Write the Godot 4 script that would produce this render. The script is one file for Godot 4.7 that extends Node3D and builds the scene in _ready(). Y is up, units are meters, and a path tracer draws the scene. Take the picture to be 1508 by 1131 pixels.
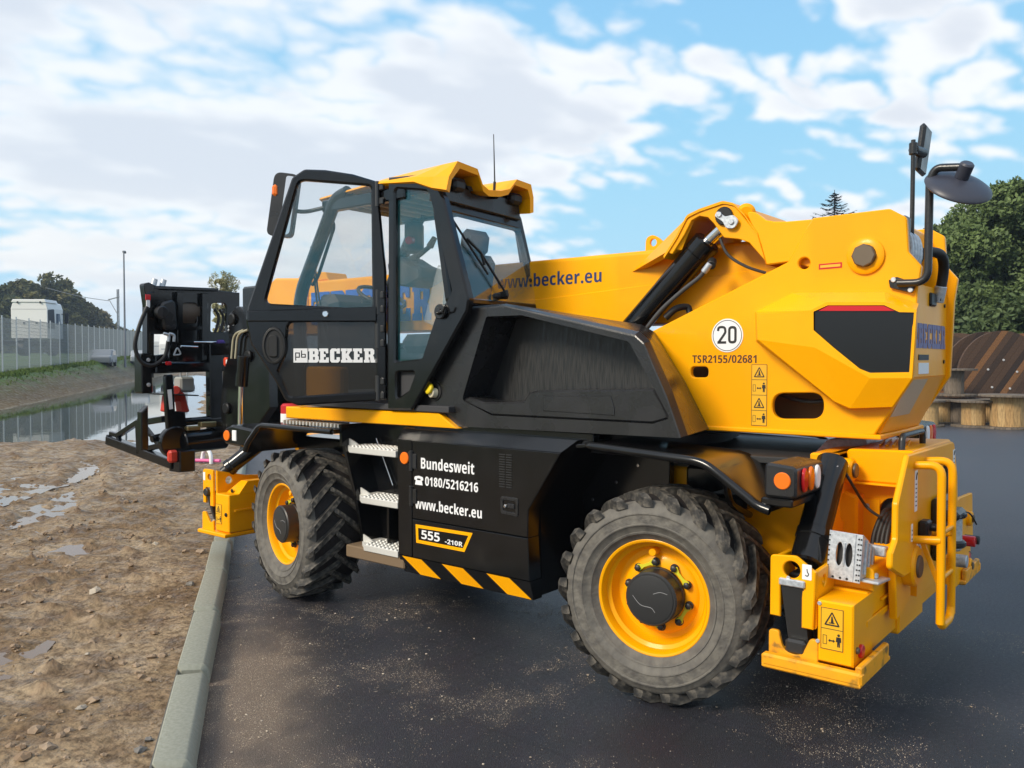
extends Node3D
# A rotating telehandler parked on fresh asphalt beside a muddy building site. Metres, y up.
# x runs along the machine (front is -x), z across it (+z is the cab side that faces the camera).

const CAM := Vector3(3.897, 1.861, 5.158)

var mats := {}
var used := {}

class MB:
	var v := PackedVector3Array()
	var n := PackedVector3Array()
	var c := PackedColorArray()
	var col := Color(0, 0, 0, 0)

	func tri(a: Vector3, b: Vector3, d: Vector3, na: Vector3, nb: Vector3, nd: Vector3) -> void:
		var g := (b - a).cross(d - a)
		if g.length_squared() < 1e-16:
			return
		if g.dot(na + nb + nd) > 0.0:
			v.append(a); v.append(d); v.append(b)
			n.append(na); n.append(nd); n.append(nb)
		else:
			v.append(a); v.append(b); v.append(d)
			n.append(na); n.append(nb); n.append(nd)
		if col.a > 0.0:
			c.append(col); c.append(col); c.append(col)

	func quad(a: Vector3, b: Vector3, d: Vector3, e: Vector3, na: Vector3, nb: Vector3, nd: Vector3, ne: Vector3) -> void:
		tri(a, b, d, na, nb, nd)
		tri(a, d, e, na, nd, ne)

	# a flat convex face, turned away from `inside`
	func face(p: Array, inside: Vector3) -> void:
		var nn := Vector3.ZERO
		for i in p.size():
			nn += (p[i] as Vector3).cross(p[(i + 1) % p.size()])
		nn = nn.normalized()
		if nn.dot((p[0] as Vector3) - inside) < 0.0:
			nn = -nn
		for i in range(1, p.size() - 1):
			tri(p[0], p[i], p[i + 1], nn, nn, nn)

	# convex or star-shaped solid of listed faces
	func solid(p: Array, faces: Array) -> void:
		var m := Vector3.ZERO
		for q in p:
			m += q
		m /= p.size()
		for f in faces:
			var l := []
			for i in f:
				l.append(p[i])
			face(l, m)

	# eight corners: four of one end, four of the other, in the same order
	func hexa(p: Array) -> void:
		solid(p, [[0, 1, 2, 3], [4, 5, 6, 7], [0, 1, 5, 4], [1, 2, 6, 5], [2, 3, 7, 6], [3, 0, 4, 7]])

	static func area(l: PackedVector2Array) -> float:
		var s := 0.0
		for i in l.size():
			var b := l[(i + 1) % l.size()]
			s += l[i].x * b.y - l[i].y * b.x
		return s

	static func edge_n(l: PackedVector2Array) -> PackedVector2Array:
		var r := PackedVector2Array()
		for i in l.size():
			var t := (l[(i + 1) % l.size()] - l[i]).normalized()
			r.append(Vector2(t.y, -t.x))
		return r

	static func inset(l: PackedVector2Array, d: float) -> PackedVector2Array:
		if absf(d) < 1e-7:
			return l
		var e := edge_n(l)
		var r := PackedVector2Array()
		for i in l.size():
			var a := e[(i - 1 + l.size()) % l.size()]
			var b := e[i]
			r.append(l[i] - (a + b) / maxf(0.35, 1.0 + a.dot(b)) * d)
		# edges that turned round (corners tighter than the inset) shrink to a point
		var n := l.size()
		var flipped := []
		for i in n:
			var o := l[(i + 1) % n] - l[i]
			flipped.append((r[(i + 1) % n] - r[i]).dot(o) <= 0.0)
		if not flipped.has(true) or not flipped.has(false):
			return r
		var start: int = flipped.find(false)
		var i := 0
		while i < n:
			var k := (start + i) % n
			if flipped[k]:
				var run := 1
				while flipped[(k + run) % n]:
					run += 1
				var m := Vector2.ZERO
				for j in run + 1:
					m += r[(k + j) % n]
				m /= run + 1
				for j in run + 1:
					r[(k + j) % n] = m
				i += run
			i += 1
		return r

	static func clean(l: PackedVector2Array) -> PackedVector2Array:
		var r := PackedVector2Array()
		for p in l:
			if r.is_empty() or r[r.size() - 1].distance_squared_to(p) > 1e-11:
				r.append(p)
		while r.size() > 3 and r[0].distance_squared_to(r[r.size() - 1]) <= 1e-11:
			r.remove_at(r.size() - 1)
		return r

	# outline (counter-clockwise or not) swept along local z through (z, inset) stations
	func sweep(loop: PackedVector2Array, prof: Array, t := Transform3D(), holes := [], cap0 := true, cap1 := true) -> void:
		var all := [loop.duplicate()]
		if area(all[0]) < 0.0:
			all[0].reverse()
		for h in holes:
			var q: PackedVector2Array = h.duplicate()
			if area(q) > 0.0:
				q.reverse()
			all.append(q)
		var b := t.basis
		for l: PackedVector2Array in all:
			var e := edge_n(l)
			var cnt := l.size()
			for k in prof.size() - 1:
				var s0: Vector2 = prof[k]
				var s1: Vector2 = prof[k + 1]
				var dz := s1.x - s0.x
				var di := s1.y - s0.y
				var len := sqrt(dz * dz + di * di)
				if len < 1e-7:
					continue
				var o := dz / len
				var up := di / len
				var l0 := inset(l, s0.y)
				var l1 := inset(l, s1.y)
				for i in cnt:
					var j := (i + 1) % cnt
					var n0 := e[i]
					var n1 := e[i]
					var ep := e[(i - 1 + cnt) % cnt]
					if ep.dot(e[i]) > 0.8:
						n0 = (ep + e[i]).normalized()
					if e[j].dot(e[i]) > 0.8:
						n1 = (e[j] + e[i]).normalized()
					var na := b * Vector3(n0.x * o, n0.y * o, up)
					var nb := b * Vector3(n1.x * o, n1.y * o, up)
					quad(t * Vector3(l0[i].x, l0[i].y, s0.x), t * Vector3(l0[j].x, l0[j].y, s0.x), t * Vector3(l1[j].x, l1[j].y, s1.x), t * Vector3(l1[i].x, l1[i].y, s1.x), na, nb, nb, na)
		for side in 2:
			if (side == 0 and not cap0) or (side == 1 and not cap1):
				continue
			var st: Vector2 = prof[0] if side == 0 else prof[prof.size() - 1]
			var poly := clean(inset(all[0], st.y))
			var hs := []
			for h in range(1, all.size()):
				hs.append(clean(inset(all[h], st.y)))
			poly = bridge(poly, hs)
			var idx := Geometry2D.triangulate_polygon(poly)
			if idx.is_empty():
				print("no cap for an outline of ", poly.size(), " first ", poly[0], " at ", t.origin, st)
				var mid := Vector2.ZERO
				for q in poly:
					mid += q
				mid /= poly.size()
				poly.append(mid)
				for i in poly.size() - 1:
					idx.append_array([i, (i + 1) % (poly.size() - 1), poly.size() - 1])
			var want := absf(area(poly))
			var got := 0.0
			for i in range(0, idx.size(), 3):
				got += absf((poly[idx[i + 1]] - poly[idx[i]]).cross(poly[idx[i + 2]] - poly[idx[i]]))
			if absf(got - want) > want * 0.02:
				print("cap area off: ", poly.size(), " ", poly[0], " ", got / want, st)
			var nn := b * Vector3(0, 0, -1 if side == 0 else 1)
			for i in range(0, idx.size(), 3):
				var p := []
				for k in 3:
					var q := poly[idx[i + k]]
					p.append(t * Vector3(q.x, q.y, st.x))
				tri(p[0], p[1], p[2], nn, nn, nn)

	static func crosses(a: Vector2, b: Vector2, ls: Array) -> bool:
		for l: PackedVector2Array in ls:
			for i in l.size():
				var p := l[i]
				var q := l[(i + 1) % l.size()]
				if p.is_equal_approx(a) or p.is_equal_approx(b) or q.is_equal_approx(a) or q.is_equal_approx(b):
					continue
				if Geometry2D.segment_intersects_segment(a, b, p, q) != null:
					return true
		return false

	# joins an outline and its holes into one outline by narrow cuts
	static func bridge(o: PackedVector2Array, hs: Array) -> PackedVector2Array:
		var left := hs.duplicate()
		while left.size():
			var best := 1e9
			var bh := 0
			var bi := 0
			var bj := 0
			var walls := left.duplicate()
			walls.append(o)
			for h in left.size():
				var l: PackedVector2Array = left[h]
				for i in o.size():
					for j in l.size():
						var d := o[i].distance_squared_to(l[j])
						if d < best and not crosses(o[i], l[j], walls):
							best = d; bh = h; bi = i; bj = j
			var hole: PackedVector2Array = left[bh]
			var m := hole.size()
			var r := PackedVector2Array()
			for i in bi + 1:
				r.append(o[i])
			for j in m:
				r.append(hole[(bj + j) % m])
			r.append(hole[bj] + (hole[(bj - 1 + m) % m] - hole[bj]).normalized() * 0.00008)
			r.append(o[bi] + (o[(bi + 1) % o.size()] - o[bi]).normalized() * 0.00008)
			for i in range(bi + 1, o.size()):
				r.append(o[i])
			o = r
			left.remove_at(bh)
		return o

	func plate(loop: PackedVector2Array, z0: float, z1: float, bev := 0.006, t := Transform3D(), holes := []) -> void:
		if bev <= 0.0:
			sweep(loop, [Vector2(z0, 0), Vector2(z1, 0)], t, holes)
		else:
			sweep(loop, [Vector2(z0, bev), Vector2(z0 + bev, 0), Vector2(z1 - bev, 0), Vector2(z1, bev)], t, holes)

	func box(c0: Vector3, s: Vector3, bev := 0.006, b := Basis()) -> void:
		var x := s.x / 2
		var y := s.y / 2
		var r := minf(bev, minf(x, y) * 0.9)
		var l := PackedVector2Array([Vector2(-x + r, -y), Vector2(x - r, -y), Vector2(x, -y + r), Vector2(x, y - r), Vector2(x - r, y), Vector2(-x + r, y), Vector2(-x, y - r), Vector2(-x, -y + r)])
		if bev <= 0.0:
			l = PackedVector2Array([Vector2(-x, -y), Vector2(x, -y), Vector2(x, y), Vector2(-x, y)])
		plate(l, -s.z / 2, s.z / 2, minf(bev, s.z * 0.4), Transform3D(b, c0))

	# round body about local z; prof holds (radius, z)
	func lathe(prof: Array, seg := 24, t := Transform3D()) -> void:
		var k := prof.size()
		var sn := []
		for i in k - 1:
			var d: Vector2 = prof[i + 1] - prof[i]
			sn.append(Vector2(d.y, -d.x).normalized())
		for i in k - 1:
			var a: Vector2 = prof[i]
			var b: Vector2 = prof[i + 1]
			var n0: Vector2 = sn[i]
			var n1: Vector2 = sn[i]
			if i > 0 and sn[i - 1].dot(sn[i]) > 0.75:
				n0 = (sn[i - 1] + sn[i]).normalized()
			if i < k - 2 and sn[i + 1].dot(sn[i]) > 0.75:
				n1 = (sn[i + 1] + sn[i]).normalized()
			for j in seg:
				var u := TAU * j / seg
				var w := TAU * (j + 1) / seg
				var cu := Vector2(cos(u), sin(u))
				var cw := Vector2(cos(w), sin(w))
				quad(t * Vector3(cu.x * a.x, cu.y * a.x, a.y), t * Vector3(cw.x * a.x, cw.y * a.x, a.y), t * Vector3(cw.x * b.x, cw.y * b.x, b.y), t * Vector3(cu.x * b.x, cu.y * b.x, b.y),
					t.basis * Vector3(cu.x * n0.x, cu.y * n0.x, n0.y), t.basis * Vector3(cw.x * n0.x, cw.y * n0.x, n0.y), t.basis * Vector3(cw.x * n1.x, cw.y * n1.x, n1.y), t.basis * Vector3(cu.x * n1.x, cu.y * n1.x, n1.y))

	func cyl(a: Vector3, b: Vector3, r: float, seg := 20, bev := 0.004, r2 := -1.0) -> void:
		var h := a.distance_to(b)
		var e := r if r2 < 0 else r2
		var g := minf(bev, minf(minf(r, e) * 0.5, h * 0.3))
		lathe([Vector2(0, 0), Vector2(r - g, 0), Vector2(r, g), Vector2(e, h - g), Vector2(e - g, h), Vector2(0, h)], seg, Transform3D(MB.along(b - a), a))

	static func along(d: Vector3) -> Basis:
		d = d.normalized()
		var x := (Vector3.UP if absf(d.y) < 0.95 else Vector3.RIGHT).cross(d).normalized()
		return Basis(x, d.cross(x), d)

	func tube(p: Array, r: float, seg := 8, r_end := -1.0) -> void:
		var rings := []
		var x := Vector3.ZERO
		for i in p.size():
			var d: Vector3
			if i == 0:
				d = p[1] - p[0]
			elif i == p.size() - 1:
				d = p[i] - p[i - 1]
			else:
				d = (p[i] - p[i - 1]).normalized() + (p[i + 1] - p[i]).normalized()
			d = d.normalized()
			if x == Vector3.ZERO:
				x = along(d).x
			x = (x - d * x.dot(d)).normalized()
			var y := d.cross(x)
			var rr := r if r_end < 0 else lerpf(r, r_end, float(i) / (p.size() - 1))
			var ring := []
			for j in seg:
				var a := TAU * j / seg
				ring.append([p[i] + (x * cos(a) + y * sin(a)) * rr, x * cos(a) + y * sin(a)])
			rings.append(ring)
		for i in p.size() - 1:
			for j in seg:
				var k := (j + 1) % seg
				quad(rings[i][j][0], rings[i][k][0], rings[i + 1][k][0], rings[i + 1][j][0], rings[i][j][1], rings[i][k][1], rings[i + 1][k][1], rings[i + 1][j][1])
		for e in 2:
			var ring: Array = rings[0] if e == 0 else rings[p.size() - 1]
			var nn: Vector3 = (p[0] - p[1] if e == 0 else p[p.size() - 1] - p[p.size() - 2]).normalized()
			for j in range(1, seg - 1):
				tri(ring[0][0], ring[j][0], ring[j + 1][0], nn, nn, nn)

	func mesh() -> ArrayMesh:
		var a := []
		a.resize(Mesh.ARRAY_MAX)
		a[Mesh.ARRAY_VERTEX] = v
		a[Mesh.ARRAY_NORMAL] = n
		if c.size() == v.size() and c.size() > 0:
			a[Mesh.ARRAY_COLOR] = c
		var m := ArrayMesh.new()
		if v.size():
			m.add_surface_from_arrays(Mesh.PRIMITIVE_TRIANGLES, a)
		return m

# ---------------------------------------------------------------- small helpers
func V(x: float, y: float, z: float) -> Vector3:
	return Vector3(x, y, z)

# outline from [x, y] or [x, y, corner radius]
func loop(p: Array, seg := 5) -> PackedVector2Array:
	var r := PackedVector2Array()
	for i in p.size():
		var q: Array = p[i]
		var c := Vector2(q[0], q[1])
		if q.size() < 3 or q[2] <= 0.0:
			r.append(c)
			continue
		var a := Vector2(p[(i - 1 + p.size()) % p.size()][0], p[(i - 1 + p.size()) % p.size()][1])
		var b := Vector2(p[(i + 1) % p.size()][0], p[(i + 1) % p.size()][1])
		var da := (a - c).normalized()
		var db := (b - c).normalized()
		var half := acos(clampf(da.dot(db), -1, 1)) / 2
		var cut: float = q[2] / tan(half)
		cut = minf(cut, minf(a.distance_to(c), b.distance_to(c)) * 0.49)
		for k in seg + 1:
			var u := float(k) / seg
			var p0 := c + da * cut
			var p2 := c + db * cut
			r.append(p0.lerp(c, u).lerp(c.lerp(p2, u), u))
	return r

func circle(x: float, y: float, r: float, seg := 20, ry := -1.0) -> PackedVector2Array:
	var l := PackedVector2Array()
	for i in seg:
		l.append(Vector2(x + cos(TAU * i / seg) * r, y + sin(TAU * i / seg) * (r if ry < 0 else ry)))
	return l

# a bent path with filleted corners
func bent(p: Array, rad: float, seg := 5) -> Array:
	var r := [p[0]]
	for i in range(1, p.size() - 1):
		var c: Vector3 = p[i]
		var cut := minf(rad, minf(c.distance_to(p[i - 1]), c.distance_to(p[i + 1])) * 0.48)
		var a: Vector3 = c + (p[i - 1] - c).normalized() * cut
		var b: Vector3 = c + (p[i + 1] - c).normalized() * cut
		for k in seg + 1:
			var u := float(k) / seg
			r.append(a.lerp(c, u).lerp(c.lerp(b, u), u))
	r.append(p[p.size() - 1])
	return r

func spline(p: Array, n := 6) -> Array:
	var r := []
	for i in p.size() - 1:
		var a: Vector3 = p[maxi(i - 1, 0)]
		var d: Vector3 = p[mini(i + 2, p.size() - 1)]
		for k in n:
			r.append((p[i] as Vector3).cubic_interpolate(p[i + 1], a, d, float(k) / n))
	r.append(p[p.size() - 1])
	return r

func TX(x := 0.0, y := 0.0, z := 0.0) -> Transform3D:   # outline (z, y), swept along x
	return Transform3D(Basis(Vector3(0, 0, 1), Vector3(0, 1, 0), Vector3(1, 0, 0)), Vector3(x, y, z))

func TY(x := 0.0, y := 0.0, z := 0.0) -> Transform3D:   # outline (x, z), swept along y
	return Transform3D(Basis(Vector3(1, 0, 0), Vector3(0, 0, 1), Vector3(0, 1, 0)), Vector3(x, y, z))

func TZ(x := 0.0, y := 0.0, z := 0.0) -> Transform3D:
	return Transform3D(Basis(), Vector3(x, y, z))

func numbered(n: String) -> String:
	used[n] = used.get(n, -1) + 1
	return n if used[n] == 0 else "%s_%03d" % [n, used[n]]

func put(called: String, mb: MB, mat: Material, parent: Node = null) -> MeshInstance3D:
	var o := MeshInstance3D.new()
	o.mesh = mb.mesh()
	o.material_override = mat
	if parent == null:
		o.name = numbered(called)
		add_child(o)
	else:
		kid(o, called, parent)
	return o

func kid(o: Node3D, called: String, parent: Node) -> void:
	var i := 0
	var nm := called
	while parent.has_node(NodePath(nm)):
		i += 1
		nm = "%s_%03d" % [called, i]
	o.name = nm
	parent.add_child(o)

func shared(called: String, mesh: Mesh, mat: Material, parent: Node, t := Transform3D()) -> MeshInstance3D:
	var o := MeshInstance3D.new()
	o.mesh = mesh
	o.material_override = mat
	o.transform = t
	if parent == null:
		o.name = numbered(called)
		add_child(o)
	else:
		kid(o, called, parent)
	return o

func thing(called: String, label: String, category: String, at := Vector3.ZERO, group := "") -> Node3D:
	var o := Node3D.new()
	o.name = numbered(called)
	add_child(o)
	o.position = at
	tag(o, label, category, group)
	return o

func tag(o: Node, label: String, category: String, group := "") -> void:
	o.set_meta("label", label)
	o.set_meta("category", category)
	if group:
		o.set_meta("group", group)

func kind(o: Node, k: String, label := "") -> Node:
	o.set_meta("kind", k)
	if label:
		o.set_meta("label", label)
	return o

# linear base colour
func M(key: String, c: Color, rough: float, metal := 0.0, spec := 0.5) -> StandardMaterial3D:
	if mats.has(key):
		return mats[key]
	var m := StandardMaterial3D.new()
	m.albedo_color = c.linear_to_srgb()
	m.roughness = rough
	m.metallic = metal
	m.metallic_specular = spec
	mats[key] = m
	return m

func noise(sd: int, freq: float, oct := 4, type := FastNoiseLite.TYPE_SIMPLEX_SMOOTH) -> FastNoiseLite:
	var n := FastNoiseLite.new()
	n.seed = sd
	n.frequency = freq
	n.noise_type = type
	n.fractal_type = FastNoiseLite.FRACTAL_FBM
	n.fractal_octaves = oct
	return n

# noise picture coloured by a ramp of [offset, colour as seen (sRGB)]
func tex(sd: int, freq: float, ramp: Array, size := 512, oct := 4, type := FastNoiseLite.TYPE_SIMPLEX_SMOOTH) -> ImageTexture:
	var n := noise(sd, freq, oct, type)
	var im := n.get_seamless_image(size, size)
	var g := Gradient.new()
	g.offsets = PackedFloat32Array(ramp.map(func(r): return r[0]))
	g.colors = PackedColorArray(ramp.map(func(r): return r[1]))
	var lut := PackedByteArray()
	for i in 256:
		var c := g.sample(i / 255.0)
		lut.append(c.r8); lut.append(c.g8); lut.append(c.b8)
	im.convert(Image.FORMAT_L8)
	var d := im.get_data()
	var out := PackedByteArray()
	out.resize(size * size * 3)
	for i in size * size:
		var k := d[i] * 3
		out[i * 3] = lut[k]
		out[i * 3 + 1] = lut[k + 1]
		out[i * 3 + 2] = lut[k + 2]
	return ImageTexture.create_from_image(Image.create_from_data(size, size, false, Image.FORMAT_RGB8, out))

func bump(sd: int, freq: float, strength := 4.0, size := 512, oct := 4, type := FastNoiseLite.TYPE_SIMPLEX_SMOOTH) -> ImageTexture:
	var im := noise(sd, freq, oct, type).get_seamless_image(size, size)
	im.convert(Image.FORMAT_L8)
	im.bump_map_to_normal_map(strength)
	return ImageTexture.create_from_image(im)

func tri_uv(m: StandardMaterial3D, scale: Vector3, world := true) -> StandardMaterial3D:
	m.uv1_triplanar = true
	m.uv1_world_triplanar = world
	m.uv1_scale = scale
	return m

func g(v: float) -> Color:
	return Color(v, v, v)

# TextMesh lettering; size is the cap height in metres
func letters(called: String, text: String, cap: float, mat: Material, t: Transform3D, parent: Node, bold := true, depth := 0.002, squeeze := 1.0) -> MeshInstance3D:
	var tm := TextMesh.new()
	var f := SystemFont.new()
	f.font_names = PackedStringArray(["Droid Sans"])
	f.font_weight = 700 if bold else 400
	tm.font = f
	tm.text = text
	tm.font_size = 64
	tm.pixel_size = cap / (64 * 0.714)
	tm.depth = depth
	tm.curve_step = 1.0
	tm.horizontal_alignment = HORIZONTAL_ALIGNMENT_LEFT
	tm.vertical_alignment = VERTICAL_ALIGNMENT_BOTTOM
	tm.material = mat
	var o := MeshInstance3D.new()
	o.mesh = tm
	o.transform = t * Transform3D(Basis.from_scale(Vector3(squeeze, 1, 1)), Vector3(0, -0.33 * cap, 0))
	kid(o, called, parent)
	return o

# ---------------------------------------------------------------- camera, sky, sun
func make_sky() -> ImageTexture:
	var w := 2560
	var h := 1280
	var im := Image.create(w, h, false, Image.FORMAT_RGBF)
	var n0 := noise(11, 0.55, 3)
	var n1 := noise(23, 1.3, 4)
	var n3 := noise(57, 1.6, 5)
	n3.fractal_gain = 0.42
	n1.fractal_gain = 0.4
	var ground := Color(0.16, 0.15, 0.14)
	im.fill(ground)
	var half := h / 2
	for y in half:
		var el := (0.5 - (y + 0.5) / h) * PI
		var se := sin(el)
		var ce := cos(el)
		var r := 1.0 / (se + 0.26)
		var hz := pow(1.0 - se, 5.0)
		var zen := Color(0.20, 0.46, 0.82).lerp(Color(0.36, 0.70, 0.90), clampf(1.0 - (el - 0.12) / 0.5, 0, 1))
		var blue := zen.lerp(Color(0.50, 0.72, 0.90), clampf(hz * 1.15 - 0.2, 0, 1))
		for x in w:
			var ra := wrapf((x + 0.5) / w * TAU + 0.6798, -PI, PI)       # from the camera's heading, right is positive
			var sx := sin(ra) * ce * r
			var cx := cos(ra) * ce * r
			var u := sx * 0.90 + cx * 0.44
			var v := cx * 0.90 - sx * 0.44
			var big := n0.get_noise_2d(u * 0.9, v * 1.1 + 3.0)
			var mid := n1.get_noise_2d(u * 0.85 + big * 0.3, v * 1.45)
			var puff := n3.get_noise_2d(u * 2.1, v * 3.4)
			# the left of the view lies under a closed sheet that opens into rows of puffs on the right
			var left := clampf(0.46 - sin(ra - 0.02) * 1.9, 0.0, 1.0) if absf(ra) < 1.57 else 0.5
			var gap := exp(-pow((ra - 0.12) / 0.12, 2.0) - pow((el - 0.17) / 0.09, 2.0))
			var cell := absf(n3.get_noise_2d(u * 2.6 + 5.0, v * 3.6)) * 2.2 - 0.42
			var fine := n1.get_noise_2d(u * 4.2, v * 6.0 + 8.0)
			var d := mid * 0.85 + big * 0.6 + puff * lerpf(0.35, 0.15, left) + cell * lerpf(0.55, 0.42, left) + fine * lerpf(0.16, 0.24, left) + 0.00 + left * 0.60 - gap * 0.34
			var cov := smoothstep(-0.16, lerpf(0.40, 0.66, left), d)
			var thick := smoothstep(0.30, 1.15, d + puff * 0.5 + mid * 0.4 - cell * 0.35)
			var cl := Color(0.93, 0.945, 0.97).lerp(Color(0.46, 0.53, 0.66), thick * lerpf(0.42, 0.46, left))
			# pale strip of light low on the left
			var low := exp(-pow((el - 0.115) / 0.05, 2.0)) * clampf(0.2 - sin(ra) * 1.6, 0.0, 1.0)
			cl = cl.lerp(Color(0.95, 0.94, 0.92), low * 0.8)
			var fade := smoothstep(0.0, 0.10, el)
			cov *= lerpf(0.45, 1.0, fade)
			im.set_pixel(x, y, blue.lerp(cl, cov * lerpf(0.94, 0.88, left)))
	return ImageTexture.create_from_image(im)

func setup() -> void:
	var cam := Camera3D.new()
	cam.name = "camera"
	var fwd := Vector3(-0.62838, -0.02862, -0.77738).normalized()
	cam.look_at_from_position(CAM, CAM + fwd, Vector3.UP)
	cam.fov = 49.03
	cam.near = 0.05
	cam.far = 900.0
	add_child(cam)
	cam.current = true
	var env := Environment.new()
	var sky := Sky.new()
	var pm := PanoramaSkyMaterial.new()
	pm.panorama = make_sky()
	pm.energy_multiplier = 0.90
	sky.sky_material = pm
	env.sky = sky
	env.background_mode = Environment.BG_SKY
	env.tonemap_mode = Environment.TONE_MAPPER_LINEAR
	env.tonemap_exposure = 1.22
	env.sdfgi_enabled = true
	env.ssao_enabled = true
	env.ssil_enabled = true
	env.fog_enabled = true
	env.fog_density = 0.0005
	env.fog_light_color = Color(0.72, 0.80, 0.90)
	var we := WorldEnvironment.new()
	we.name = "world"
	we.environment = env
	add_child(we)
	var sun := DirectionalLight3D.new()
	sun.name = "sun"
	sun.light_energy = 1.0
	sun.light_color = Color(1.0, 0.95, 0.87)
	sun.light_angular_distance = 18.0
	sun.shadow_enabled = true
	add_child(sun)
	sun.look_at_from_position(Vector3(-2.2, 6.0, 8.0), Vector3.ZERO, Vector3.UP)

# ---------------------------------------------------------------- the ground
const KA := Vector2(0.443, 3.368)       # the kerb's mud-side edge
const KD := Vector2(-0.822, -0.569)     # along it, away from the camera
const KN := Vector2(0.569, -0.822)      # towards the asphalt
const F0 := Vector2(-47.68, -14.23)     # the fence
const FD := Vector2(-0.8407, -0.5414)
const POND := [Vector2(-14.4, -4.5), Vector2(-18.1, -1.9), Vector2(-20.5, -0.2), Vector2(-24.0, -2.0), Vector2(-29.15, -6.71), Vector2(-74.91, -35.29), Vector2(-92, -47), Vector2(-86, -49.5), Vector2(-68.92, -38.85), Vector2(-23.94, -10.92), Vector2(-17.15, -7.0), Vector2(-15.2, -5.6)]
var nz: FastNoiseLite
var nz2: FastNoiseLite
var nz3: FastNoiseLite

func pond_dist(p: Vector2) -> float:
	var d := 1e9
	var inside := false
	var j := POND.size() - 1
	for i in POND.size():
		var a: Vector2 = POND[i]
		var b: Vector2 = POND[j]
		d = minf(d, p.distance_squared_to(Geometry2D.get_closest_point_to_segment(p, a, b)))
		if (a.y > p.y) != (b.y > p.y) and p.x < (b.x - a.x) * (p.y - a.y) / (b.y - a.y) + a.x:
			inside = not inside
		j = i
	return -sqrt(d) if inside else sqrt(d)

func bank_top(p: Vector2) -> float:
	return 1.21 + clampf((p - F0).dot(FD), -40.0, 75.0) * 0.02046

func bank_q(p: Vector2) -> float:       # metres past the far shore, towards the fence
	return (p - Vector2(-29.15, -6.71)).dot(Vector2(-0.5414, 0.8407))

func height(p: Vector2) -> float:
	var q := bank_q(p)
	var wob := nz.get_noise_2d(p.x * 0.6, p.y * 0.6)
	if q > 0.0:
		var f := smoothstep(-0.2, 3.9, q + wob * 0.35)
		return lerpf(-0.02, bank_top(p), f) + wob * 0.05 * f + nz2.get_noise_2d(p.x, p.y) * 0.02
	var d := pond_dist(p) + wob * 0.5
	var t := -(p - KA).dot(KN)
	var edge := smoothstep(0.02, 0.5, t)
	var along := (p - KA).dot(KD)
	var rut := 0.0
	for c in [2.3, 4.1]:
		var off: float = t - c - sin(along * 0.35 + c) * 0.35
		rut -= exp(-off * off / 0.045) * (0.035 + 0.010 * sin(along * 21.0 + off * 9.0))
		rut += exp(-pow(absf(off) - 0.36, 2.0) / 0.012) * 0.022
	var ridge := 1.0 - absf(nz3.get_noise_2d(p.x * 0.8, p.y * 0.8)) * 2.0
	var lumps := maxf(0.0, nz2.get_noise_2d(p.x * 1.7 + 30, p.y * 1.7))
	var h := 0.098 + edge * (wob * 0.035 + nz2.get_noise_2d(p.x, p.y) * 0.022 + lumps * lumps * 0.16 + ridge * 0.012 - 0.01 + rut * smoothstep(-0.5, 0.3, wob + 0.1))
	return lerpf(-0.55, h, smoothstep(-1.5, 0.9, d))

func axis(parts: Array) -> PackedFloat32Array:   # [from, step] ... then the end
	var r := PackedFloat32Array()
	for i in parts.size() - 1:
		var x: float = parts[i][0]
		var s0: float = parts[i][1]
		var s1: float = parts[i + 1][1]
		while x < parts[i + 1][0]:
			r.append(x)
			x += lerpf(s0, s1, (x - parts[i][0]) / (parts[i + 1][0] - parts[i][0]))
	r.append(parts[parts.size() - 1][0])
	return r

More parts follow.
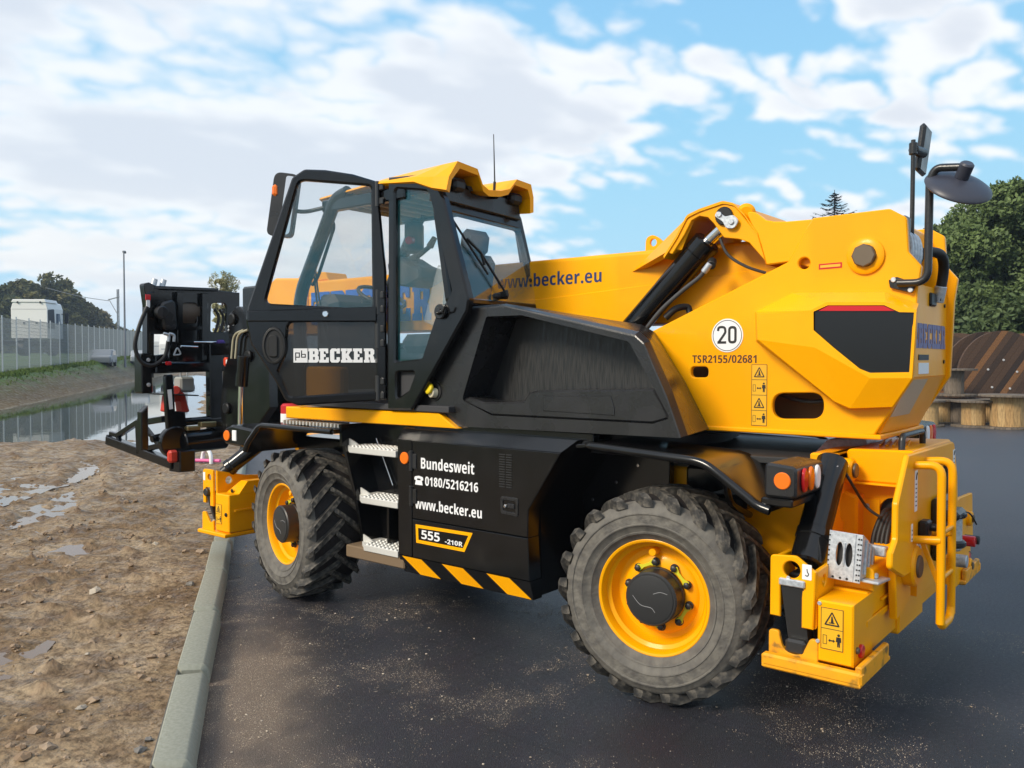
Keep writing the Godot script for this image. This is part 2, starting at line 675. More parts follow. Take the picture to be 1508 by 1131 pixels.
func ground() -> void:
	nz = noise(3, 0.5, 4)
	nz2 = noise(8, 2.2, 5)
	nz3 = noise(14, 1.1, 3)
	# asphalt: one sheet to the horizon
	var am := M("asphalt", g(1.0), 0.50, 0.0, 0.5)
	am.vertex_color_use_as_albedo = true
	am.albedo_texture = tex(5, 0.22, [[0.0, g(0.42)], [0.45, g(0.66)], [0.60, g(0.80)], [0.70, g(1.0)]], 512, 3)
	am.normal_enabled = true
	am.normal_texture = bump(6, 0.28, 6.0, 512, 2)
	am.normal_scale = 0.5
	am.roughness_texture = tex(7, 0.1, [[0.25, g(0.85)], [0.7, g(1.0)]], 256, 5)
	tri_uv(am, Vector3(1.3, 1.3, 1.3))
	var nd := noise(41, 0.9, 5)
	var ne := noise(42, 3.5, 4)
	var S := axis([[-9.0, 0.5], [-4.0, 0.1], [6.0, 0.12], [14.0, 0.6], [60.0, 5.0], [420.0, 30.0]])
	var T := axis([[0.1, 0.06], [6.0, 0.12], [14.0, 0.5], [60.0, 4.0], [420.0, 30.0]])
	var mb := MB.new()
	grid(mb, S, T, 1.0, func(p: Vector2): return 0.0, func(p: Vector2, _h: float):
		var t := (p - KA).dot(KN)
		var s := (p - KA).dot(KD)
		var a := nd.get_noise_2d(p.x, p.y)
		var b := ne.get_noise_2d(p.x, p.y)
		var sand := exp(-pow((t - 0.42) / 0.30, 2.0)) * smoothstep(0.9, -1.0, s - 2.2) * (0.75 + a * 0.9 + b * 0.6)
		sand += smoothstep(0.12, 0.5, a + b * 0.45) * exp(-pow((t - 1.3) / 1.3, 2.0)) * smoothstep(3.4, -0.5, s) * 0.16
		sand += smoothstep(0.3, 0.6, b + a * 0.5) * 0.05
		var base := Color(0.036, 0.035, 0.044).lerp(Color(0.060, 0.058, 0.070), clampf(0.5 + a, 0, 1))
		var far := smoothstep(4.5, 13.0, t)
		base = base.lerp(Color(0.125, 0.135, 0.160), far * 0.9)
		return base.lerp(Color(0.37, 0.28, 0.20), clampf(sand, 0.0, 0.85)))
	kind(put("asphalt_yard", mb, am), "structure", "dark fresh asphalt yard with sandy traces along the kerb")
	# mud, pond bed and the far bank: one terrain, split at the pond
	var mm := M("mud", g(1.0), 0.8, 0.0, 0.33)
	mm.vertex_color_use_as_albedo = true
	mm.albedo_texture = tex(51, 0.03, [[0.15, Color(0.66, 0.64, 0.62)], [0.5, g(0.9)], [0.8, g(1.0)]], 512, 6)
	mm.normal_enabled = true
	mm.normal_texture = bump(52, 0.05, 7.0, 512, 6)
	mm.normal_scale = 0.6
	mm.roughness_texture = tex(53, 0.02, [[0.3, g(0.45)], [0.6, g(1.0)]], 256, 4)
	tri_uv(mm, Vector3(0.8, 0.8, 0.8))
	S = axis([[-9.0, 0.4], [-3.6, 0.05], [3.0, 0.05], [9.0, 0.11], [30.0, 0.35], [70.0, 1.2], [130.0, 6.0], [420.0, 30.0]])
	T = axis([[0.0, 0.045], [3.5, 0.06], [8.0, 0.16], [20.0, 0.3], [40.0, 3.0], [420.0, 30.0]])
	var mud := MB.new()
	var colour := func(p: Vector2, hh: float):
		var q := bank_q(p)
		var a := nz.get_noise_2d(p.x * 1.3 + 7, p.y * 1.3)
		var b := nz2.get_noise_2d(p.x * 0.9, p.y * 0.9 + 4)
		if q > -0.5:
			var soil := Color(0.115, 0.070, 0.022).lerp(Color(0.155, 0.102, 0.034), clampf(0.5 + a, 0, 1))
			var green := smoothstep(1.9, 2.9, q + a * 1.2)
			var c := soil.lerp(Color(0.10, 0.175, 0.03), green * 0.95)
			c = c.lerp(Color(0.13, 0.13, 0.055), smoothstep(0.8, 2.4, q + b) * (1.0 - green) * 0.5)
			return c.lerp(Color(0.30, 0.26, 0.19), smoothstep(0.45, 0.1, q) * 0.7)
		var c := Color(0.215, 0.14, 0.072).lerp(Color(0.375, 0.275, 0.17), clampf(0.5 + a * 1.5, 0, 1))
		var wet := smoothstep(0.1, 0.45, -b + a * 0.3)
		c = c.lerp(Color(0.12, 0.072, 0.04), wet * 0.65)
		return c.lerp(Color(0.20, 0.12, 0.065), smoothstep(0.115, 0.16, hh) * 0.8)
	grid(mud, S, T, -1.0, height, colour)
	kind(put("muddy_ground", mud, mm), "structure", "churned brown mud beside the kerb, running down to a pond below a grassy bank")
	# pond water
	var wm := M("pond_water", Color(0.035, 0.040, 0.028), 0.02, 0.0, 0.5)
	wm.normal_enabled = true
	wm.normal_texture = bump(61, 0.02, 1.0, 512, 3)
	wm.normal_scale = 0.05
	tri_uv(wm, Vector3(0.15, 0.15, 0.15))
	var wl := MB.new()
	var poly := PackedVector2Array(POND)
	wl.sweep(MB.inset(poly if MB.area(poly) > 0 else poly, -2.2 if MB.area(poly) > 0 else 2.2), [Vector2(-0.5, 0), Vector2(0.02, 0)], TY(), [], false, true)
	kind(put("pond_water", wl, wm), "structure", "still rainwater pond mirroring the sky and the fence")
	# puddles lie in the hollows of the mud
	var pm := M("puddle_water", Color(0.15, 0.10, 0.065), 0.10, 0.0, 0.40)
	for k in [[-3.9, 1.9, 0.6, 0.22, 0.084], [-1.6, 3.1, 0.5, 0.16, 0.082], [-6.5, 0.9, 1.3, 0.35, 0.083], [-5.3, 0.6, 0.6, 0.16, 0.09], [-9.5, -0.2, 2.2, 0.6, 0.085], [-2.8, 3.3, 0.5, 0.2, 0.087]]:
		var l := PackedVector2Array()
		for i in 28:
			var a := TAU * i / 28
			var rr := 1.0 + nz2.get_noise_2d(cos(a) * 0.5 + k[0], sin(a) * 0.5 + k[1]) * 0.5
			var q := Vector2(cos(a) * k[2], sin(a) * k[3]) * rr
			l.append(Vector2(k[0], k[1]) + KD * q.x - KN * q.y)
		var pb := MB.new()
		pb.sweep(l, [Vector2(-0.05, 0), Vector2(k[4], 0)], TY(), [], false, true)
		kind(put("puddle", pb, pm), "structure", "shallow puddle in the mud")

func grid(mb: MB, S: PackedFloat32Array, T: PackedFloat32Array, side: float, hf: Callable, cf: Callable) -> void:
	var pos := []
	var cols := []
	for i in S.size():
		var row := PackedVector3Array()
		var crow := PackedColorArray()
		for j in T.size():
			var p := KA + KD * S[i] + KN * side * T[j]
			var h: float = hf.call(p)
			row.append(Vector3(p.x, h, p.y))
			crow.append(cf.call(p, h))
		pos.append(row)
		cols.append(crow)
	var nor := []
	for i in S.size():
		var row := PackedVector3Array()
		for j in T.size():
			var a: Vector3 = pos[mini(i + 1, S.size() - 1)][j] - pos[maxi(i - 1, 0)][j]
			var b: Vector3 = pos[i][mini(j + 1, T.size() - 1)] - pos[i][maxi(j - 1, 0)]
			var nn := a.cross(b).normalized()
			row.append(nn if nn.y > 0 else -nn)
		nor.append(row)
	var q := [[0, 0], [1, 0], [1, 1], [0, 0], [1, 1], [0, 1]]
	var flip := side < 0.0
	for i in S.size() - 1:
		for j in T.size() - 1:
			for k in 6:
				var e: Array = q[k if not flip else 5 - k]
				mb.v.append(pos[i + e[0]][j + e[1]])
				mb.n.append(nor[i + e[0]][j + e[1]])
				mb.c.append(cols[i + e[0]][j + e[1]])

func many(called: String, mesh: Mesh, mat: Material, tr: Array, cols: Array, parent: Node, label := "") -> MultiMeshInstance3D:
	var mm := MultiMesh.new()
	mm.transform_format = MultiMesh.TRANSFORM_3D
	mm.use_colors = cols.size() > 0
	mm.mesh = mesh
	mm.instance_count = tr.size()
	for i in tr.size():
		mm.set_instance_transform(i, tr[i])
		if cols.size():
			mm.set_instance_color(i, cols[i])
	var o := MultiMeshInstance3D.new()
	o.multimesh = mm
	o.material_override = mat
	if parent:
		kid(o, called, parent)
	else:
		o.name = numbered(called)
		add_child(o)
	kind(o, "stuff", label)
	return o

func lump(sd: int, seg := 7, rough := 0.3) -> ArrayMesh:
	var r := RandomNumberGenerator.new()
	r.seed = sd
	var rows := 4
	var p := []
	for i in rows + 1:
		var row := []
		for j in seg:
			var a := PI * i / rows
			var b := TAU * (j + 0.5 * (i % 2)) / seg
			var k := 1.0 + r.randf_range(-rough, rough) if i > 0 and i < rows else 1.0
			row.append(Vector3(sin(a) * cos(b), cos(a) * 0.75, sin(a) * sin(b)) * k)
		p.append(row)
	var mb := MB.new()
	for i in rows:
		for j in seg:
			mb.face([p[i][j], p[i][(j + 1) % seg], p[i + 1][(j + 1) % seg]], Vector3.ZERO)
			mb.face([p[i][j], p[i + 1][(j + 1) % seg], p[i + 1][j]], Vector3.ZERO)
	return mb.mesh()

func litter() -> void:
	var r := RandomNumberGenerator.new()
	r.seed = 77
	var m := M("clod", g(1.0), 0.9)
	m.vertex_color_use_as_albedo = true
	var tr := []
	var cs := []
	while tr.size() < 5200:
		var s := r.randf_range(-3.6, 12.0)
		var t := r.randf_range(0.03, 9.0)
		if r.randf() > exp(-t * 0.16) * exp(-maxf(0, s) * 0.1):
			continue
		var p := KA + KD * s - KN * t
		var c := nz2.get_noise_2d(p.x * 0.8 + 50, p.y * 0.8)
		if c < 0.06 and r.randf() > 0.22:
			continue
		var z := 0.004 + 0.022 * pow(r.randf(), 5.0) + (0.03 * pow(r.randf(), 8.0) if c > 0.2 else 0.0)
		tr.append(Transform3D(Basis.from_euler(Vector3(r.randf_range(-0.4, 0.4), r.randf() * TAU, r.randf_range(-0.4, 0.4))).scaled(Vector3(z, z * 0.8, z)), Vector3(p.x, height(p) + z * 0.25, p.y)))
		var b := Color(0.20, 0.13, 0.075).lerp(Color(0.34, 0.25, 0.17), r.randf())
		if r.randf() < 0.12:
			b = Color(0.12, 0.115, 0.11).lerp(Color(0.42, 0.36, 0.28), r.randf())
		cs.append(b)
	many("mud_clods", lump(4, 7, 0.35), m, tr, cs, null, "loose clods and pebbles strewn over the mud")
	# big single clods
	tr = []
	cs = []
	# sand grains on the asphalt
	var nd := noise(41, 0.9, 5)
	var ne := noise(42, 3.5, 4)
	var n := 0
	while n < 400000 and tr.size() < 110000:
		n += 1
		var s := r.randf_range(-3.2, 6.0)
		var t := 0.16 + 5.2 * pow(r.randf(), 1.3)
		var p := KA + KD * s + KN * t
		var a := nd.get_noise_2d(p.x, p.y)
		var bb := ne.get_noise_2d(p.x, p.y)
		if r.randf() > 0.05 + smoothstep(0.0, 0.5, a + bb * 0.6) * 1.1 + exp(-t * 2.2) * (0.5 + bb):
			continue
		var z := 0.0010 + 0.0018 * pow(r.randf(), 3.0) + (0.006 if r.randf() < 0.003 else 0.0)
		tr.append(Transform3D(Basis.from_euler(Vector3(0, r.randf() * TAU, r.randf_range(-0.6, 0.6))).scaled(Vector3(z, z * 0.7, z)), Vector3(p.x, z * 0.4, p.y)))
		cs.append(Color(0.30, 0.23, 0.16).lerp(Color(0.60, 0.52, 0.42), r.randf()))
	many("sand_grains", lump(9, 4, 0.3), m, tr, cs, null, "sand grains scattered over the asphalt near the kerb")

func kerb() -> void:
	var k := Node3D.new()
	k.name = "kerb"
	add_child(k)
	kind(k, "structure", "row of new grey concrete kerb stones between mud and asphalt")
	var m := M("concrete", g(1.0), 0.85)
	m.albedo_texture = tex(71, 0.10, [[0.1, Color(0.53, 0.535, 0.48)], [0.5, Color(0.57, 0.575, 0.52)], [0.9, Color(0.61, 0.61, 0.56)]], 256, 5)
	m.normal_enabled = true
	m.normal_texture = bump(72, 0.2, 2.0, 256, 3)
	m.normal_scale = 0.15
	tri_uv(m, Vector3(1.4, 1.4, 1.4))
	var b := Basis(Vector3(KN.x, 0, KN.y), Vector3.UP, Vector3(KD.x, 0, KD.y))
	for v in 3:
		var mb := MB.new()
		mb.sweep(loop([[0, -0.2], [0.176, -0.2], [0.172, 0.076], [0.146, 0.112], [0.132, 0.120], [0.006, 0.12], [0, 0.114]]), [Vector2(0.0, 0.028), Vector2(0.024, 0), Vector2(1.090, 0), Vector2(1.114, 0.028)])
		mats["kerb%d" % v] = mb.mesh()
	var r := RandomNumberGenerator.new()
	r.seed = 5
	var jo := MB.new()
	jo.sweep(loop([[0.012, -0.2], [0.150, -0.2], [0.150, 0.015], [0.012, 0.020]]), [Vector2(0, 0), Vector2(0.05, 0)])
	var jm := M("joint_mortar", Color(0.20, 0.17, 0.12), 0.9)
	for i in range(-3, 11):
		var s := 0.05 + i * 1.172
		var p := KA + KD * s
		var pj := p + KD * 1.128
		shared("joint", jo.mesh(), jm, k, Transform3D(b, Vector3(pj.x, 0, pj.y)))
		shared("kerb_stone", mats["kerb0"], m, k, Transform3D(b.rotated(Vector3.UP, r.randf_range(-0.012, 0.012)), Vector3(p.x + r.randf_range(-0.012, 0.012), 0.004 * i - 0.012 + r.randf_range(-0.007, 0.007), p.y)))

# ---------------------------------------------------------------- beyond the yard
func fence() -> void:
	var f := thing("mesh_fence", "long grey double wire mesh fence with slim posts along the top of the grassy bank", "fence")
	var m := M("fence_wire", Color(0.25, 0.275, 0.29), 0.5, 0.2)
	var sp := 3.1
	var hh := 2.95
	var w := MB.new()
	for i in 62:
		var x := 0.025 + i * 0.05
		w.box(V(x, hh / 2, 0), V(0.0052, hh, 0.0052), 0.0)
	for j in 15:
		for s in [-1, 1]:
			w.box(V(sp / 2, 0.06 + j * 0.2025, s * 0.008), V(sp - 0.06, 0.008, 0.006), 0.0)
	var wm := w.mesh()
	var p := MB.new()
	p.box(V(0, hh / 2 - 0.2, 0), V(0.08, hh + 0.55, 0.06), 0.006)
	p.box(V(0, hh + 0.085, 0), V(0.09, 0.02, 0.07), 0.004)
	var pm := p.mesh()
	var b := Basis(Vector3(FD.x, 0, FD.y), Vector3.UP, Vector3(-FD.y, 0, FD.x))
	for i in range(-5, 27):
		var q := F0 + FD * (i * sp)
		var y := bank_top(q) + 0.03
		var t := Transform3D(b, Vector3(q.x, y, q.y))
		shared("fence_post", pm, M("fence_post", Color(0.50, 0.53, 0.55), 0.5, 0.2), f, t)
		if i < 26:
			kind(shared("mesh_panel", wm, m, f, t), "stuff")

func grass() -> void:
	var r := RandomNumberGenerator.new()
	r.seed = 9
	var mb := MB.new()
	for i in 7:
		var a := r.randf() * TAU
		var d := Vector3(cos(a), 0, sin(a))
		var s := Vector3(-d.z, 0, d.x) * 0.035
		var lean := d * r.randf_range(0.1, 0.4)
		mb.v.append_array([-s, s, Vector3(0, r.randf_range(0.6, 1.0), 0) + lean])
		for k in 3:
			mb.n.append(Vector3(0, 0.8, 0) + d * 0.3)
	var m := M("grass", g(1.0), 0.8)
	m.vertex_color_use_as_albedo = true
	m.cull_mode = BaseMaterial3D.CULL_DISABLED
	m.backlight_enabled = true
	m.backlight = g(0.25)
	var tr := []
	var cs := []
	for i in 15000:
		var along := 90.0 * pow(r.randf(), 1.5) - 14.0
		var q := F0 + FD * along + Vector2(0.5414, -0.8407) * (r.randf_range(-0.5, 0.7) if r.randf() < 0.9 else r.randf_range(-0.5, 1.5))
		var z := r.randf_range(0.08, 0.24)
		tr.append(Transform3D(Basis(Vector3.UP, r.randf() * TAU).scaled(V(z * 1.4, z, z * 1.4)), Vector3(q.x, height(q) - 0.02, q.y)))
		cs.append(Color(0.09, 0.19, 0.02).lerp(Color(0.20, 0.27, 0.05), r.randf()))
	many("bank_grass", mb.mesh(), m, tr, cs, null, "rough green grass at the foot of the mesh fence")

# a broadleaf tree: tapered trunk, limbs, leaf clumps spread through lobes of the crown
func tree(called: String, label: String, at: Vector3, h: float, rad: float, leaf: float, count: int, sd: int, c0: Color, c1: Color, low := 0.22, group := "trees beyond the yard") -> Node3D:
	var r := RandomNumberGenerator.new()
	r.seed = sd
	var o := thing(called, label, "tree", at, group)
	var bark := M("bark", Color(0.055, 0.042, 0.03), 0.9)
	var tb := MB.new()
	var tops := []
	tb.tube(spline([V(0, -0.2, 0), V(r.randf_range(-0.1, 0.1), h * 0.25, 0), V(r.randf_range(-0.3, 0.3), h * 0.55, r.randf_range(-0.3, 0.3)), V(0, h * 0.8, 0)], 4), h * 0.032, 8, h * 0.008)
	var lobes := []
	var nl := 11
	for i in nl:
		var a := TAU * i * 0.382 * 1.618 + r.randf() * 0.5
		var k := float(i) / (nl - 1)
		var y := lerpf(low + 0.12, 0.86, k) * h
		var out := rad * (0.72 - 0.55 * pow(absf(k - 0.35) * 1.35, 1.6)) * r.randf_range(0.75, 1.1)
		var c := Vector3(cos(a) * out, y, sin(a) * out)
		lobes.append([c, rad * r.randf_range(0.30, 0.46)])
		var st := V(0, h * lerpf(0.18, 0.6, k), 0)
		tb.tube(spline([st, st.lerp(c, 0.5) + V(0, -0.04 * h, 0), c], 3), h * 0.012, 6, h * 0.003)
	lobes.append([V(0, h * 0.62, 0), rad * 0.6])
	lobes.append([V(0, h * 0.86, 0), h * 0.13])
	put("trunk", tb, bark, o)
	var lf := MB.new()
	for i in 6:
		var b := Basis.from_euler(Vector3(r.randf() * TAU, r.randf() * TAU, r.randf() * TAU))
		var p := Vector3(r.randf_range(-1, 1), r.randf_range(-1, 1), r.randf_range(-1, 1)) * 0.75
		var nn := b.z
		lf.face([p + b.x * 0.62, p + b.y * 0.32, p - b.x * 0.62, p - b.y * 0.32], p - nn)
	var m := M("leaves", g(1.0), 0.7)
	m.vertex_color_use_as_albedo = true
	m.cull_mode = BaseMaterial3D.CULL_DISABLED
	m.backlight_enabled = true
	m.backlight = g(0.5)
	var tr := []
	var cs := []
	var nn := noise(sd + 3, 0.6 / maxf(leaf, 0.1) * 0.25, 3)
	var lob_tone := []
	for l in lobes:
		lob_tone.append(r.randf())
	while tr.size() < count:
		var li := r.randi() % lobes.size()
		var d := Vector3(r.randfn(), r.randfn(), r.randfn()).normalized()
		var q: Vector3 = lobes[li][0] + d * lobes[li][1] * pow(r.randf(), 0.42) * V(1, 0.8, 1)
		if nn.get_noise_3dv(q) < 0.0 or q.y < low * h * 0.8:
			continue
		var s := leaf * r.randf_range(0.6, 1.25)
		tr.append(Transform3D(Basis.from_euler(Vector3(r.randf() * TAU, r.randf() * TAU, 0)).scaled(Vector3(s, s, s)), q))
		var k := clampf(r.randf() * 0.6 + lob_tone[li] * 0.5 + nn.get_noise_3dv(q * 0.7) * 0.4, 0, 1)
		cs.append(c0.lerp(c1, k))
	many("crown", lf.mesh(), m, tr, cs, o)
	return o

func spruce(at: Vector3, h: float) -> void:
	var r := RandomNumberGenerator.new()
	r.seed = 31
	var o := thing("spruce_tree", "dark spruce whose tip stands above the yellow turret", "tree", at)
	var tb := MB.new()
	tb.tube([V(0, 0, 0), V(0, h, 0)], h * 0.014, 6, 0.02)
	var fb := MB.new()
	var fc := M("needles", Color(0.022, 0.035, 0.022), 0.85)
	fc.cull_mode = BaseMaterial3D.CULL_DISABLED
	for i in 280:
		var k := float(i) / 280
		var y := h * lerpf(0.15, 0.985, k)
		var ln := (lerpf(2.8, 1.15, k) if k < 0.9 else lerpf(1.15, 0.18, (k - 0.9) * 10.0)) * r.randf_range(0.5, 1.1)
		var a := i * 2.4 + r.randf()
		var d := Vector3(cos(a), 0, sin(a))
		var tip := V(0, y + ln * 0.08, 0) + d * ln
		tb.tube([V(0, y, 0), V(0, y - ln * 0.12, 0) + d * ln * 0.6, tip], 0.025, 4, 0.008)
		for j in 9:
			var u := (j + 1.0) / 9
			var q := V(0, y, 0).lerp(tip, u) + V(0, -ln * 0.12 * sin(u * PI), 0)
			for s in [-1, 1]:
				var side: Vector3 = Vector3(-d.z, 0, d.x) * s
				var e: Vector3 = q + (side * 0.8 + d * 0.6 + V(0, r.randf_range(-0.5, 0.3), 0)) * maxf(ln, 0.8) * 0.26 * (1.1 - u * 0.6)
				fb.face([q + d * 0.07, e, q - d * 0.07], q + V(0, -1, 0))
	put("trunk", tb, M("bark", Color(0.055, 0.042, 0.03), 0.9), o)
	kind(put("crown", fb, fc, o), "stuff")

func truck() -> void:
	var o := thing("tractor_unit", "white truck tractor seen from behind over the mesh fence", "truck", V(-59.2, 2.15, -19.4))
	o.rotation.y = 0.72
	var white := M("truck_white", Color(0.72, 0.72, 0.70), 0.45)
	var dark := M("truck_dark", Color(0.03, 0.032, 0.04), 0.5)
	# local: x across (rear view), y up, z towards the viewer
	var b := MB.new()
	b.plate(loop([[-1.25, 1.2, 0.05], [1.25, 1.2, 0.05], [1.25, 3.3, 0.05], [1.12, 3.75, 0.2], [-1.12, 3.75, 0.2], [-1.25, 3.3, 0.05]]), -2.2, 0.0, 0.03)
	put("cab_body", b, white, o)
	b = MB.new()
	b.plate(loop([[-1.2, 3.72], [1.2, 3.72], [1.1, 3.93, 0.08], [-1.1, 3.93, 0.08]]), -1.6, 0.06, 0.03)
	put("roof_spoiler", b, white, o)
	b = MB.new()
	for y in [2.35, 3.25]:
		b.box(V(0, y, 0.006), V(2.36, 0.018, 0.012), 0.0)
	put("panel_seam", b, M("truck_grey", g(0.3), 0.6), o)
	for x in [-0.35, 0.5]:
		b = MB.new()
		b.cyl(V(x, 2.28, 0.0), V(x, 2.28, 0.05), 0.06, 12)
		put("vent", b, dark, o)
	for x in [-0.75, 0.8]:
		b = MB.new()
		b.box(V(x, 3.72, 0.05), V(0.1, 0.14, 0.08), 0.01)
		put("spoiler_bracket", b, dark, o)
	b = MB.new()
	b.plate(loop([[-1.0, 1.9, 0.05], [-0.05, 1.9, 0.05], [-0.05, 3.2, 0.1], [-0.9, 3.3, 0.1]]), 1.252, 1.27, 0.004, Transform3D(Basis(V(0, 0, 1), V(0, 1, 0), V(1, 0, 0)), V(0, 0, 0)))
	put("side_fairing", b, dark, o)
	b = MB.new()
	b.plate(loop([[-1.9, 2.2, 0.05], [-1.2, 2.2, 0.05], [-1.2, 3.0, 0.08], [-1.75, 3.0, 0.08]]), 1.252, 1.262, 0.003, Transform3D(Basis(V(0, 0, 1), V(0, 1, 0), V(1, 0, 0)), V(0, 0, 0)))
	put("side_window", b, M("far_glass", Color(0.12, 0.15, 0.19), 0.1), o)
	b = MB.new()
	b.box(V(0, 0.85, 1.2), V(0.9, 0.28, 6.2), 0.02)
	put("chassis", b, dark, o)
	for s in [-1, 1]:
		for z in [-1.2, 2.6]:
			b = MB.new()
			b.cyl(V(s * 0.72, 0.5, z), V(s * 1.2, 0.5, z), 0.5, 20, 0.04)
			put("wheel", b, dark, o)
		b = MB.new()
		b.plate(loop([[2.0, 1.0], [3.2, 1.0], [3.1, 1.15], [2.1, 1.15]]), s * 0.95 - 0.28, s * 0.95 + 0.28, 0.01, Transform3D(Basis(V(0, 0, 1), V(0, 1, 0), V(1, 0, 0)), V(0, 0, 0)))
		put("mudguard", b, dark, o)
	b = MB.new()
	b.tube([V(1.25, 3.0, -2.0), V(1.62, 3.0, -2.0), V(1.62, 2.3, -2.0)], 0.03, 6)
	b.box(V(1.62, 2.7, -1.96), V(0.24, 0.75, 0.12), 0.03)
	put("mirror", b, dark, o)

func far_truck(at: Vector3, turn: float, label: String) -> void:
	var o := thing("truck_cab", label, "truck", at)
	o.rotation.y = turn
	var white := M("truck_white", Color(0.72, 0.72, 0.70), 0.45)
	var dark := M("truck_dark", Color(0.03, 0.032, 0.04), 0.5)
	var b := MB.new()
	b.plate(loop([[-1.1, 0.9, 0.1], [1.2, 0.9, 0.1], [1.2, 3.5, 0.25], [-0.5, 3.8, 0.3], [-1.1, 2.6, 0.2]]), -1.25, 1.25, 0.06)
	put("cab_body", b, white, o)
	b = MB.new()
	b.hexa([V(-1.08, 2.0, -1.0), V(-0.72, 3.0, -0.95), V(-0.72, 3.0, 0.95), V(-1.08, 2.0, 1.0), V(-1.12, 2.0, -1.0), V(-0.76, 3.0, -0.95), V(-0.76, 3.0, 0.95), V(-1.12, 2.0, 1.0)])
	put("windscreen", b, M("far_glass", Color(0.12, 0.15, 0.19), 0.1), o)
	b = MB.new()
	b.plate(loop([[-0.8, 2.0, 0.05], [0.1, 2.0, 0.05], [0.1, 2.9, 0.08], [-0.5, 2.9, 0.08]]), 1.252, 1.262, 0.003)
	put("side_window", b, M("far_glass", Color(0.12, 0.15, 0.19), 0.1), o)
	for x in [-0.4, 3.6]:
		for s in [-1, 1]:
			b = MB.new()
			b.cyl(V(x, 0.5, s * 0.8), V(x, 0.5, s * 1.2), 0.5, 16, 0.04)
			put("wheel", b, dark, o)
	b = MB.new()
	b.box(V(2.6, 0.95, 0), V(5.0, 0.3, 0.9), 0.02)
	put("chassis", b, dark, o)

func far_car(at: Vector3, turn: float, label: String, paint: Color) -> void:
	var o := thing("parked_car", label, "car", at)
	o.rotation.y = turn
	var body := M("car_paint%s" % paint.to_html(), paint, 0.3)
	var gl := M("far_glass", Color(0.12, 0.15, 0.19), 0.1)
	var b := MB.new()
	b.sweep(loop([[-2.1, 0.3, 0.1], [2.1, 0.3, 0.1], [2.15, 0.85, 0.15], [1.3, 0.98, 0.1], [0.75, 1.45, 0.2], [-1.0, 1.5, 0.25], [-1.85, 1.0, 0.15], [-2.15, 0.85, 0.1]]), [Vector2(-0.9, 0.08), Vector2(-0.8, 0), Vector2(0.8, 0), Vector2(0.9, 0.08)])
	put("body", b, body, o)
	b = MB.new()
	for s in [-1, 1]:
		b.plate(loop([[-1.5, 0.98, 0.04], [1.05, 0.98, 0.04], [0.62, 1.38, 0.08], [-0.95, 1.4, 0.1]]), 0.9 * s - 0.008, 0.9 * s + 0.008, 0.002)
	put("side_window", b, gl, o)
	for x in [-1.3, 1.35]:
		for s in [-1, 1]:
			b = MB.new()
			b.cyl(V(x, 0.32, s * 0.7), V(x, 0.32, s * 0.92), 0.32, 16, 0.03)
			put("wheel", b, M("truck_dark", Color(0.03, 0.032, 0.04), 0.5), o)

func masts() -> void:
	var o := thing("street_lamp", "tall grey street lamp with a short arm behind the mesh fence", "street lamp", V(-70.0, 1.2, -31.5))
	var m := M("galvanised_far", Color(0.20, 0.21, 0.23), 0.5, 0.4)
	var b := MB.new()
	b.cyl(V(0, 0, 0), V(0, 10.3, 0), 0.10, 10, 0.01, 0.06)
	put("pole", b, m, o)
	b = MB.new()
	b.tube([V(0, 10.22, 0), V(-0.42, 10.28, -0.2)], 0.04, 6)
	put("arm", b, m, o)
	b = MB.new()
	b.box(V(-0.62, 10.30, -0.36), V(0.95, 0.16, 0.30), 0.05, Basis(Vector3.UP, -0.5))
	put("lamp_head", b, m, o)
	var q := thing("railway_mast", "lattice railway mast carrying an overhead line, far behind the street lamp", "mast", V(-136.5, 0.5, -63.4))
	b = MB.new()
	for x in [-0.25, 0.25]:
		b.box(V(x, 6.6, 0), V(0.14, 13.2, 0.14), 0.0)
	for i in 16:
		b.box(V(0, 0.6 + i * 0.8, 0), V(0.52, 0.1, 0.08), 0.0)
	put("lattice_post", b, m, q)
	b = MB.new()
	b.tube([V(-3.4, 11.6, 0), V(0.4, 11.9, 0)], 0.09, 6)
	b.tube([V(-3.0, 11.5, 0), V(-0.2, 9.0, 0)], 0.07, 6)
	put("bracket", b, m, q)
	b = MB.new()
	b.tube(spline([V(-3.2, 11.4, 0), V(-7.0, 12.2, 3.4), V(-11.0, 13.6, 7.0)], 5), 0.05, 4)
	put("overhead_wire", b, m, q)

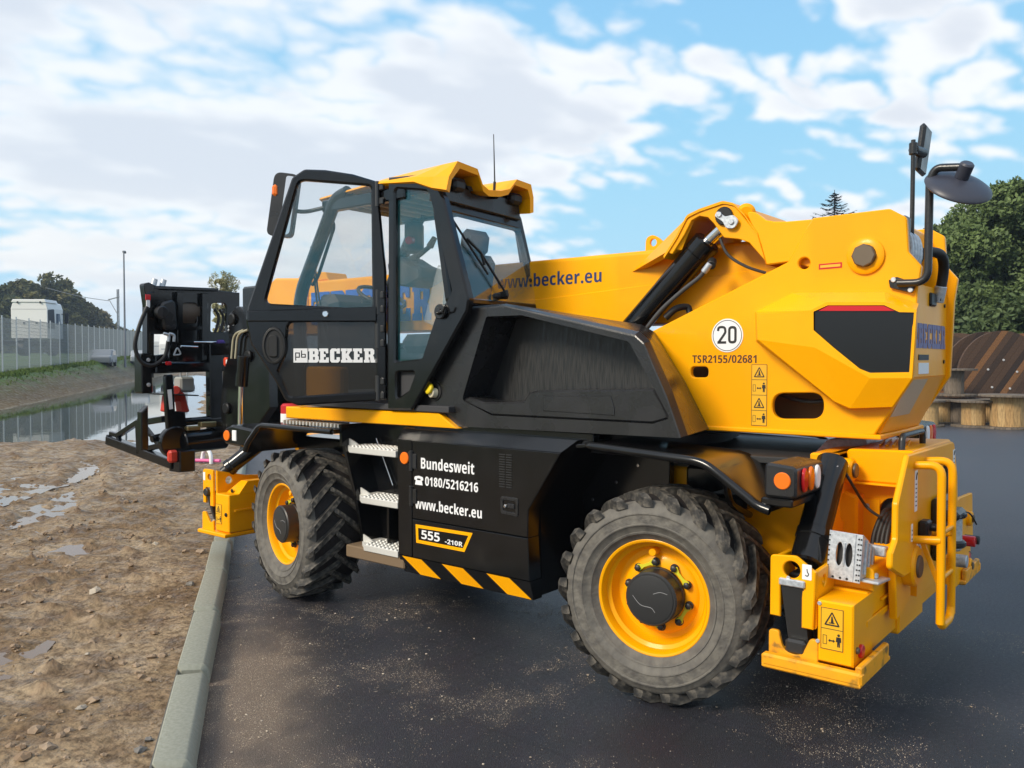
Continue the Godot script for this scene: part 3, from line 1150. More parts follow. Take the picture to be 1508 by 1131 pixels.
# ---------------------------------------------------------------- cable drums
func drum(label: String, at: Vector3, fr: float, cr: float, h: float, tone: int, rot := Basis(), planks := 11, axle_at_middle := false) -> Node3D:
	var o := thing("cable_drum", label, "cable drum", at, "wooden cable drums stacked at the edge of the yard")
	o.basis = rot
	var th := 0.055 if fr < 0.9 else 0.09
	var r := RandomNumberGenerator.new()
	r.seed = hash(label)
	var y0 := -h / 2 if axle_at_middle else 0.0
	var woods := [["wood_fresh", Color(0.46, 0.28, 0.11), Color(0.56, 0.38, 0.17)], ["wood_grey", Color(0.15, 0.12, 0.09), Color(0.23, 0.18, 0.13)], ["wood_dark", Color(0.032, 0.019, 0.014), Color(0.120, 0.064, 0.034)], ["wood_rust", Color(0.16, 0.065, 0.025), Color(0.24, 0.11, 0.04)]]
	for f in 2:
		var y := y0 + (0.0 if f == 0 else h - th)
		var rim: Array = woods[1 if tone == 0 else tone]
		for i in planks:
			var a := lerpf(-fr, fr, float(i) / planks) + 0.004
			var e := lerpf(-fr, fr, float(i + 1) / planks) - 0.004
			var lp := PackedVector2Array()
			for k in 6:
				var x := lerpf(a, e, k / 5.0)
				lp.append(Vector2(x, sqrt(maxf(0.0, fr * fr - x * x)) + 0.004))
			for k in 6:
				var x := lerpf(e, a, k / 5.0)
				lp.append(Vector2(x, -sqrt(maxf(0.0, fr * fr - x * x)) - 0.004))
			var b := MB.new()
			b.sweep(lp, [Vector2(y, 0.004), Vector2(y + 0.005, 0), Vector2(y + th - 0.005, 0), Vector2(y + th, 0.004)], TY())
			var w := rim
			if tone == 2 and f == 1 and (i == 3 or i == 9):
				w = woods[3]
			put("plank", b, wood(w[0] + str(r.randi() % 5), (w[1] as Color).lerp(w[2], r.randf())), o)
	var n := 14 if fr < 0.9 else 26
	var cw: Array = woods[tone]
	for i in n:
		var a := TAU * i / n
		var b := MB.new()
		var wd := TAU * cr / n * 1.02
		b.box(Vector3.ZERO, V(wd, h - th * 2 - 0.002, 0.03), 0.004)
		var s := shared("stave", b.mesh(), wood(cw[0] + str(r.randi() % 3), (cw[1] as Color).lerp(cw[2], r.randf())), o, Transform3D(Basis(Vector3.UP, PI / 2 - a), Vector3(cos(a) * cr, y0 + h / 2, sin(a) * cr)))
	if fr > 0.9:
		for i in 5:
			var a := TAU * i / 5 + 0.4
			var b := MB.new()
			b.cyl(V(cos(a) * cr * 0.8, y0 + h, sin(a) * cr * 0.8), V(cos(a) * cr * 0.8, y0 + h + 0.03, sin(a) * cr * 0.8), 0.035, 8)
			put("bolt", b, M("bolt_plate", Color(0.5, 0.5, 0.5), 0.5), o)
	return o

func wood(key: String, c: Color) -> StandardMaterial3D:
	if mats.has(key):
		return mats[key]
	var m := M(key, c, 0.8)
	if not mats.has("wood_tex"):
		mats["wood_tex"] = tex(81, 0.02, [[0.1, g(0.72)], [0.45, g(0.90)], [0.9, g(1.0)]], 256, 5)
	m.albedo_texture = mats["wood_tex"]
	return tri_uv(m, Vector3(5, 0.7, 5), false)

func surroundings() -> void:
	fence()
	grass()
	truck()
	far_truck(V(-97.5, 1.55, -49.2), 2.5, "small white truck cab beside the foot of the railway mast, far along the fence")
	far_truck(V(-90.0, 1.1, -47.2), 2.3, "small white truck cab just left of the black winch frame, far along the fence")
	far_car(V(-71.0, 1.3, -30.0), -0.57, "pale grey car parked behind the fence, right of the white tractor", Color(0.20, 0.215, 0.23))
	far_car(V(-85.0, 1.4, -40.6), -0.5, "white car parked farther along behind the fence, below the street lamp", Color(0.40, 0.41, 0.42))
	masts()
	var g0 := Color(0.085, 0.090, 0.025)
	var g1 := Color(0.20, 0.175, 0.05)
	tree("broadleaf_tree", "tallest olive brown tree behind the white tractor, its crown thinning at the top", V(-174.2, 0.8, -69.5), 18.6, 6.0, 0.62, 9000, 3, g0, g1, 0.1)
	tree("broadleaf_tree", "dark round tree at the far left edge behind the fence", V(-171.5, 0.8, -58.8), 15.0, 7.6, 0.66, 8000, 4, g0, Color(0.15, 0.155, 0.045), 0.1)
	tree("broadleaf_tree", "low olive tree between the far left tree and the tallest one", V(-173.3, 0.8, -63.8), 16.6, 6.6, 0.66, 8000, 5, g0, g1, 0.1)
	tree("broadleaf_tree", "brownish tree on the right shoulder of the tallest one behind the fence", V(-178.6, 0.8, -76.0), 14.8, 5.6, 0.62, 7000, 6, g0, Color(0.22, 0.155, 0.05), 0.08)
	tree("broadleaf_tree", "lowest bushy tree sloping down towards the street lamp", V(-182.1, 0.9, -81.8), 11.6, 5.2, 0.62, 6000, 7, g0, Color(0.20, 0.15, 0.05), 0.06)
	tree("broadleaf_tree", "small far bush just right of the lamp post foot", V(-190.0, 0.5, -92.0), 8.5, 5.0, 0.6, 3500, 12, g0, Color(0.19, 0.15, 0.05), 0.1)
	tree("birch_tree", "thin pale birch showing above and through the black winch frame", V(-37.0, 0.3, -20.6), 6.6, 0.95, 0.075, 4200, 8, Color(0.24, 0.23, 0.11), Color(0.46, 0.42, 0.20), 0.1)
	spruce(V(-14.4, 0.0, -50.8), 12.9)
	var d0 := Color(0.045, 0.075, 0.022)
	var d1 := Color(0.15, 0.215, 0.06)
	tree("broadleaf_tree", "large green tree on the right behind the round mirror", V(-2.2, 0.0, -36.6), 9.5, 4.2, 0.165, 32000, 21, d0, d1, 0.16)
	tree("broadleaf_tree", "darker green tree half hidden behind the turret, left of the large one", V(-5.4, 0.0, -39.0), 8.6, 3.0, 0.18, 15000, 22, d0, Color(0.11, 0.16, 0.05), 0.14)
	tree("broadleaf_tree", "green tree cut by the right edge of the view", V(2.6, 0.0, -34.4), 9.0, 4.0, 0.17, 18000, 23, d0, d1, 0.14)
	tree("broadleaf_tree", "low dark bush behind the cable drums", V(-1.2, 0.0, -31.5), 3.8, 2.6, 0.22, 5000, 24, d0, Color(0.09, 0.13, 0.04), 0.06)
	tree("broadleaf_tree", "low dark bush behind the cable drums beside the tree cut by the view", V(2.6, 0.0, -30.0), 3.7, 2.6, 0.22, 5000, 25, d0, Color(0.09, 0.13, 0.04), 0.06)
	# drums, left to right
	drum("small fresh pine drum at the left end of the front row, half behind the turret", V(-1.88, 0, -20.52), 0.45, 0.27, 0.74, 0)
	drum("fresh pine drum squeezed between the left front drum and the grey one", V(-1.82, 0, -21.86), 0.5, 0.25, 0.72, 0)
	drum("grey weathered drum standing under the stacked one", V(-1.49, 0, -22.12), 0.55, 0.28, 0.72, 1)
	drum("small fresh pine drum in the middle of the front row", V(-0.83, 0, -21.11), 0.56, 0.28, 0.74, 0)
	drum("fresh pine drum partly hidden behind the two front ones", V(-0.69, 0, -22.64), 0.56, 0.27, 0.72, 0)
	drum("largest fresh pine drum standing in front at the right", V(-0.00, 0, -21.14), 0.72, 0.40, 0.92, 0)
	drum("grey drum lying stacked on top of the standing ones", V(-1.61, 0.80, -22.54), 0.62, 0.25, 0.80, 1)
	var up := func(deg: float, roll: float): return Basis(Vector3.UP, deg_to_rad(deg)) * Basis(Vector3.RIGHT, PI / 2) * Basis(Vector3.UP, roll)
	drum("big dark drum on edge with slanting planks and an orange streak", V(-1.01, 1.38, -25.08), 1.38, 0.6, 0.95, 2, up.call(40.0, -0.62), 15, true)
	drum("big brown drum on edge at the left behind the turret", V(-2.33, 1.38, -26.58), 1.38, 0.6, 1.0, 2, up.call(12.0, 1.3), 15, true)
	drum("rust brown drum on edge at the right edge of the view", V(-0.45, 1.38, -28.10), 1.38, 0.6, 1.0, 3, up.call(6.0, 1.45), 15, true)


# ---------------------------------------------------------------- the telehandler
var YEL: StandardMaterial3D
var BLK: StandardMaterial3D
var PLA: StandardMaterial3D
var CHR: StandardMaterial3D
var STE: StandardMaterial3D
var GLS: StandardMaterial3D
var WHT: StandardMaterial3D
var RUB: StandardMaterial3D
var RED: StandardMaterial3D
var ORA: StandardMaterial3D
var INK: StandardMaterial3D
var BLU: StandardMaterial3D
var STK: StandardMaterial3D

func paints() -> void:
	YEL = M("yellow_paint", g(1.0), 0.40, 0.0, 0.30)
	YEL.albedo_texture = tex(91, 0.006, [[0.2, Color(0.955, 0.645, 0.0)], [0.5, Color(0.975, 0.668, 0.0)], [0.85, Color(0.98, 0.678, 0.0)]], 256, 5)
	YEL.roughness_texture = tex(92, 0.01, [[0.2, g(0.8)], [0.8, g(1.0)]], 256, 4)
	YEL.clearcoat_enabled = true
	YEL.clearcoat = 0.12
	YEL.clearcoat_roughness = 0.12
	tri_uv(YEL, Vector3(0.7, 0.7, 0.7))
	BLK = M("black_paint", g(1.0), 0.18, 0.0, 0.5)
	BLK.albedo_texture = tex(93, 0.02, [[0.2, g(0.055)], [0.6, Color(0.065, 0.065, 0.07)], [0.9, Color(0.10, 0.098, 0.095)]], 256, 5)
	BLK.roughness_texture = tex(94, 0.015, [[0.2, g(0.75)], [0.8, g(1.0)]], 256, 5)
	tri_uv(BLK, Vector3(0.9, 0.9, 0.9))
	PLA = M("black_plastic", g(1.0), 0.35, 0.0, 0.5)
	PLA.albedo_texture = tex(95, 0.02, [[0.2, g(0.135)], [0.6, Color(0.145, 0.145, 0.152)], [0.9, g(0.158)]], 256, 5)
	PLA.normal_enabled = true
	PLA.normal_texture = bump(96, 0.3, 2.0, 256, 2)
	PLA.normal_scale = 0.06
	PLA.roughness_texture = tex(97, 0.012, [[0.35, g(0.70)], [0.6, g(1.0)]], 256, 4)
	tri_uv(PLA, Vector3(0.8, 0.8, 0.8))
	CHR = M("chrome", g(0.75), 0.08, 1.0)
	STE = M("galvanised", g(1.0), 0.42, 0.55)
	STE.albedo_texture = tex(98, 0.05, [[0.1, Color(0.66, 0.68, 0.70)], [0.5, Color(0.76, 0.78, 0.80)], [0.9, Color(0.84, 0.86, 0.87)]], 256, 3, FastNoiseLite.TYPE_CELLULAR)
	tri_uv(STE, Vector3(4, 4, 4))
	GLS = M("glass", Color(0.008, 0.18, 0.22), 0.02, 0.0, 0.5)
	GLS.transparency = BaseMaterial3D.TRANSPARENCY_ALPHA
	GLS.albedo_color.a = 0.09
	WHT = M("white_film", g(0.80), 0.5)
	RUB = M("black_rubber", g(0.012), 0.55)
	RED = M("red_lens", Color(0.55, 0.012, 0.015), 0.15)
	ORA = M("orange_lens", Color(0.85, 0.17, 0.008), 0.2)
	INK = M("black_print", g(0.015), 0.5)
	BLU = M("blue_print", Color(0.010, 0.035, 0.13), 0.5)
	STK = M("yellow_sticker", Color(0.80, 0.42, 0.01), 0.45)

func wheel(parent: Node3D, at: Vector3, yaw: float, spin: float, detailed: bool, side := 1.0) -> void:
	var w := Node3D.new()
	kid(w, "wheel", parent)
	w.transform = Transform3D(Basis(Vector3.UP, yaw + (0.0 if side > 0 else PI)) * Basis(Vector3.BACK, spin), at)
	if not mats.has("tyre_mesh"):
		var t := MB.new()
		t.col = Color(0.135, 0.125, 0.112, 1)
		t.lathe([Vector2(0.31, -0.42), Vector2(0.36, -0.435), Vector2(0.45, -0.44), Vector2(0.505, -0.425), Vector2(0.526, -0.39)], 56)
		t.col = Color(0.016, 0.015, 0.014, 1)
		t.lathe([Vector2(0.526, -0.39), Vector2(0.538, -0.30), Vector2(0.541, -0.20), Vector2(0.538, -0.10), Vector2(0.528, -0.02)], 56)
		t.col = Color(0.150, 0.138, 0.122, 1)
		t.lathe([Vector2(0.528, -0.02), Vector2(0.513, 0.018), Vector2(0.492, 0.036), Vector2(0.47, 0.044), Vector2(0.466, 0.050), Vector2(0.460, 0.050), Vector2(0.456, 0.045), Vector2(0.41, 0.047), Vector2(0.406, 0.051), Vector2(0.400, 0.050), Vector2(0.396, 0.044), Vector2(0.365, 0.032), Vector2(0.362, 0.036), Vector2(0.352, 0.032), Vector2(0.349, 0.026), Vector2(0.325, 0.008), Vector2(0.31, -0.004), Vector2(0.30, -0.03)], 72)
		mats["tyre_mesh"] = t.mesh()
		for s in 2:
			var l := MB.new()
			var prev := []
			for i in 11:
				var u := i / 10.0
				var z := lerpf(0.042, -0.235, u) if s == 0 else lerpf(-0.437, -0.160, u)
				var a := 0.40 * pow(u, 0.75) + 0.05 * u * u
				var wd := lerpf(0.062, 0.050, u) * (1.0 if i > 0 else 0.9)
				var top := 0.577 - 0.010 * pow(1.0 - u, 2.0) - (0.022 if i == 0 else 0.0) - (0.010 if i == 10 else 0.0)
				var base := 0.50 if i < 2 else 0.53
				var cur := []
				for e in [[-0.5, base], [-0.40, top], [0.40, top], [0.5, base]]:
					var an: float = a + e[0] * wd / 0.56 * (1.15 if e[1] == base else 1.0)
					cur.append(Vector3(cos(an) * e[1], sin(an) * e[1], z))
				var mid := Vector3(cos(a) * 0.52, sin(a) * 0.52, z)
				if prev.size():
					for k in 3:
						l.face([prev[k], prev[k + 1], cur[k + 1]], mid)
						l.face([prev[k], cur[k + 1], cur[k]], mid)
				if i == 0 or i == 10:
					l.face(cur, Vector3(cos(a) * 0.52, sin(a) * 0.52, -0.2))
				prev = cur
			mats["lug_mesh%d" % s] = l.mesh()
		var r := MB.new()
		r.lathe([Vector2(0.305, -0.03), Vector2(0.322, -0.014), Vector2(0.323, 0.0), Vector2(0.314, 0.005), Vector2(0.303, 0.001), Vector2(0.294, -0.016), Vector2(0.290, -0.05), Vector2(0.270, -0.062), Vector2(0.264, -0.10), Vector2(0.248, -0.122), Vector2(0.222, -0.122), Vector2(0.20, -0.102), Vector2(0.15, -0.098), Vector2(0.0, -0.098)], 64)
		mats["rim_mesh"] = r.mesh()
		var h := MB.new()
		h.lathe([Vector2(0.150, -0.1), Vector2(0.150, -0.07), Vector2(0.146, -0.066), Vector2(0.146, 0.022), Vector2(0.138, 0.03), Vector2(0.0, 0.031)], 36)
		h.lathe([Vector2(0.128, 0.0305), Vector2(0.128, 0.034), Vector2(0.124, 0.035), Vector2(0.0, 0.035)], 36)
		mats["hub_mesh"] = h.mesh()
		var n := MB.new()
		n.cyl(Vector3.ZERO, V(0, 0, 0.012), 0.024, 14, 0.003)
		n.lathe([Vector2(0.018, 0.012), Vector2(0.018, 0.03), Vector2(0.014, 0.034), Vector2(0.0, 0.035)], 6)
		mats["nut_mesh"] = n.mesh()
		var q := MB.new()
		q.plate(loop([[-0.052, -0.022, 0.008], [-0.02, -0.009], [0.02, -0.009], [0.052, -0.022, 0.008], [0.06, 0, 0.01], [0.052, 0.022, 0.008], [0.02, 0.009], [-0.02, 0.009], [-0.052, 0.022, 0.008], [-0.06, 0, 0.01]]), 0.013, 0.018, 0.001)
		mats["link_mesh"] = q.mesh()
		var tm := M("tyre_rubber", g(1.0), 0.75)
		tm.vertex_color_use_as_albedo = true
		tm.albedo_texture = tex(101, 0.025, [[0.15, Color(0.74, 0.74, 0.75)], [0.45, Color(0.88, 0.88, 0.87)], [0.75, Color(1, 1, 0.98)]], 256, 6)
		tm.normal_enabled = true
		tm.normal_texture = bump(102, 0.06, 3.0, 256, 4)
		tm.normal_scale = 0.5
		tri_uv(tm, Vector3(1.7, 1.7, 1.7), false)
		var lm := M("tread_rubber", g(1.0), 0.7)
		lm.albedo_texture = tex(103, 0.03, [[0.25, Color(0.13, 0.128, 0.125)], [0.45, Color(0.23, 0.22, 0.205)], [0.7, Color(0.42, 0.395, 0.355)]], 256, 5)
		tri_uv(lm, Vector3(2.2, 2.2, 2.2), false)
	var tyre := shared("tyre", mats["tyre_mesh"], M("tyre_rubber", g(1.0), 0.75), w)
	shared("rim", mats["rim_mesh"], YEL, w)
	shared("hub", mats["hub_mesh"], M("hub_black", g(0.022), 0.45), w)
	if detailed:
		var sc := MB.new()
		sc.tube(spline([V(-0.10, 0.02, 0.0345), V(-0.06, -0.03, 0.0352), V(0.0, -0.045, 0.0352), V(0.02, -0.07, 0.0352)], 5), 0.0016, 4)
		sc.tube(spline([V(0.02, 0.03, 0.0352), V(0.06, 0.04, 0.0352), V(0.10, 0.03, 0.0352)], 5), 0.0014, 4)
		kind(put("scratches", sc, M("scratch", g(0.30), 0.6), w), "stuff")
	for i in 21:
		for s in 2:
			shared("tread_lug", mats["lug_mesh%d" % s], M("tread_rubber", g(1.0), 0.7), w, Transform3D(Basis(Vector3.BACK, TAU * (i + 0.5 * s) / 21), Vector3.ZERO))
	if detailed:
		for i in 10:
			var a := TAU * (i + 0.5) / 10
			shared("wheel_nut", mats["nut_mesh"], M("nut_steel", g(0.05), 0.4, 0.6), w, Transform3D(Basis(), V(cos(a) * 0.178, sin(a) * 0.178, -0.098)))
		for i in 5:
			var a := TAU * (i * 2 + 1) / 10
			shared("nut_link", mats["link_mesh"], M("lime", Color(0.62, 0.58, 0.02), 0.5), w, Transform3D(Basis(Vector3.BACK, a + PI / 2), V(cos(a) * 0.170, sin(a) * 0.170, -0.098)))
		var v := MB.new()
		v.cyl(V(0, 0.235, -0.12), V(0, 0.235, -0.05), 0.022, 12)
		put("valve_guard", v, YEL, w)

func bolts(called: String, pts: Array, dir: Vector3, r: float, mat: Material, parent: Node) -> void:
	for p in pts:
		var b := MB.new()
		b.cyl(p, p + dir * r * 0.6, r, 8, r * 0.2)
		put(called, b, mat, parent)

func sub(called: String, parent: Node) -> Node3D:
	var o := Node3D.new()
	kid(o, called, parent)
	return o

# warning triangle and keep-away picture of the yellow safety labels, built on a local x-y plane of width w
func safety_label(called: String, parent: Node3D, t: Transform3D, w: float, pictures: int) -> void:
	var o := sub(called, parent)
	o.transform = t
	var h := w * 0.95
	var b := MB.new()
	b.plate(loop([[0, 0], [w, 0], [w, h * pictures], [0, h * pictures]]), 0, 0.002, 0)
	put("sticker", b, STK, o)
	b = MB.new()
	var e := w * 0.025
	b.sweep(loop([[0, 0], [w, 0], [w, h * pictures], [0, h * pictures]]), [Vector2(0.002, 0), Vector2(0.003, 0)], TZ(), [loop([[e, e], [w - e, e], [w - e, h * pictures - e], [e, h * pictures - e]])])
	for k in range(1, pictures):
		b.box(V(w / 2, h * k, 0.0027), V(w - e * 2, e, 0.001), 0)
	for k in pictures:
		var y := h * k
		if k % 2 == 1:
			var tr := loop([[w * 0.14, y + h * 0.16, w * 0.05], [w * 0.86, y + h * 0.16, w * 0.05], [w * 0.5, y + h * 0.86, w * 0.05]], 3)
			b.sweep(tr, [Vector2(0.002, 0), Vector2(0.0032, 0)], TZ(), [loop([[w * 0.245, y + h * 0.225], [w * 0.755, y + h * 0.225], [w * 0.5, y + h * 0.735]])])
			b.plate(loop([[w * 0.36, y + h * 0.27], [w * 0.62, y + h * 0.27], [w * 0.62, y + h * 0.31], [w * 0.36, y + h * 0.31]]), 0.002, 0.0032, 0)
			b.plate(loop([[w * 0.45, y + h * 0.31], [w * 0.58, y + h * 0.31], [w * 0.52, y + h * 0.62], [w * 0.47, y + h * 0.6]]), 0.002, 0.0032, 0)
		else:
			b.plate(circle(w * 0.8, y + h * 0.76, w * 0.06, 10), 0.002, 0.0032, 0)
			b.plate(loop([[w * 0.74, y + h * 0.2], [w * 0.79, y + h * 0.2], [w * 0.8, y + h * 0.42], [w * 0.81, y + h * 0.2], [w * 0.86, y + h * 0.2], [w * 0.86, y + h * 0.44], [w * 0.92, y + h * 0.44], [w * 0.9, y + h * 0.67], [w * 0.7, y + h * 0.67], [w * 0.68, y + h * 0.44], [w * 0.74, y + h * 0.44]]), 0.002, 0.0032, 0)
			b.plate(loop([[w * 0.34, y + h * 0.45], [w * 0.42, y + h * 0.53], [w * 0.42, y + h * 0.48], [w * 0.56, y + h * 0.48], [w * 0.56, y + h * 0.53], [w * 0.64, y + h * 0.45], [w * 0.56, y + h * 0.37], [w * 0.56, y + h * 0.42], [w * 0.42, y + h * 0.42], [w * 0.42, y + h * 0.37]]), 0.002, 0.0032, 0)
			var fr := loop([[w * 0.1, y + h * 0.24], [w * 0.28, y + h * 0.24], [w * 0.28, y + h * 0.68], [w * 0.1, y + h * 0.68]])
			b.sweep(fr, [Vector2(0.002, 0), Vector2(0.0032, 0)], TZ(), [MB.inset(fr, w * 0.02)])
	put("pictogram", b, INK, o)

# fat slab letters of the hire firm's mark: 6 wide blocks on a grid one unit high
func firm_letter(c: String) -> Array:
	match c:
		"B": return [loop([[0, 0], [0.62, 0, 0.12], [0.74, 0.12, 0.1], [0.74, 0.42, 0.1], [0.66, 0.52], [0.72, 0.6, 0.08], [0.72, 0.9, 0.1], [0.6, 1, 0.1], [0, 1], [0, 0.8], [0.07, 0.8], [0.07, 0.2], [0, 0.2]], 3), [loop([[0.33, 0.2], [0.46, 0.2], [0.46, 0.4], [0.33, 0.4]]), loop([[0.33, 0.6], [0.44, 0.6], [0.44, 0.8], [0.33, 0.8]])]]
		"E": return [loop([[0, 0], [0.68, 0], [0.68, 0.36], [0.5, 0.36], [0.46, 0.2], [0.33, 0.2], [0.33, 0.4], [0.46, 0.4], [0.46, 0.6], [0.33, 0.6], [0.33, 0.8], [0.44, 0.8], [0.48, 0.66], [0.64, 0.66], [0.64, 1], [0, 1], [0, 0.8], [0.07, 0.8], [0.07, 0.2], [0, 0.2]]), []]
		"C": return [loop([[0.1, 0, 0.1], [0.58, 0, 0.1], [0.7, 0.14, 0.08], [0.7, 0.38], [0.46, 0.38], [0.46, 0.2], [0.3, 0.2], [0.3, 0.8], [0.46, 0.8], [0.46, 0.64], [0.7, 0.64], [0.7, 1], [0.52, 1], [0.5, 0.95], [0.4, 1.0], [0.12, 1, 0.1], [0, 0.86, 0.08], [0, 0.14, 0.08]], 3), []]
		"K": return [loop([[0, 0], [0.42, 0], [0.42, 0.2], [0.35, 0.2], [0.35, 0.36], [0.48, 0.2], [0.43, 0.2], [0.43, 0], [0.84, 0], [0.84, 0.2], [0.76, 0.2], [0.55, 0.54], [0.7, 0.8], [0.78, 0.8], [0.78, 1], [0.44, 1], [0.44, 0.8], [0.48, 0.8], [0.35, 0.6], [0.35, 0.8], [0.42, 0.8], [0.42, 1], [0, 1], [0, 0.8], [0.07, 0.8], [0.07, 0.2], [0, 0.2]]), []]
	return [loop([[0, 0], [0.41, 0], [0.41, 0.2], [0.34, 0.2], [0.34, 0.38], [0.42, 0.38], [0.48, 0], [0.82, 0], [0.82, 0.2], [0.75, 0.2], [0.7, 0.44], [0.64, 0.5], [0.74, 0.62, 0.05], [0.74, 0.88, 0.1], [0.62, 1, 0.1], [0, 1], [0, 0.8], [0.07, 0.8], [0.07, 0.2], [0, 0.2]], 3), [loop([[0.34, 0.58], [0.47, 0.58], [0.47, 0.8], [0.34, 0.8]])]]

func firm_mark(parent: Node3D, t: Transform3D, h: float, mat: Material, emblem := true, wide := 1.0) -> void:
	var x := 0.0
	if emblem:
		var e := MB.new()
		e.plate(loop([[0, 0], [1.0, 0], [1.0, 1], [0, 1]]), 0, 0.002 / h, 0, TZ(), [
			loop([[0.12, 0.14], [0.2, 0.14], [0.2, 0.34], [0.46, 0.34], [0.46, 0.72], [0.12, 0.72]]),
			loop([[0.54, 0.34], [0.88, 0.34], [0.88, 0.62], [0.62, 0.62], [0.62, 0.86], [0.54, 0.86]])])
		e.plate(loop([[0.2, 0.42], [0.38, 0.42], [0.38, 0.64], [0.2, 0.64]]), 0, 0.002 / h, 0)
		e.plate(loop([[0.62, 0.42], [0.8, 0.42], [0.8, 0.55], [0.62, 0.55]]), 0, 0.002 / h, 0)
		var o := put("firm_emblem", e, mat, parent)
		o.transform = t * Transform3D(Basis.from_scale(V(h * wide, h, h)), Vector3.ZERO)
		x = 1.06
	for c in "BECKER":
		var f := firm_letter(c)
		var m := MB.new()
		m.plate(f[0], 0, 0.002 / h, 0, TZ(), f[1])
		var o := put("firm_letter", m, mat, parent)
		o.transform = t * Transform3D(Basis.from_scale(V(h * wide, h, h)), V(x * h * wide, 0, 0))
		x += 0.86 if c in ["K", "R"] else 0.77

func telehandler() -> void:
	paints()
	var T := thing("rotating_telehandler", "large yellow and black rotating telehandler with its cab door open", "telehandler")
	wheel(T, V(1.65, 0.575, 1.17), deg_to_rad(8), 0.1, true)
	wheel(T, V(-1.63, 0.575, 1.17), deg_to_rad(-12), 0.0, true)
	wheel(T, V(1.65, 0.575, -1.17), deg_to_rad(8), 0.3, false, -1.0)
	wheel(T, V(-1.63, 0.575, -1.17), deg_to_rad(-12), 0.5, false, -1.0)
	chassis(T)
	side_box(T)
	rear_frame(T)
	outriggers(T)
	turret(T)
	boom(T)
	hood(T)
	cab(T)
	door(T)

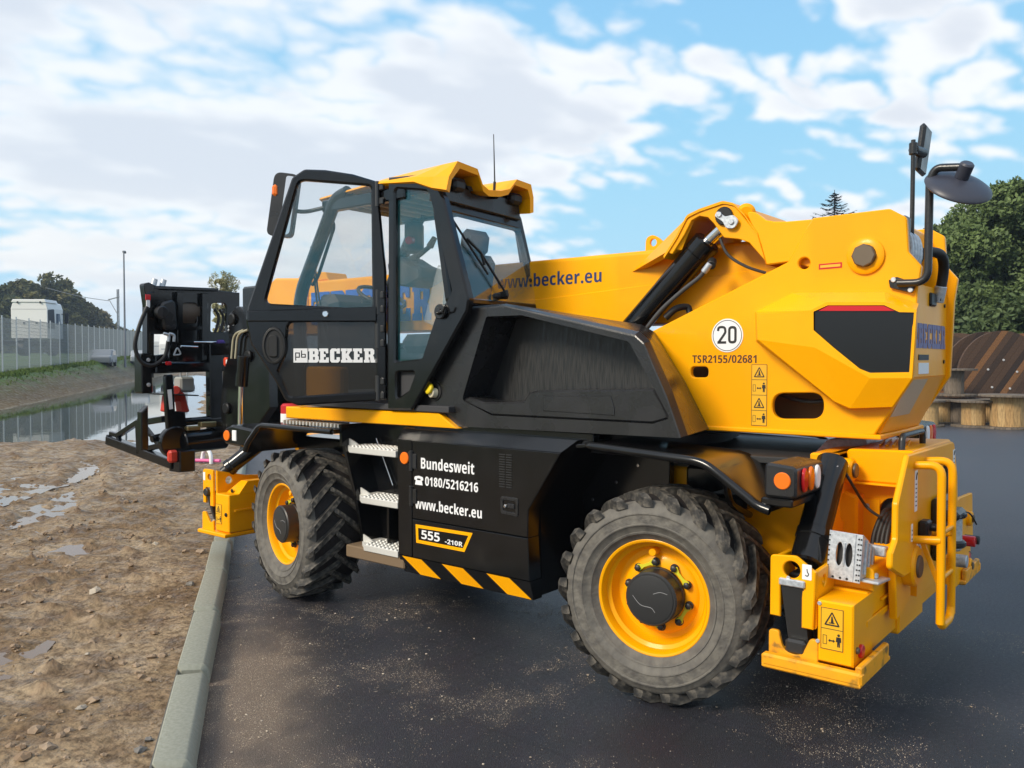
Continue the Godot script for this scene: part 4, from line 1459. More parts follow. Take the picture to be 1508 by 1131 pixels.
func chassis(T: Node3D) -> void:
	var b := MB.new()
	b.plate(loop([[-2.45, 0.62], [-2.2, 0.5], [2.3, 0.5], [2.5, 0.62], [2.5, 1.12], [2.3, 1.2], [-2.3, 1.2], [-2.45, 1.1]]), -0.46, 0.46, 0.015)
	put("chassis_frame", b, YEL, T)
	b = MB.new()
	for x in [1.65, -1.63]:
		b.cyl(V(x, 0.575, -0.95), V(x, 0.575, 0.95), 0.13, 20, 0.02)
		b.box(V(x, 0.6, 0), V(0.42, 0.42, 0.5), 0.04)
		b.box(V(x, 0.58, 0.7), V(0.26, 0.34, 0.2), 0.05)
	put("axle", b, YEL, T)
	# black suspension and bulkheads seen in the wheel arches
	b = MB.new()
	b.plate(loop([[0.70, 0.45], [0.95, 0.45], [1.25, 0.9], [1.42, 1.10], [1.42, 1.33], [0.70, 1.33]]), 0.50, 0.56, 0.004)
	b.plate(loop([[-0.95, 0.40], [0.80, 0.40], [0.80, 1.34], [-1.0, 1.34]]), 0.50, 0.58, 0.004)
	b.box(V(1.70, 1.12, 0.52), V(0.34, 0.22, 0.10), 0.02)
	b.box(V(1.86, 1.06, 0.62), V(0.24, 0.08, 0.2), 0.02)
	b.box(V(-1.5, 1.15, 0.55), V(1.2, 0.12, 0.3), 0.02)
	put("bulkhead", b, BLK, T)
	bolts("bolt", [V(0.92, 1.2, 0.561), V(1.04, 1.08, 0.561), V(1.12, 1.0, 0.561), V(0.86, 0.95, 0.561), V(1.0, 0.88, 0.561), V(1.2, 1.2, 0.561), V(1.32, 1.26, 0.561), V(0.98, 0.8, 0.561)], V(0, 0, 1), 0.011, CHR, T)
	# brown cross member under the steps
	b = MB.new()
	b.box(V(-0.65, 0.45, 0.86), V(0.62, 0.09, 0.5), 0.008)
	put("step_bracket", b, M("dusty_frame", Color(0.17, 0.115, 0.065), 0.75), T)
	# deck and slewing ring
	b = MB.new()
	b.plate(loop([[-1.2, -0.75], [1.30, -0.75], [2.36, -0.5], [2.36, 0.60], [1.25, 0.80], [-1.2, 0.80]]), 1.285, 1.325, 0.006, TY())
	put("deck_plate", b, M("deck_black", g(0.018), 0.6), T)
	b = MB.new()
	b.lathe([Vector2(0.0, 0), Vector2(0.62, 0), Vector2(0.62, 0.12), Vector2(0.0, 0.12)], 40, Transform3D(Basis(Vector3.RIGHT, -PI / 2), V(0.9, 1.32, 0)))
	b.lathe([Vector2(0.62, 0.03), Vector2(0.66, 0.03), Vector2(0.66, 0.07), Vector2(0.62, 0.07)], 40, Transform3D(Basis(Vector3.RIGHT, -PI / 2), V(0.9, 1.32, 0)))
	put("slewing_ring", b, M("dark_steel", g(0.03), 0.4, 0.7), T)
	b = MB.new()
	b.hexa([V(2.22, 1.335, 0.30), V(2.44, 1.335, 0.06), V(2.44, 1.335, -0.3), V(2.22, 1.335, -0.3), V(2.26, 1.40, 0.22), V(2.42, 1.40, 0.04), V(2.42, 1.40, -0.3), V(2.26, 1.40, -0.3)])
	put("alloy_tray", b, STE, T)
	# fenders
	for s in [1.0, -1.0]:
		b = MB.new()
		var prof := [Vector2(1.15, 1.375), Vector2(1.25, 1.385), Vector2(1.90, 1.350), Vector2(1.96, 1.335), Vector2(2.02, 1.30), Vector2(2.24, 1.15), Vector2(2.30, 1.135)]
		var l := PackedVector2Array()
		for p in prof:
			l.append(p)
		for i in prof.size():
			l.append(prof[prof.size() - 1 - i] - Vector2(0.004, 0.022))
		b.plate(l, s * 0.9 - 0.27, s * 0.9 + 0.27, 0.004)
		var fe := put("fender", b, BLK, T)
		b = MB.new()
		var path := []
		for p in prof:
			path.append(V(p.x, p.y - 0.012, s * 1.175))
		path[0] = V(1.18, 1.372, s * 1.12)
		b.tube(bent(path, 0.08, 4), 0.024, 10)
		put("edge_tube", b, BLK, fe)
		b = MB.new()
		b.tube(bent([V(1.98, 1.30, s * 1.0), V(1.98, 1.1, s * 0.95), V(1.95, 0.98, s * 0.6)], 0.1), 0.02, 8)
		put("stay", b, BLK, fe)
		b = MB.new()
		prof = [Vector2(-2.14, 1.13), Vector2(-2.10, 1.20), Vector2(-1.95, 1.335), Vector2(-1.90, 1.350), Vector2(-1.03, 1.345)]
		l = PackedVector2Array()
		for p in prof:
			l.append(p)
		for i in prof.size():
			l.append(prof[prof.size() - 1 - i] + Vector2(0.012, -0.03))
		b.plate(l, s * 0.9 - 0.27, s * 0.9 + 0.27, 0.005)
		fe = put("fender", b, BLK, T)
		b = MB.new()
		path = []
		for p in prof:
			path.append(V(p.x, p.y - 0.014, s * 1.175))
		b.tube(bent(path, 0.06, 4), 0.022, 10)
		put("edge_tube", b, BLK, fe)
	# non-slip strip on the front fender
	b = MB.new()
	for i in 17:
		b.box(V(-1.78 + i * 0.042, 1.367, 1.0), V(0.012, 0.03, 0.22), 0.002, Basis(Vector3.UP, 0.5))
	kind(put("grip_strip", b, M("step_alloy", Color(0.62, 0.61, 0.57), 0.5, 0.2), T), "stuff")
	# front lamp
	b = MB.new()
	b.plate(loop([[-2.58, 1.14, 0.04], [-2.2, 1.12, 0.03], [-2.1, 1.28, 0.04], [-2.45, 1.31, 0.06], [-2.58, 1.27, 0.05]]), 0.78, 1.10, 0.02)
	var fl := put("front_lamp", b, BLK, T)
	b = MB.new()
	b.cyl(V(-2.515, 1.215, 1.098), V(-2.515, 1.215, 1.112), 0.045, 20, 0.004)
	put("orange_reflector", b, ORA, fl)
	b = MB.new()
	b.box(V(-2.405, 1.22, 1.1), V(0.06, 0.09, 0.016), 0.004)
	put("side_lens", b, WHT, fl)
	# rear lamp box
	for s in [1.0, -1.0]:
		b = MB.new()
		b.plate(loop([[2.27, 1.19, 0.02], [2.43, 1.19, 0.03], [2.43, 1.345, 0.03], [2.27, 1.36, 0.03]]), s * 0.985 - 0.19, s * 0.985 + 0.19, 0.012)
		var rl := put("rear_lamp", b, PLA, T)
		if s < 0:
			rl.position = V(0.10, 0.09, 0.0)
		b = MB.new()
		b.cyl(V(2.362, 1.275, s * 1.170), V(2.362, 1.275, s * 1.184), 0.042, 20, 0.004)
		put("orange_reflector", b, ORA, rl)
		for k in 3:
			b = MB.new()
			var zc: float = s * 1.085 - k * 0.088 * s
			b.plate(circle(zc, 1.275, 0.034, 20, 0.060), 2.428, 2.446, 0.006, TX())
			put("lens", b, [RED, ORA, WHT][k], rl)
		b = MB.new()
		b.box(V(2.33, 1.165, s * 0.97), V(0.16, 0.04, 0.4), 0.008)
		put("bracket", b, BLK, rl)

func side_box(T: Node3D) -> void:
	var b := MB.new()
	b.sweep(loop([[-0.385, 0.40], [0.777, 0.40], [0.765, 0.945], [1.06, 1.372], [-0.40, 1.372]]), [Vector2(0.56, 0), Vector2(1.0, 0)])
	b.box(V(0.40, 1.40, 0.96), V(1.5, 0.05, 0.07), 0.005)
	b.hexa([V(-0.385, 0.505, 1.12), V(0.775, 0.505, 1.12), V(0.775, 0.385, 1.085), V(-0.36, 0.385, 1.085), V(-0.385, 0.505, 1.0), V(0.775, 0.505, 1.0), V(0.775, 0.385, 1.0), V(-0.36, 0.385, 1.0)])
	b.plate(loop([[-0.385, 0.507], [-0.252, 0.507], [-0.252, 1.312], [-0.392, 1.312]]), 1.0, 1.12, 0.004)
	b.hexa([V(-0.392, 1.314, 1.12), V(1.005, 1.314, 1.12), V(1.075, 1.385, 1.05), V(-0.405, 1.385, 1.05), V(-0.392, 1.314, 1.0), V(1.005, 1.314, 1.0), V(1.075, 1.385, 1.0), V(-0.405, 1.385, 1.0)])
	var box := put("side_housing", b, BLK, T)
	b = MB.new()
	b.plate(loop([[-0.244, 0.775], [0.757, 0.775], [0.762, 0.945], [1.005, 1.312], [-0.244, 1.312]]), 1.0, 1.122, 0.005)
	var door := put("side_door", b, BLK, T)
	b = MB.new()
	b.plate(loop([[-0.244, 0.508], [0.770, 0.508], [0.758, 0.770], [-0.244, 0.770]]), 1.0, 1.121, 0.004)
	put("lower_panel", b, BLK, T)
	# hinges
	for y in [1.17, 0.93]:
		b = MB.new()
		b.cyl(V(-0.25, y - 0.07, 1.125), V(-0.25, y + 0.07, 1.125), 0.016, 10)
		b.box(V(-0.225, y, 1.124), V(0.05, 0.10, 0.01), 0.002)
		put("hinge", b, PLA, door)
	# louvre slots and latch
	for i in 14:
		for k in 2:
			b = MB.new()
			b.box(V(0.555 + k * 0.055, 1.02 + i * 0.0155 + 0.05, 1.1225), V(0.046, 0.0065, 0.006), 0.001)
			put("louvre", b, RUB, door)
	b = MB.new()
	b.plate(loop([[0.545, 0.90, 0.02], [0.685, 0.895, 0.02], [0.685, 1.01, 0.02], [0.545, 1.01, 0.02]]), 1.12, 1.128, 0.002, TZ(), [loop([[0.565, 0.92, 0.01], [0.665, 0.916, 0.01], [0.665, 0.99, 0.01], [0.565, 0.99, 0.01]])])
	b.box(V(0.63, 0.955, 1.126), V(0.055, 0.03, 0.008), 0.003)
	var la := put("latch", b, PLA, door)
	b = MB.new()
	b.cyl(V(0.583, 0.95, 1.122), V(0.583, 0.95, 1.134), 0.011, 12)
	put("lock", b, CHR, la)
	# orange side marker
	b = MB.new()
	b.cyl(V(-0.315, 1.185, 1.119), V(-0.315, 1.185, 1.133), 0.042, 24, 0.004)
	put("orange_reflector", b, ORA, box)
	# lettering
	letters("lettering", "Bundesweit", 0.072, WHT, TZ(-0.165, 1.125, 1.1235), door, true, 0.002, 0.86)
	letters("lettering", "0180/5216216", 0.060, WHT, TZ(-0.120, 1.012, 1.1235), door, true, 0.002, 0.88)
	letters("lettering", "www.becker.eu", 0.066, WHT, TZ(-0.215, 0.848, 1.1235), door, true, 0.002, 0.88)
	b = MB.new()
	b.plate(loop([[-0.214, 1.012], [-0.142, 1.012], [-0.15, 1.044], [-0.206, 1.044]]), 1.122, 1.1245, 0)
	b.plate(loop([[-0.22, 1.044, 0.006], [-0.196, 1.044, 0.004], [-0.194, 1.056], [-0.162, 1.056], [-0.16, 1.044, 0.004], [-0.136, 1.044, 0.006], [-0.138, 1.067, 0.012], [-0.178, 1.074, 0.01], [-0.218, 1.067, 0.012]]), 1.122, 1.1245, 0)
	put("telephone_symbol", b, WHT, door)
	# model badge
	var badge := sub("model_badge", T)
	b = MB.new()
	var q := loop([[-0.211, 0.739], [0.309, 0.746], [0.238, 0.613], [-0.205, 0.614]])
	b.sweep(q, [Vector2(1.1215, 0), Vector2(1.1235, 0)], TZ(), [MB.inset(q if MB.area(q) > 0 else PackedVector2Array([q[3], q[2], q[1], q[0]]), 0.022)])
	put("border", b, YEL, badge)
	letters("lettering", "555", 0.058, WHT, TZ(-0.16, 0.648, 1.1225), badge, true, 0.002, 1.35)
	letters("lettering", "-210R", 0.030, WHT, TZ(0.062, 0.644, 1.1225), badge, true, 0.002, 1.45)
	# hazard stripes on the leaning skirt
	for x in [-0.345, 0.035, 0.425]:
		b = MB.new()
		b.hexa([V(x, 0.503, 1.1195), V(x + 0.185, 0.503, 1.1195), V(x + 0.335, 0.388, 1.086), V(x + 0.145, 0.388, 1.086), V(x, 0.503, 1.1225), V(x + 0.185, 0.503, 1.1225), V(x + 0.335, 0.388, 1.089), V(x + 0.145, 0.388, 1.089)])
		put("hazard_stripe", b, YEL, T)
	# steps
	b = MB.new()
	b.plate(loop([[-1.04, 1.38], [-1.03, 1.22], [-0.90, 0.86], [-0.87, 0.40], [-0.38, 0.40], [-0.38, 1.38]]), 0.80, 0.86, 0.004)
	b.hexa([V(-1.04, 1.38, 0.62), V(-1.03, 1.22, 0.62), V(-1.03, 1.22, 1.10), V(-1.04, 1.38, 1.10), V(-1.02, 1.38, 0.62), V(-1.00, 1.22, 0.62), V(-1.00, 1.22, 1.10), V(-1.02, 1.38, 1.10)])
	b.hexa([V(-1.03, 1.22, 0.62), V(-0.90, 0.86, 0.62), V(-0.90, 0.86, 1.08), V(-1.03, 1.22, 1.08), V(-1.0, 1.22, 0.62), V(-0.87, 0.86, 0.62), V(-0.87, 0.86, 1.08), V(-1.0, 1.22, 1.08)])
	b.hexa([V(-0.90, 0.86, 0.62), V(-0.88, 0.40, 0.62), V(-0.88, 0.40, 1.0), V(-0.90, 0.86, 1.08), V(-0.87, 0.86, 0.62), V(-0.85, 0.40, 0.62), V(-0.85, 0.40, 1.0), V(-0.87, 0.86, 1.08)])
	b.box(V(-0.62, 0.62, 0.9), V(0.02, 0.36, 0.2), 0.0)
	put("step_well", b, BLK, T)
	b = MB.new()
	b.tube([V(-0.88, 1.27, 0.875), V(-0.70, 0.93, 0.875)], 0.006, 6)
	put("cable", b, CHR, T)
	for k in 3:
		var y: float = [1.225, 0.868, 0.524][k]
		var x0: float = [-1.0, -0.872, -0.845][k]
		var x1: float = [-0.41, -0.392, -0.392][k]
		b = MB.new()
		b.plate(loop([[x0, 0.87], [x1, 0.87], [x1, 1.12], [x0 + 0.1, 1.12], [x0, 1.05]]), y - 0.045, y, 0.004, TY())
		b.plate(loop([[x0, y, 0], [x0, y + 0.05], [x0 + 0.06, y + 0.03], [x0 + 0.13, y]]), 1.03, 1.04, 0.0)
		var r := 0
		for zz in [0.92, 0.965, 1.01, 1.055, 1.10]:
			r += 1
			var xx := x0 + 0.10 + 0.02 * (r % 2)
			while xx < x1 - 0.02:
				b.lathe([Vector2(0.0145, y), Vector2(0.010, y + 0.010), Vector2(0.006, y + 0.009), Vector2(0.005, y + 0.002)], 8, Transform3D(Basis(V(1, 0, 0), V(0, 0, 1), V(0, 1, 0)), V(xx, 0, zz)))
				xx += 0.042
		put("step_tread", b, M("step_alloy", Color(0.62, 0.61, 0.57), 0.5, 0.2), T)

func rear_frame(T: Node3D) -> void:
	var b := MB.new()
	# near and far ear plates that carry the jack cylinders
	for s in [1.0, -1.0]:
		b = MB.new()
		b.plate(loop([[0.05, 0.70], [s * 0.60, 0.70], [s * 0.66, 0.95], [s * 0.64, 1.22, 0.06], [s * 0.58, 1.36, 0.06], [0.05, 1.36]]), 2.38, 2.43, 0.008, TX(), [circle(s * 0.45, 1.06, 0.075, 20)] if s > 0 else [])
		put("ear_plate", b, YEL, T)
		b = MB.new()
		b.cyl(V(2.34, 1.27, s * 0.52), V(2.50, 1.27, s * 0.52), 0.065, 20, 0.01)
		put("ear_boss", b, YEL, T)
		b = MB.new()
		b.cyl(V(2.50, 1.27, s * 0.52), V(2.515, 1.27, s * 0.52), 0.04, 16, 0.004)
		put("pin", b, M("bare_pin", Color(0.13, 0.10, 0.07), 0.5, 0.5), T)
	# hollow cross box
	b = MB.new()
	b.sweep(loop([[2.43, 1.20, 0.02], [2.775, 1.20, 0.02], [2.775, 1.385, 0.02], [2.43, 1.375, 0.03]]), [Vector2(-0.43, 0.01), Vector2(-0.42, 0), Vector2(0.42, 0), Vector2(0.43, 0.01)])
	b.box(V(2.60, 1.195, 0.43), V(0.33, 0.012, 0.05), 0.003)
	put("cross_box", b, YEL, T)
	b = MB.new()
	b.sweep(loop([[2.43, 0.60], [2.775, 0.60], [2.775, 1.195], [2.43, 1.195]]), [Vector2(-0.34, 0), Vector2(0.34, 0)], TZ(), [circle(2.645, 1.015, 0.072, 20, 0.10)])
	b.box(V(2.52, 0.98, 0.345), V(0.13, 0.24, 0.01), 0.002)
	put("rear_web", b, YEL, T)
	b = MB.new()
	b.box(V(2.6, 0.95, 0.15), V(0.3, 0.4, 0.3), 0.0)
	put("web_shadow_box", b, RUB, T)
	bolts("bolt", [V(2.52, 1.06, 0.35)], V(0, 0, 1), 0.014, STE, T)
	# deck rear rail and slots
	b = MB.new()
	b.plate(loop([[2.30, -0.52], [2.43, -0.52], [2.43, 0.62], [2.30, 0.62]]), 1.30, 1.36, 0.008, TY())
	for i in 5:
		b.box(V(2.50 + i * 0.035, 1.384, 0.0), V(0.014, 0.008, 0.4), 0.002, Basis(Vector3.UP, 0.2))
	put("deck_rail", b, YEL, T)
	# rear plate with the folding ladder
	b = MB.new()
	b.plate(loop([[0.66, 1.387, 0.03], [-0.367, 1.377, 0.05], [-0.474, 1.164], [-0.523, 0.743], [0.718, 0.785, 0.03], [0.939, 0.868, 0.03], [0.931, 0.942], [0.851, 0.993, 0.03], [0.847, 1.167, 0.03]]), 2.775, 2.805, 0.007, TX())
	var pl := put("rear_plate", b, YEL, T)
	# stickers on the plate
	for r in [[0.515, 1.19, 0.05, 0.21], [0.585, 0.985, 0.03, 0.09], [0.44, 0.885, 0.085, 0.12], [0.16, 1.05, 0.04, 0.06], [-0.36, 1.26, 0.05, 0.14]]:
		b = MB.new()
		b.plate(loop([[r[0] - r[2] / 2, r[1] - r[3] / 2], [r[0] + r[2] / 2, r[1] - r[3] / 2], [r[0] + r[2] / 2, r[1] + r[3] / 2], [r[0] - r[2] / 2, r[1] + r[3] / 2]]), 2.805, 2.8068, 0, TX())
		var st := put("sticker", b, WHT, pl)
		b = MB.new()
		var yy: float = r[1] - r[3] * 0.36
		while yy < r[1] + r[3] * 0.2:
			b.box(V(2.807, yy, r[0]), V(0.0012, 0.006, r[2] * 0.5), 0)
			yy += 0.022
		if r[3] > 0.1:
			b.tube([V(2.8072, r[1] + r[3] * 0.28, r[0] + 0.008), V(2.8072, r[1] + r[3] * 0.38, r[0]), V(2.8072, r[1] + r[3] * 0.44, r[0] - 0.012)], 0.004, 5)
		kind(put("small_print", b, INK, st), "stuff")
	# latch block, bolts
	b = MB.new()
	b.box(V(2.83, 0.985, 0.425), V(0.05, 0.09, 0.09), 0.01)
	b.cyl(V(2.85, 0.99, 0.395), V(2.88, 0.99, 0.395), 0.02, 10)
	put("latch_block", b, M("dark_steel", g(0.03), 0.4, 0.7), T)
	b = MB.new()
	b.plate(circle(-0.10, 1.17, 0.022, 12, 0.1), 2.805, 2.83, 0.004, TX())
	put("pad_bracket", b, M("dark_steel", g(0.03), 0.4, 0.7), T)
	# pivot boss
	b = MB.new()
	b.cyl(V(2.60, 0.80, 0.50), V(2.82, 0.80, 0.50), 0.105, 28, 0.012)
	b.plate(loop([[0.40, 0.60], [0.66, 0.55], [0.70, 0.8, 0.1], [0.60, 0.92, 0.08], [0.42, 0.92]]), 2.72, 2.76, 0.006, TX())
	put("pivot_boss", b, YEL, T)
	b = MB.new()
	b.cyl(V(2.80, 0.80, 0.50), V(2.832, 0.80, 0.50), 0.058, 20, 0.006)
	put("pin", b, M("bare_pin", Color(0.13, 0.10, 0.07), 0.5, 0.5), T)
	# folding ladder: two U bars and rungs
	var lad := sub("folding_ladder", T)
	for k in 2:
		var z0: float = [0.55, 0.315][k]
		var z1: float = [0.53, 0.285][k]
		b = MB.new()
		var x := 2.93
		b.tube(bent([V(2.80, 1.325, z0), V(x, 1.335, z1 + 0.01), V(x, 0.60, z1), V(x, 0.53, z1)], 0.09, 6), 0.021, 10)
		put("side_bar", b, YEL, lad)
		b = MB.new()
		b.tube([V(2.80, 0.945, z0), V(x, 0.955, z1 + 0.01)], 0.021, 10)
		put("lower_bar", b, YEL, lad)
	b = MB.new()
	b.tube(bent([V(2.93, 0.56, 0.53), V(2.93, 0.51, 0.50), V(2.93, 0.51, 0.32), V(2.93, 0.56, 0.285)], 0.05), 0.021, 10)
	put("bottom_bar", b, YEL, lad)
	for y in [0.76, 0.99]:
		b = MB.new()
		b.tube([V(2.93, y, 0.53), V(2.93, y, 0.285)], 0.014, 8)
		put("rung", b, YEL, lad)
	b = MB.new()
	b.plate(loop([[2.80, 0.93], [2.92, 0.93], [2.92, 0.62]]), 0.42, 0.435, 0.003, TZ(), [loop([[2.835, 0.905], [2.90, 0.905], [2.90, 0.74]])])
	put("gusset", b, YEL, T)
	# tow hitch behind the ladder
	b = MB.new()
	b.box(V(2.83, 0.94, 0.02), V(0.06, 0.34, 0.36), 0.02)
	b.box(V(2.87, 1.01, 0.02), V(0.12, 0.06, 0.20), 0.02)
	put("hitch_block", b, PLA, T)
	b = MB.new()
	b.cyl(V(2.875, 0.80, -0.02), V(2.875, 1.02, -0.02), 0.045, 18, 0.01)
	put("hitch_pin", b, STE, T)
	b = MB.new()
	b.cyl(V(2.875, 0.82, -0.02), V(2.875, 0.86, -0.02), 0.066, 18, 0.01)
	b.cyl(V(2.875, 0.985, -0.02), V(2.875, 1.02, -0.02), 0.068, 18, 0.01)
	put("hitch_collar", b, PLA, T)
	b = MB.new()
	b.tube(spline([V(2.88, 1.0, -0.08), V(2.91, 0.98, -0.25), V(2.93, 0.90, -0.36)], 5), 0.005, 6)
	put("cable", b, RUB, T)
	b = MB.new()
	b.cyl(V(2.86, 0.80, -0.34), V(2.93, 0.80, -0.34), 0.032, 12)
	put("red_coupling", b, RED, T)
	b = MB.new()
	b.cyl(V(2.86, 0.80, -0.40), V(2.94, 0.80, -0.40), 0.026, 12)
	put("black_coupling", b, RUB, T)
	b = MB.new()
	b.cyl(V(2.80, 0.69, -0.28), V(2.90, 0.69, -0.28), 0.038, 12)
	put("steel_coupling", b, STE, T)
	# grab handle and far rear lamp on the deck
	b = MB.new()
	b.tube(bent([V(2.70, 1.37, 0.38), V(2.70, 1.455, 0.37), V(2.70, 1.455, -0.06), V(2.70, 1.37, -0.07)], 0.03), 0.017, 10)
	put("grab_handle", b, PLA, T)
	# hoses from the web to the beam
	for i in 4:
		b = MB.new()
		b.tube(spline([V(2.645, 1.02 - i * 0.02, 0.22), V(2.63 + i * 0.012, 1.05 - i * 0.012, 0.42), V(2.60 + i * 0.022, 0.90, 0.52), V(2.64 + i * 0.012, 0.72, 0.55)], 7), 0.014, 8)
		put("hose", b, RUB, T)
	b = MB.new()
	b.tube(spline([V(2.42, 1.298, 0.504), V(2.5, 1.236, 0.61), V(2.55, 1.08, 0.48), V(2.64, 1.036, 0.53)], 7), 0.008, 8)
	put("hose", b, RUB, T)

# yellow paint worn and grimed where it meets the ground
func worn() -> StandardMaterial3D:
	if mats.has("worn_yellow"):
		return mats["worn_yellow"]
	var m := M("worn_yellow", g(1.0), 0.55)
	m.albedo_texture = tex(121, 0.03, [[0.15, Color(0.50, 0.38, 0.18)], [0.30, Color(0.78, 0.54, 0.09)], [0.42, Color(0.92, 0.62, 0.02)], [0.8, Color(0.96, 0.65, 0.0)]], 256, 6)
	return tri_uv(m, Vector3(1.1, 1.1, 1.1))

func outrigger_foot(o: Node3D, s: float) -> void:
	var b := MB.new()
	# foot plate with upturned rim
	b.plate(loop([[2.30, s * 1.26], [2.76, s * 1.26], [2.76, s * 0.78], [2.52, s * 0.72], [2.30, s * 0.82]]), 0.375, 0.405, 0.008, TY())
	b.box(V(2.53, 0.415, s * 1.235), V(0.47, 0.06, 0.05), 0.01)
	b.plate(loop([[2.31, 0.40], [2.55, 0.40], [2.55, 0.54, 0.02], [2.51, 0.54, 0.02], [2.47, 0.445, 0.06], [2.38, 0.455, 0.06], [2.36, 0.55, 0.02], [2.31, 0.55, 0.02]]), s * 1.19 - 0.012, s * 1.19 + 0.012, 0.004)
	b.box(V(2.745, 0.43, s * 1.02), V(0.03, 0.08, 0.44), 0.006)
	put("foot_plate", b, worn(), o)

func outriggers(T: Node3D) -> void:
	var b := MB.new()
	b.plate(loop([[2.49, 0.44, 0.01], [2.70, 0.44, 0.01], [2.70, 0.745, 0.01], [2.49, 0.745, 0.01]]), -1.12, 0.96, 0.006)
	b.box(V(2.60, 0.62, 0.2), V(0.235, 0.42, 0.5), 0.01)
	put("outrigger_beam", b, YEL, T)
	b = MB.new()
	b.plate(loop([[2.48, 0.745], [2.72, 0.745], [2.72, 0.86, 0.03], [2.48, 0.83, 0.02]]), 0.55, 0.93, 0.006)
	b.box(V(2.708, 0.60, 0.75), V(0.012, 0.03, 0.5), 0.003)
	b.box(V(2.708, 0.665, 0.3), V(0.014, 0.012, 0.9), 0.002)
	put("beam_saddle", b, YEL, T)
	for s in [1.0, -1.0]:
		var o := sub("rear_outrigger", T)
		if s < 0:
			o.position.z = -0.22
		# leg guard: a plate with a tall cut-out, side cheeks and an eye
		b = MB.new()
		b.plate(loop([[2.315, 0.62], [2.365, 0.62], [2.365, 0.775], [2.47, 0.775], [2.47, 0.585], [2.525, 0.585], [2.535, 0.86], [2.44, 0.925, 0.04], [2.315, 0.915, 0.02]]), s * 1.19 - 0.012, s * 1.19 + 0.012, 0.005, TZ(), [circle(2.42, 0.855, 0.042, 20)])
		b.plate(loop([[s * 1.18, 0.585], [s * 1.18, 0.86], [s * 0.95, 0.87, 0.03], [s * 0.90, 0.74]]), 2.512, 2.535, 0.005, TX(), [circle(s * 1.08, 0.80, 0.028, 14)])
		b.plate(loop([[s * 1.18, 0.62], [s * 1.18, 0.905], [s * 0.95, 0.90, 0.03], [s * 0.90, 0.70]]), 2.315, 2.338, 0.005, TX())
		put("leg_guard", b, YEL, o)
		b = MB.new()
		b.box(V(2.425, 0.795, s * 1.207), V(0.125, 0.035, 0.02), 0.005)
		put("flap_hinge", b, STE, o)
		b = MB.new()
		b.hexa([V(2.37, 0.785, s * 1.205), V(2.48, 0.785, s * 1.205), V(2.49, 0.50, s * 1.165), V(2.395, 0.50, s * 1.165), V(2.37, 0.785, s * 1.10), V(2.48, 0.785, s * 1.10), V(2.49, 0.50, s * 1.08), V(2.395, 0.50, s * 1.08)])
		b.box(V(2.44, 0.485, s * 1.18), V(0.10, 0.07, 0.05), 0.012)
		put("rubber_flap", b, M("flap_rubber", g(0.025), 0.35), o)
		b = MB.new()
		b.box(V(2.44, 0.62, s * 1.05), V(0.14, 0.40, 0.12), 0.01)
		put("inner_leg", b, M("dark_steel", g(0.03), 0.4, 0.7), o)
		outrigger_foot(o, s)
		# end box of the beam
		b = MB.new()
		b.plate(loop([[2.545, 0.445], [2.71, 0.445], [2.71, 0.735], [2.545, 0.735]]), s * 1.05 - 0.15, s * 1.05 + 0.15, 0.008)
		var eb := put("beam_end_box", b, YEL, o)
		b = MB.new()
		b.cyl(V(2.70, 0.50, s * 1.10), V(2.726, 0.50, s * 1.10), 0.032, 16, 0.005)
		put("red_reflector", b, RED, eb)
		b = MB.new()
		b.cyl(V(2.70, 0.515, s * 1.15), V(2.722, 0.515, s * 1.15), 0.016, 12)
		put("bolt", b, M("bare_pin", Color(0.13, 0.10, 0.07), 0.5, 0.5), eb)
		# jack cylinder
		b = MB.new()
		var top := V(2.42, 1.33, s * 0.62)
		var bot := V(2.43, 0.85, s * 1.04)
		var d := (bot - top).normalized()
		b.cyl(top, bot, 0.080, 28, 0.012)
		b.cyl(top + d * 0.44, top + d * 0.50, 0.085, 28, 0.008)
		put("jack_cylinder", b, BLK, o)
		b = MB.new()
		b.cyl(top + d * 0.6, bot, 0.05, 20)
		put("jack_rod", b, CHR, o)
		b = MB.new()
		b.tube([top + V(0.0, 0.02, s * 0.07), top + V(0.05, -0.03, s * 0.09)], 0.014, 8)
		put("hose_fitting", b, STE, o)
		if s > 0:
			safety_label("safety_label", o, TZ(2.562, 0.51, 1.2005), 0.103, 2)
			b = MB.new()
			b.plate(loop([[2.472, 0.82, 0.004], [2.517, 0.82, 0.004], [2.517, 0.893, 0.004], [2.472, 0.893, 0.004]]), 1.202, 1.2035, 0)
			var st := put("hook_sticker", b, WHT, o)
			b = MB.new()
			b.tube(spline([V(2.495, 0.872, 1.204), V(2.497, 0.858, 1.204), V(2.503, 0.848, 1.204), V(2.496, 0.838, 1.204), V(2.487, 0.842, 1.204)], 4), 0.0025, 5)
			put("hook_symbol", b, INK, st)
			bolts("bolt", [V(2.405, 0.815, 1.20), V(2.548, 0.54, 1.2), V(2.555, 0.72, 1.2)], V(0, 0, 1), 0.010, STE, o)
	# far rear outrigger seen past the rear plate: upright bracket with its pin, and the edge of its foot
	var fb := sub("outrigger_bracket", T)
	b = MB.new()
	b.plate(loop([[-0.716, 0.952], [-0.894, 0.968, 0.02], [-1.285, 0.951], [-1.332, 0.634], [-1.131, 0.622, 0.03], [-0.795, 0.662]]), 2.715, 2.74, 0.005, TX())
	b.plate(loop([[-0.7, 0.609], [-0.959, 0.633, 0.03], [-1.221, 0.602, 0.03], [-1.343, 0.491], [-1.42, 0.4], [-0.895, 0.378], [-0.692, 0.438]]), 2.70, 2.725, 0.005, TX())
	put("bracket_plate", b, YEL, fb)
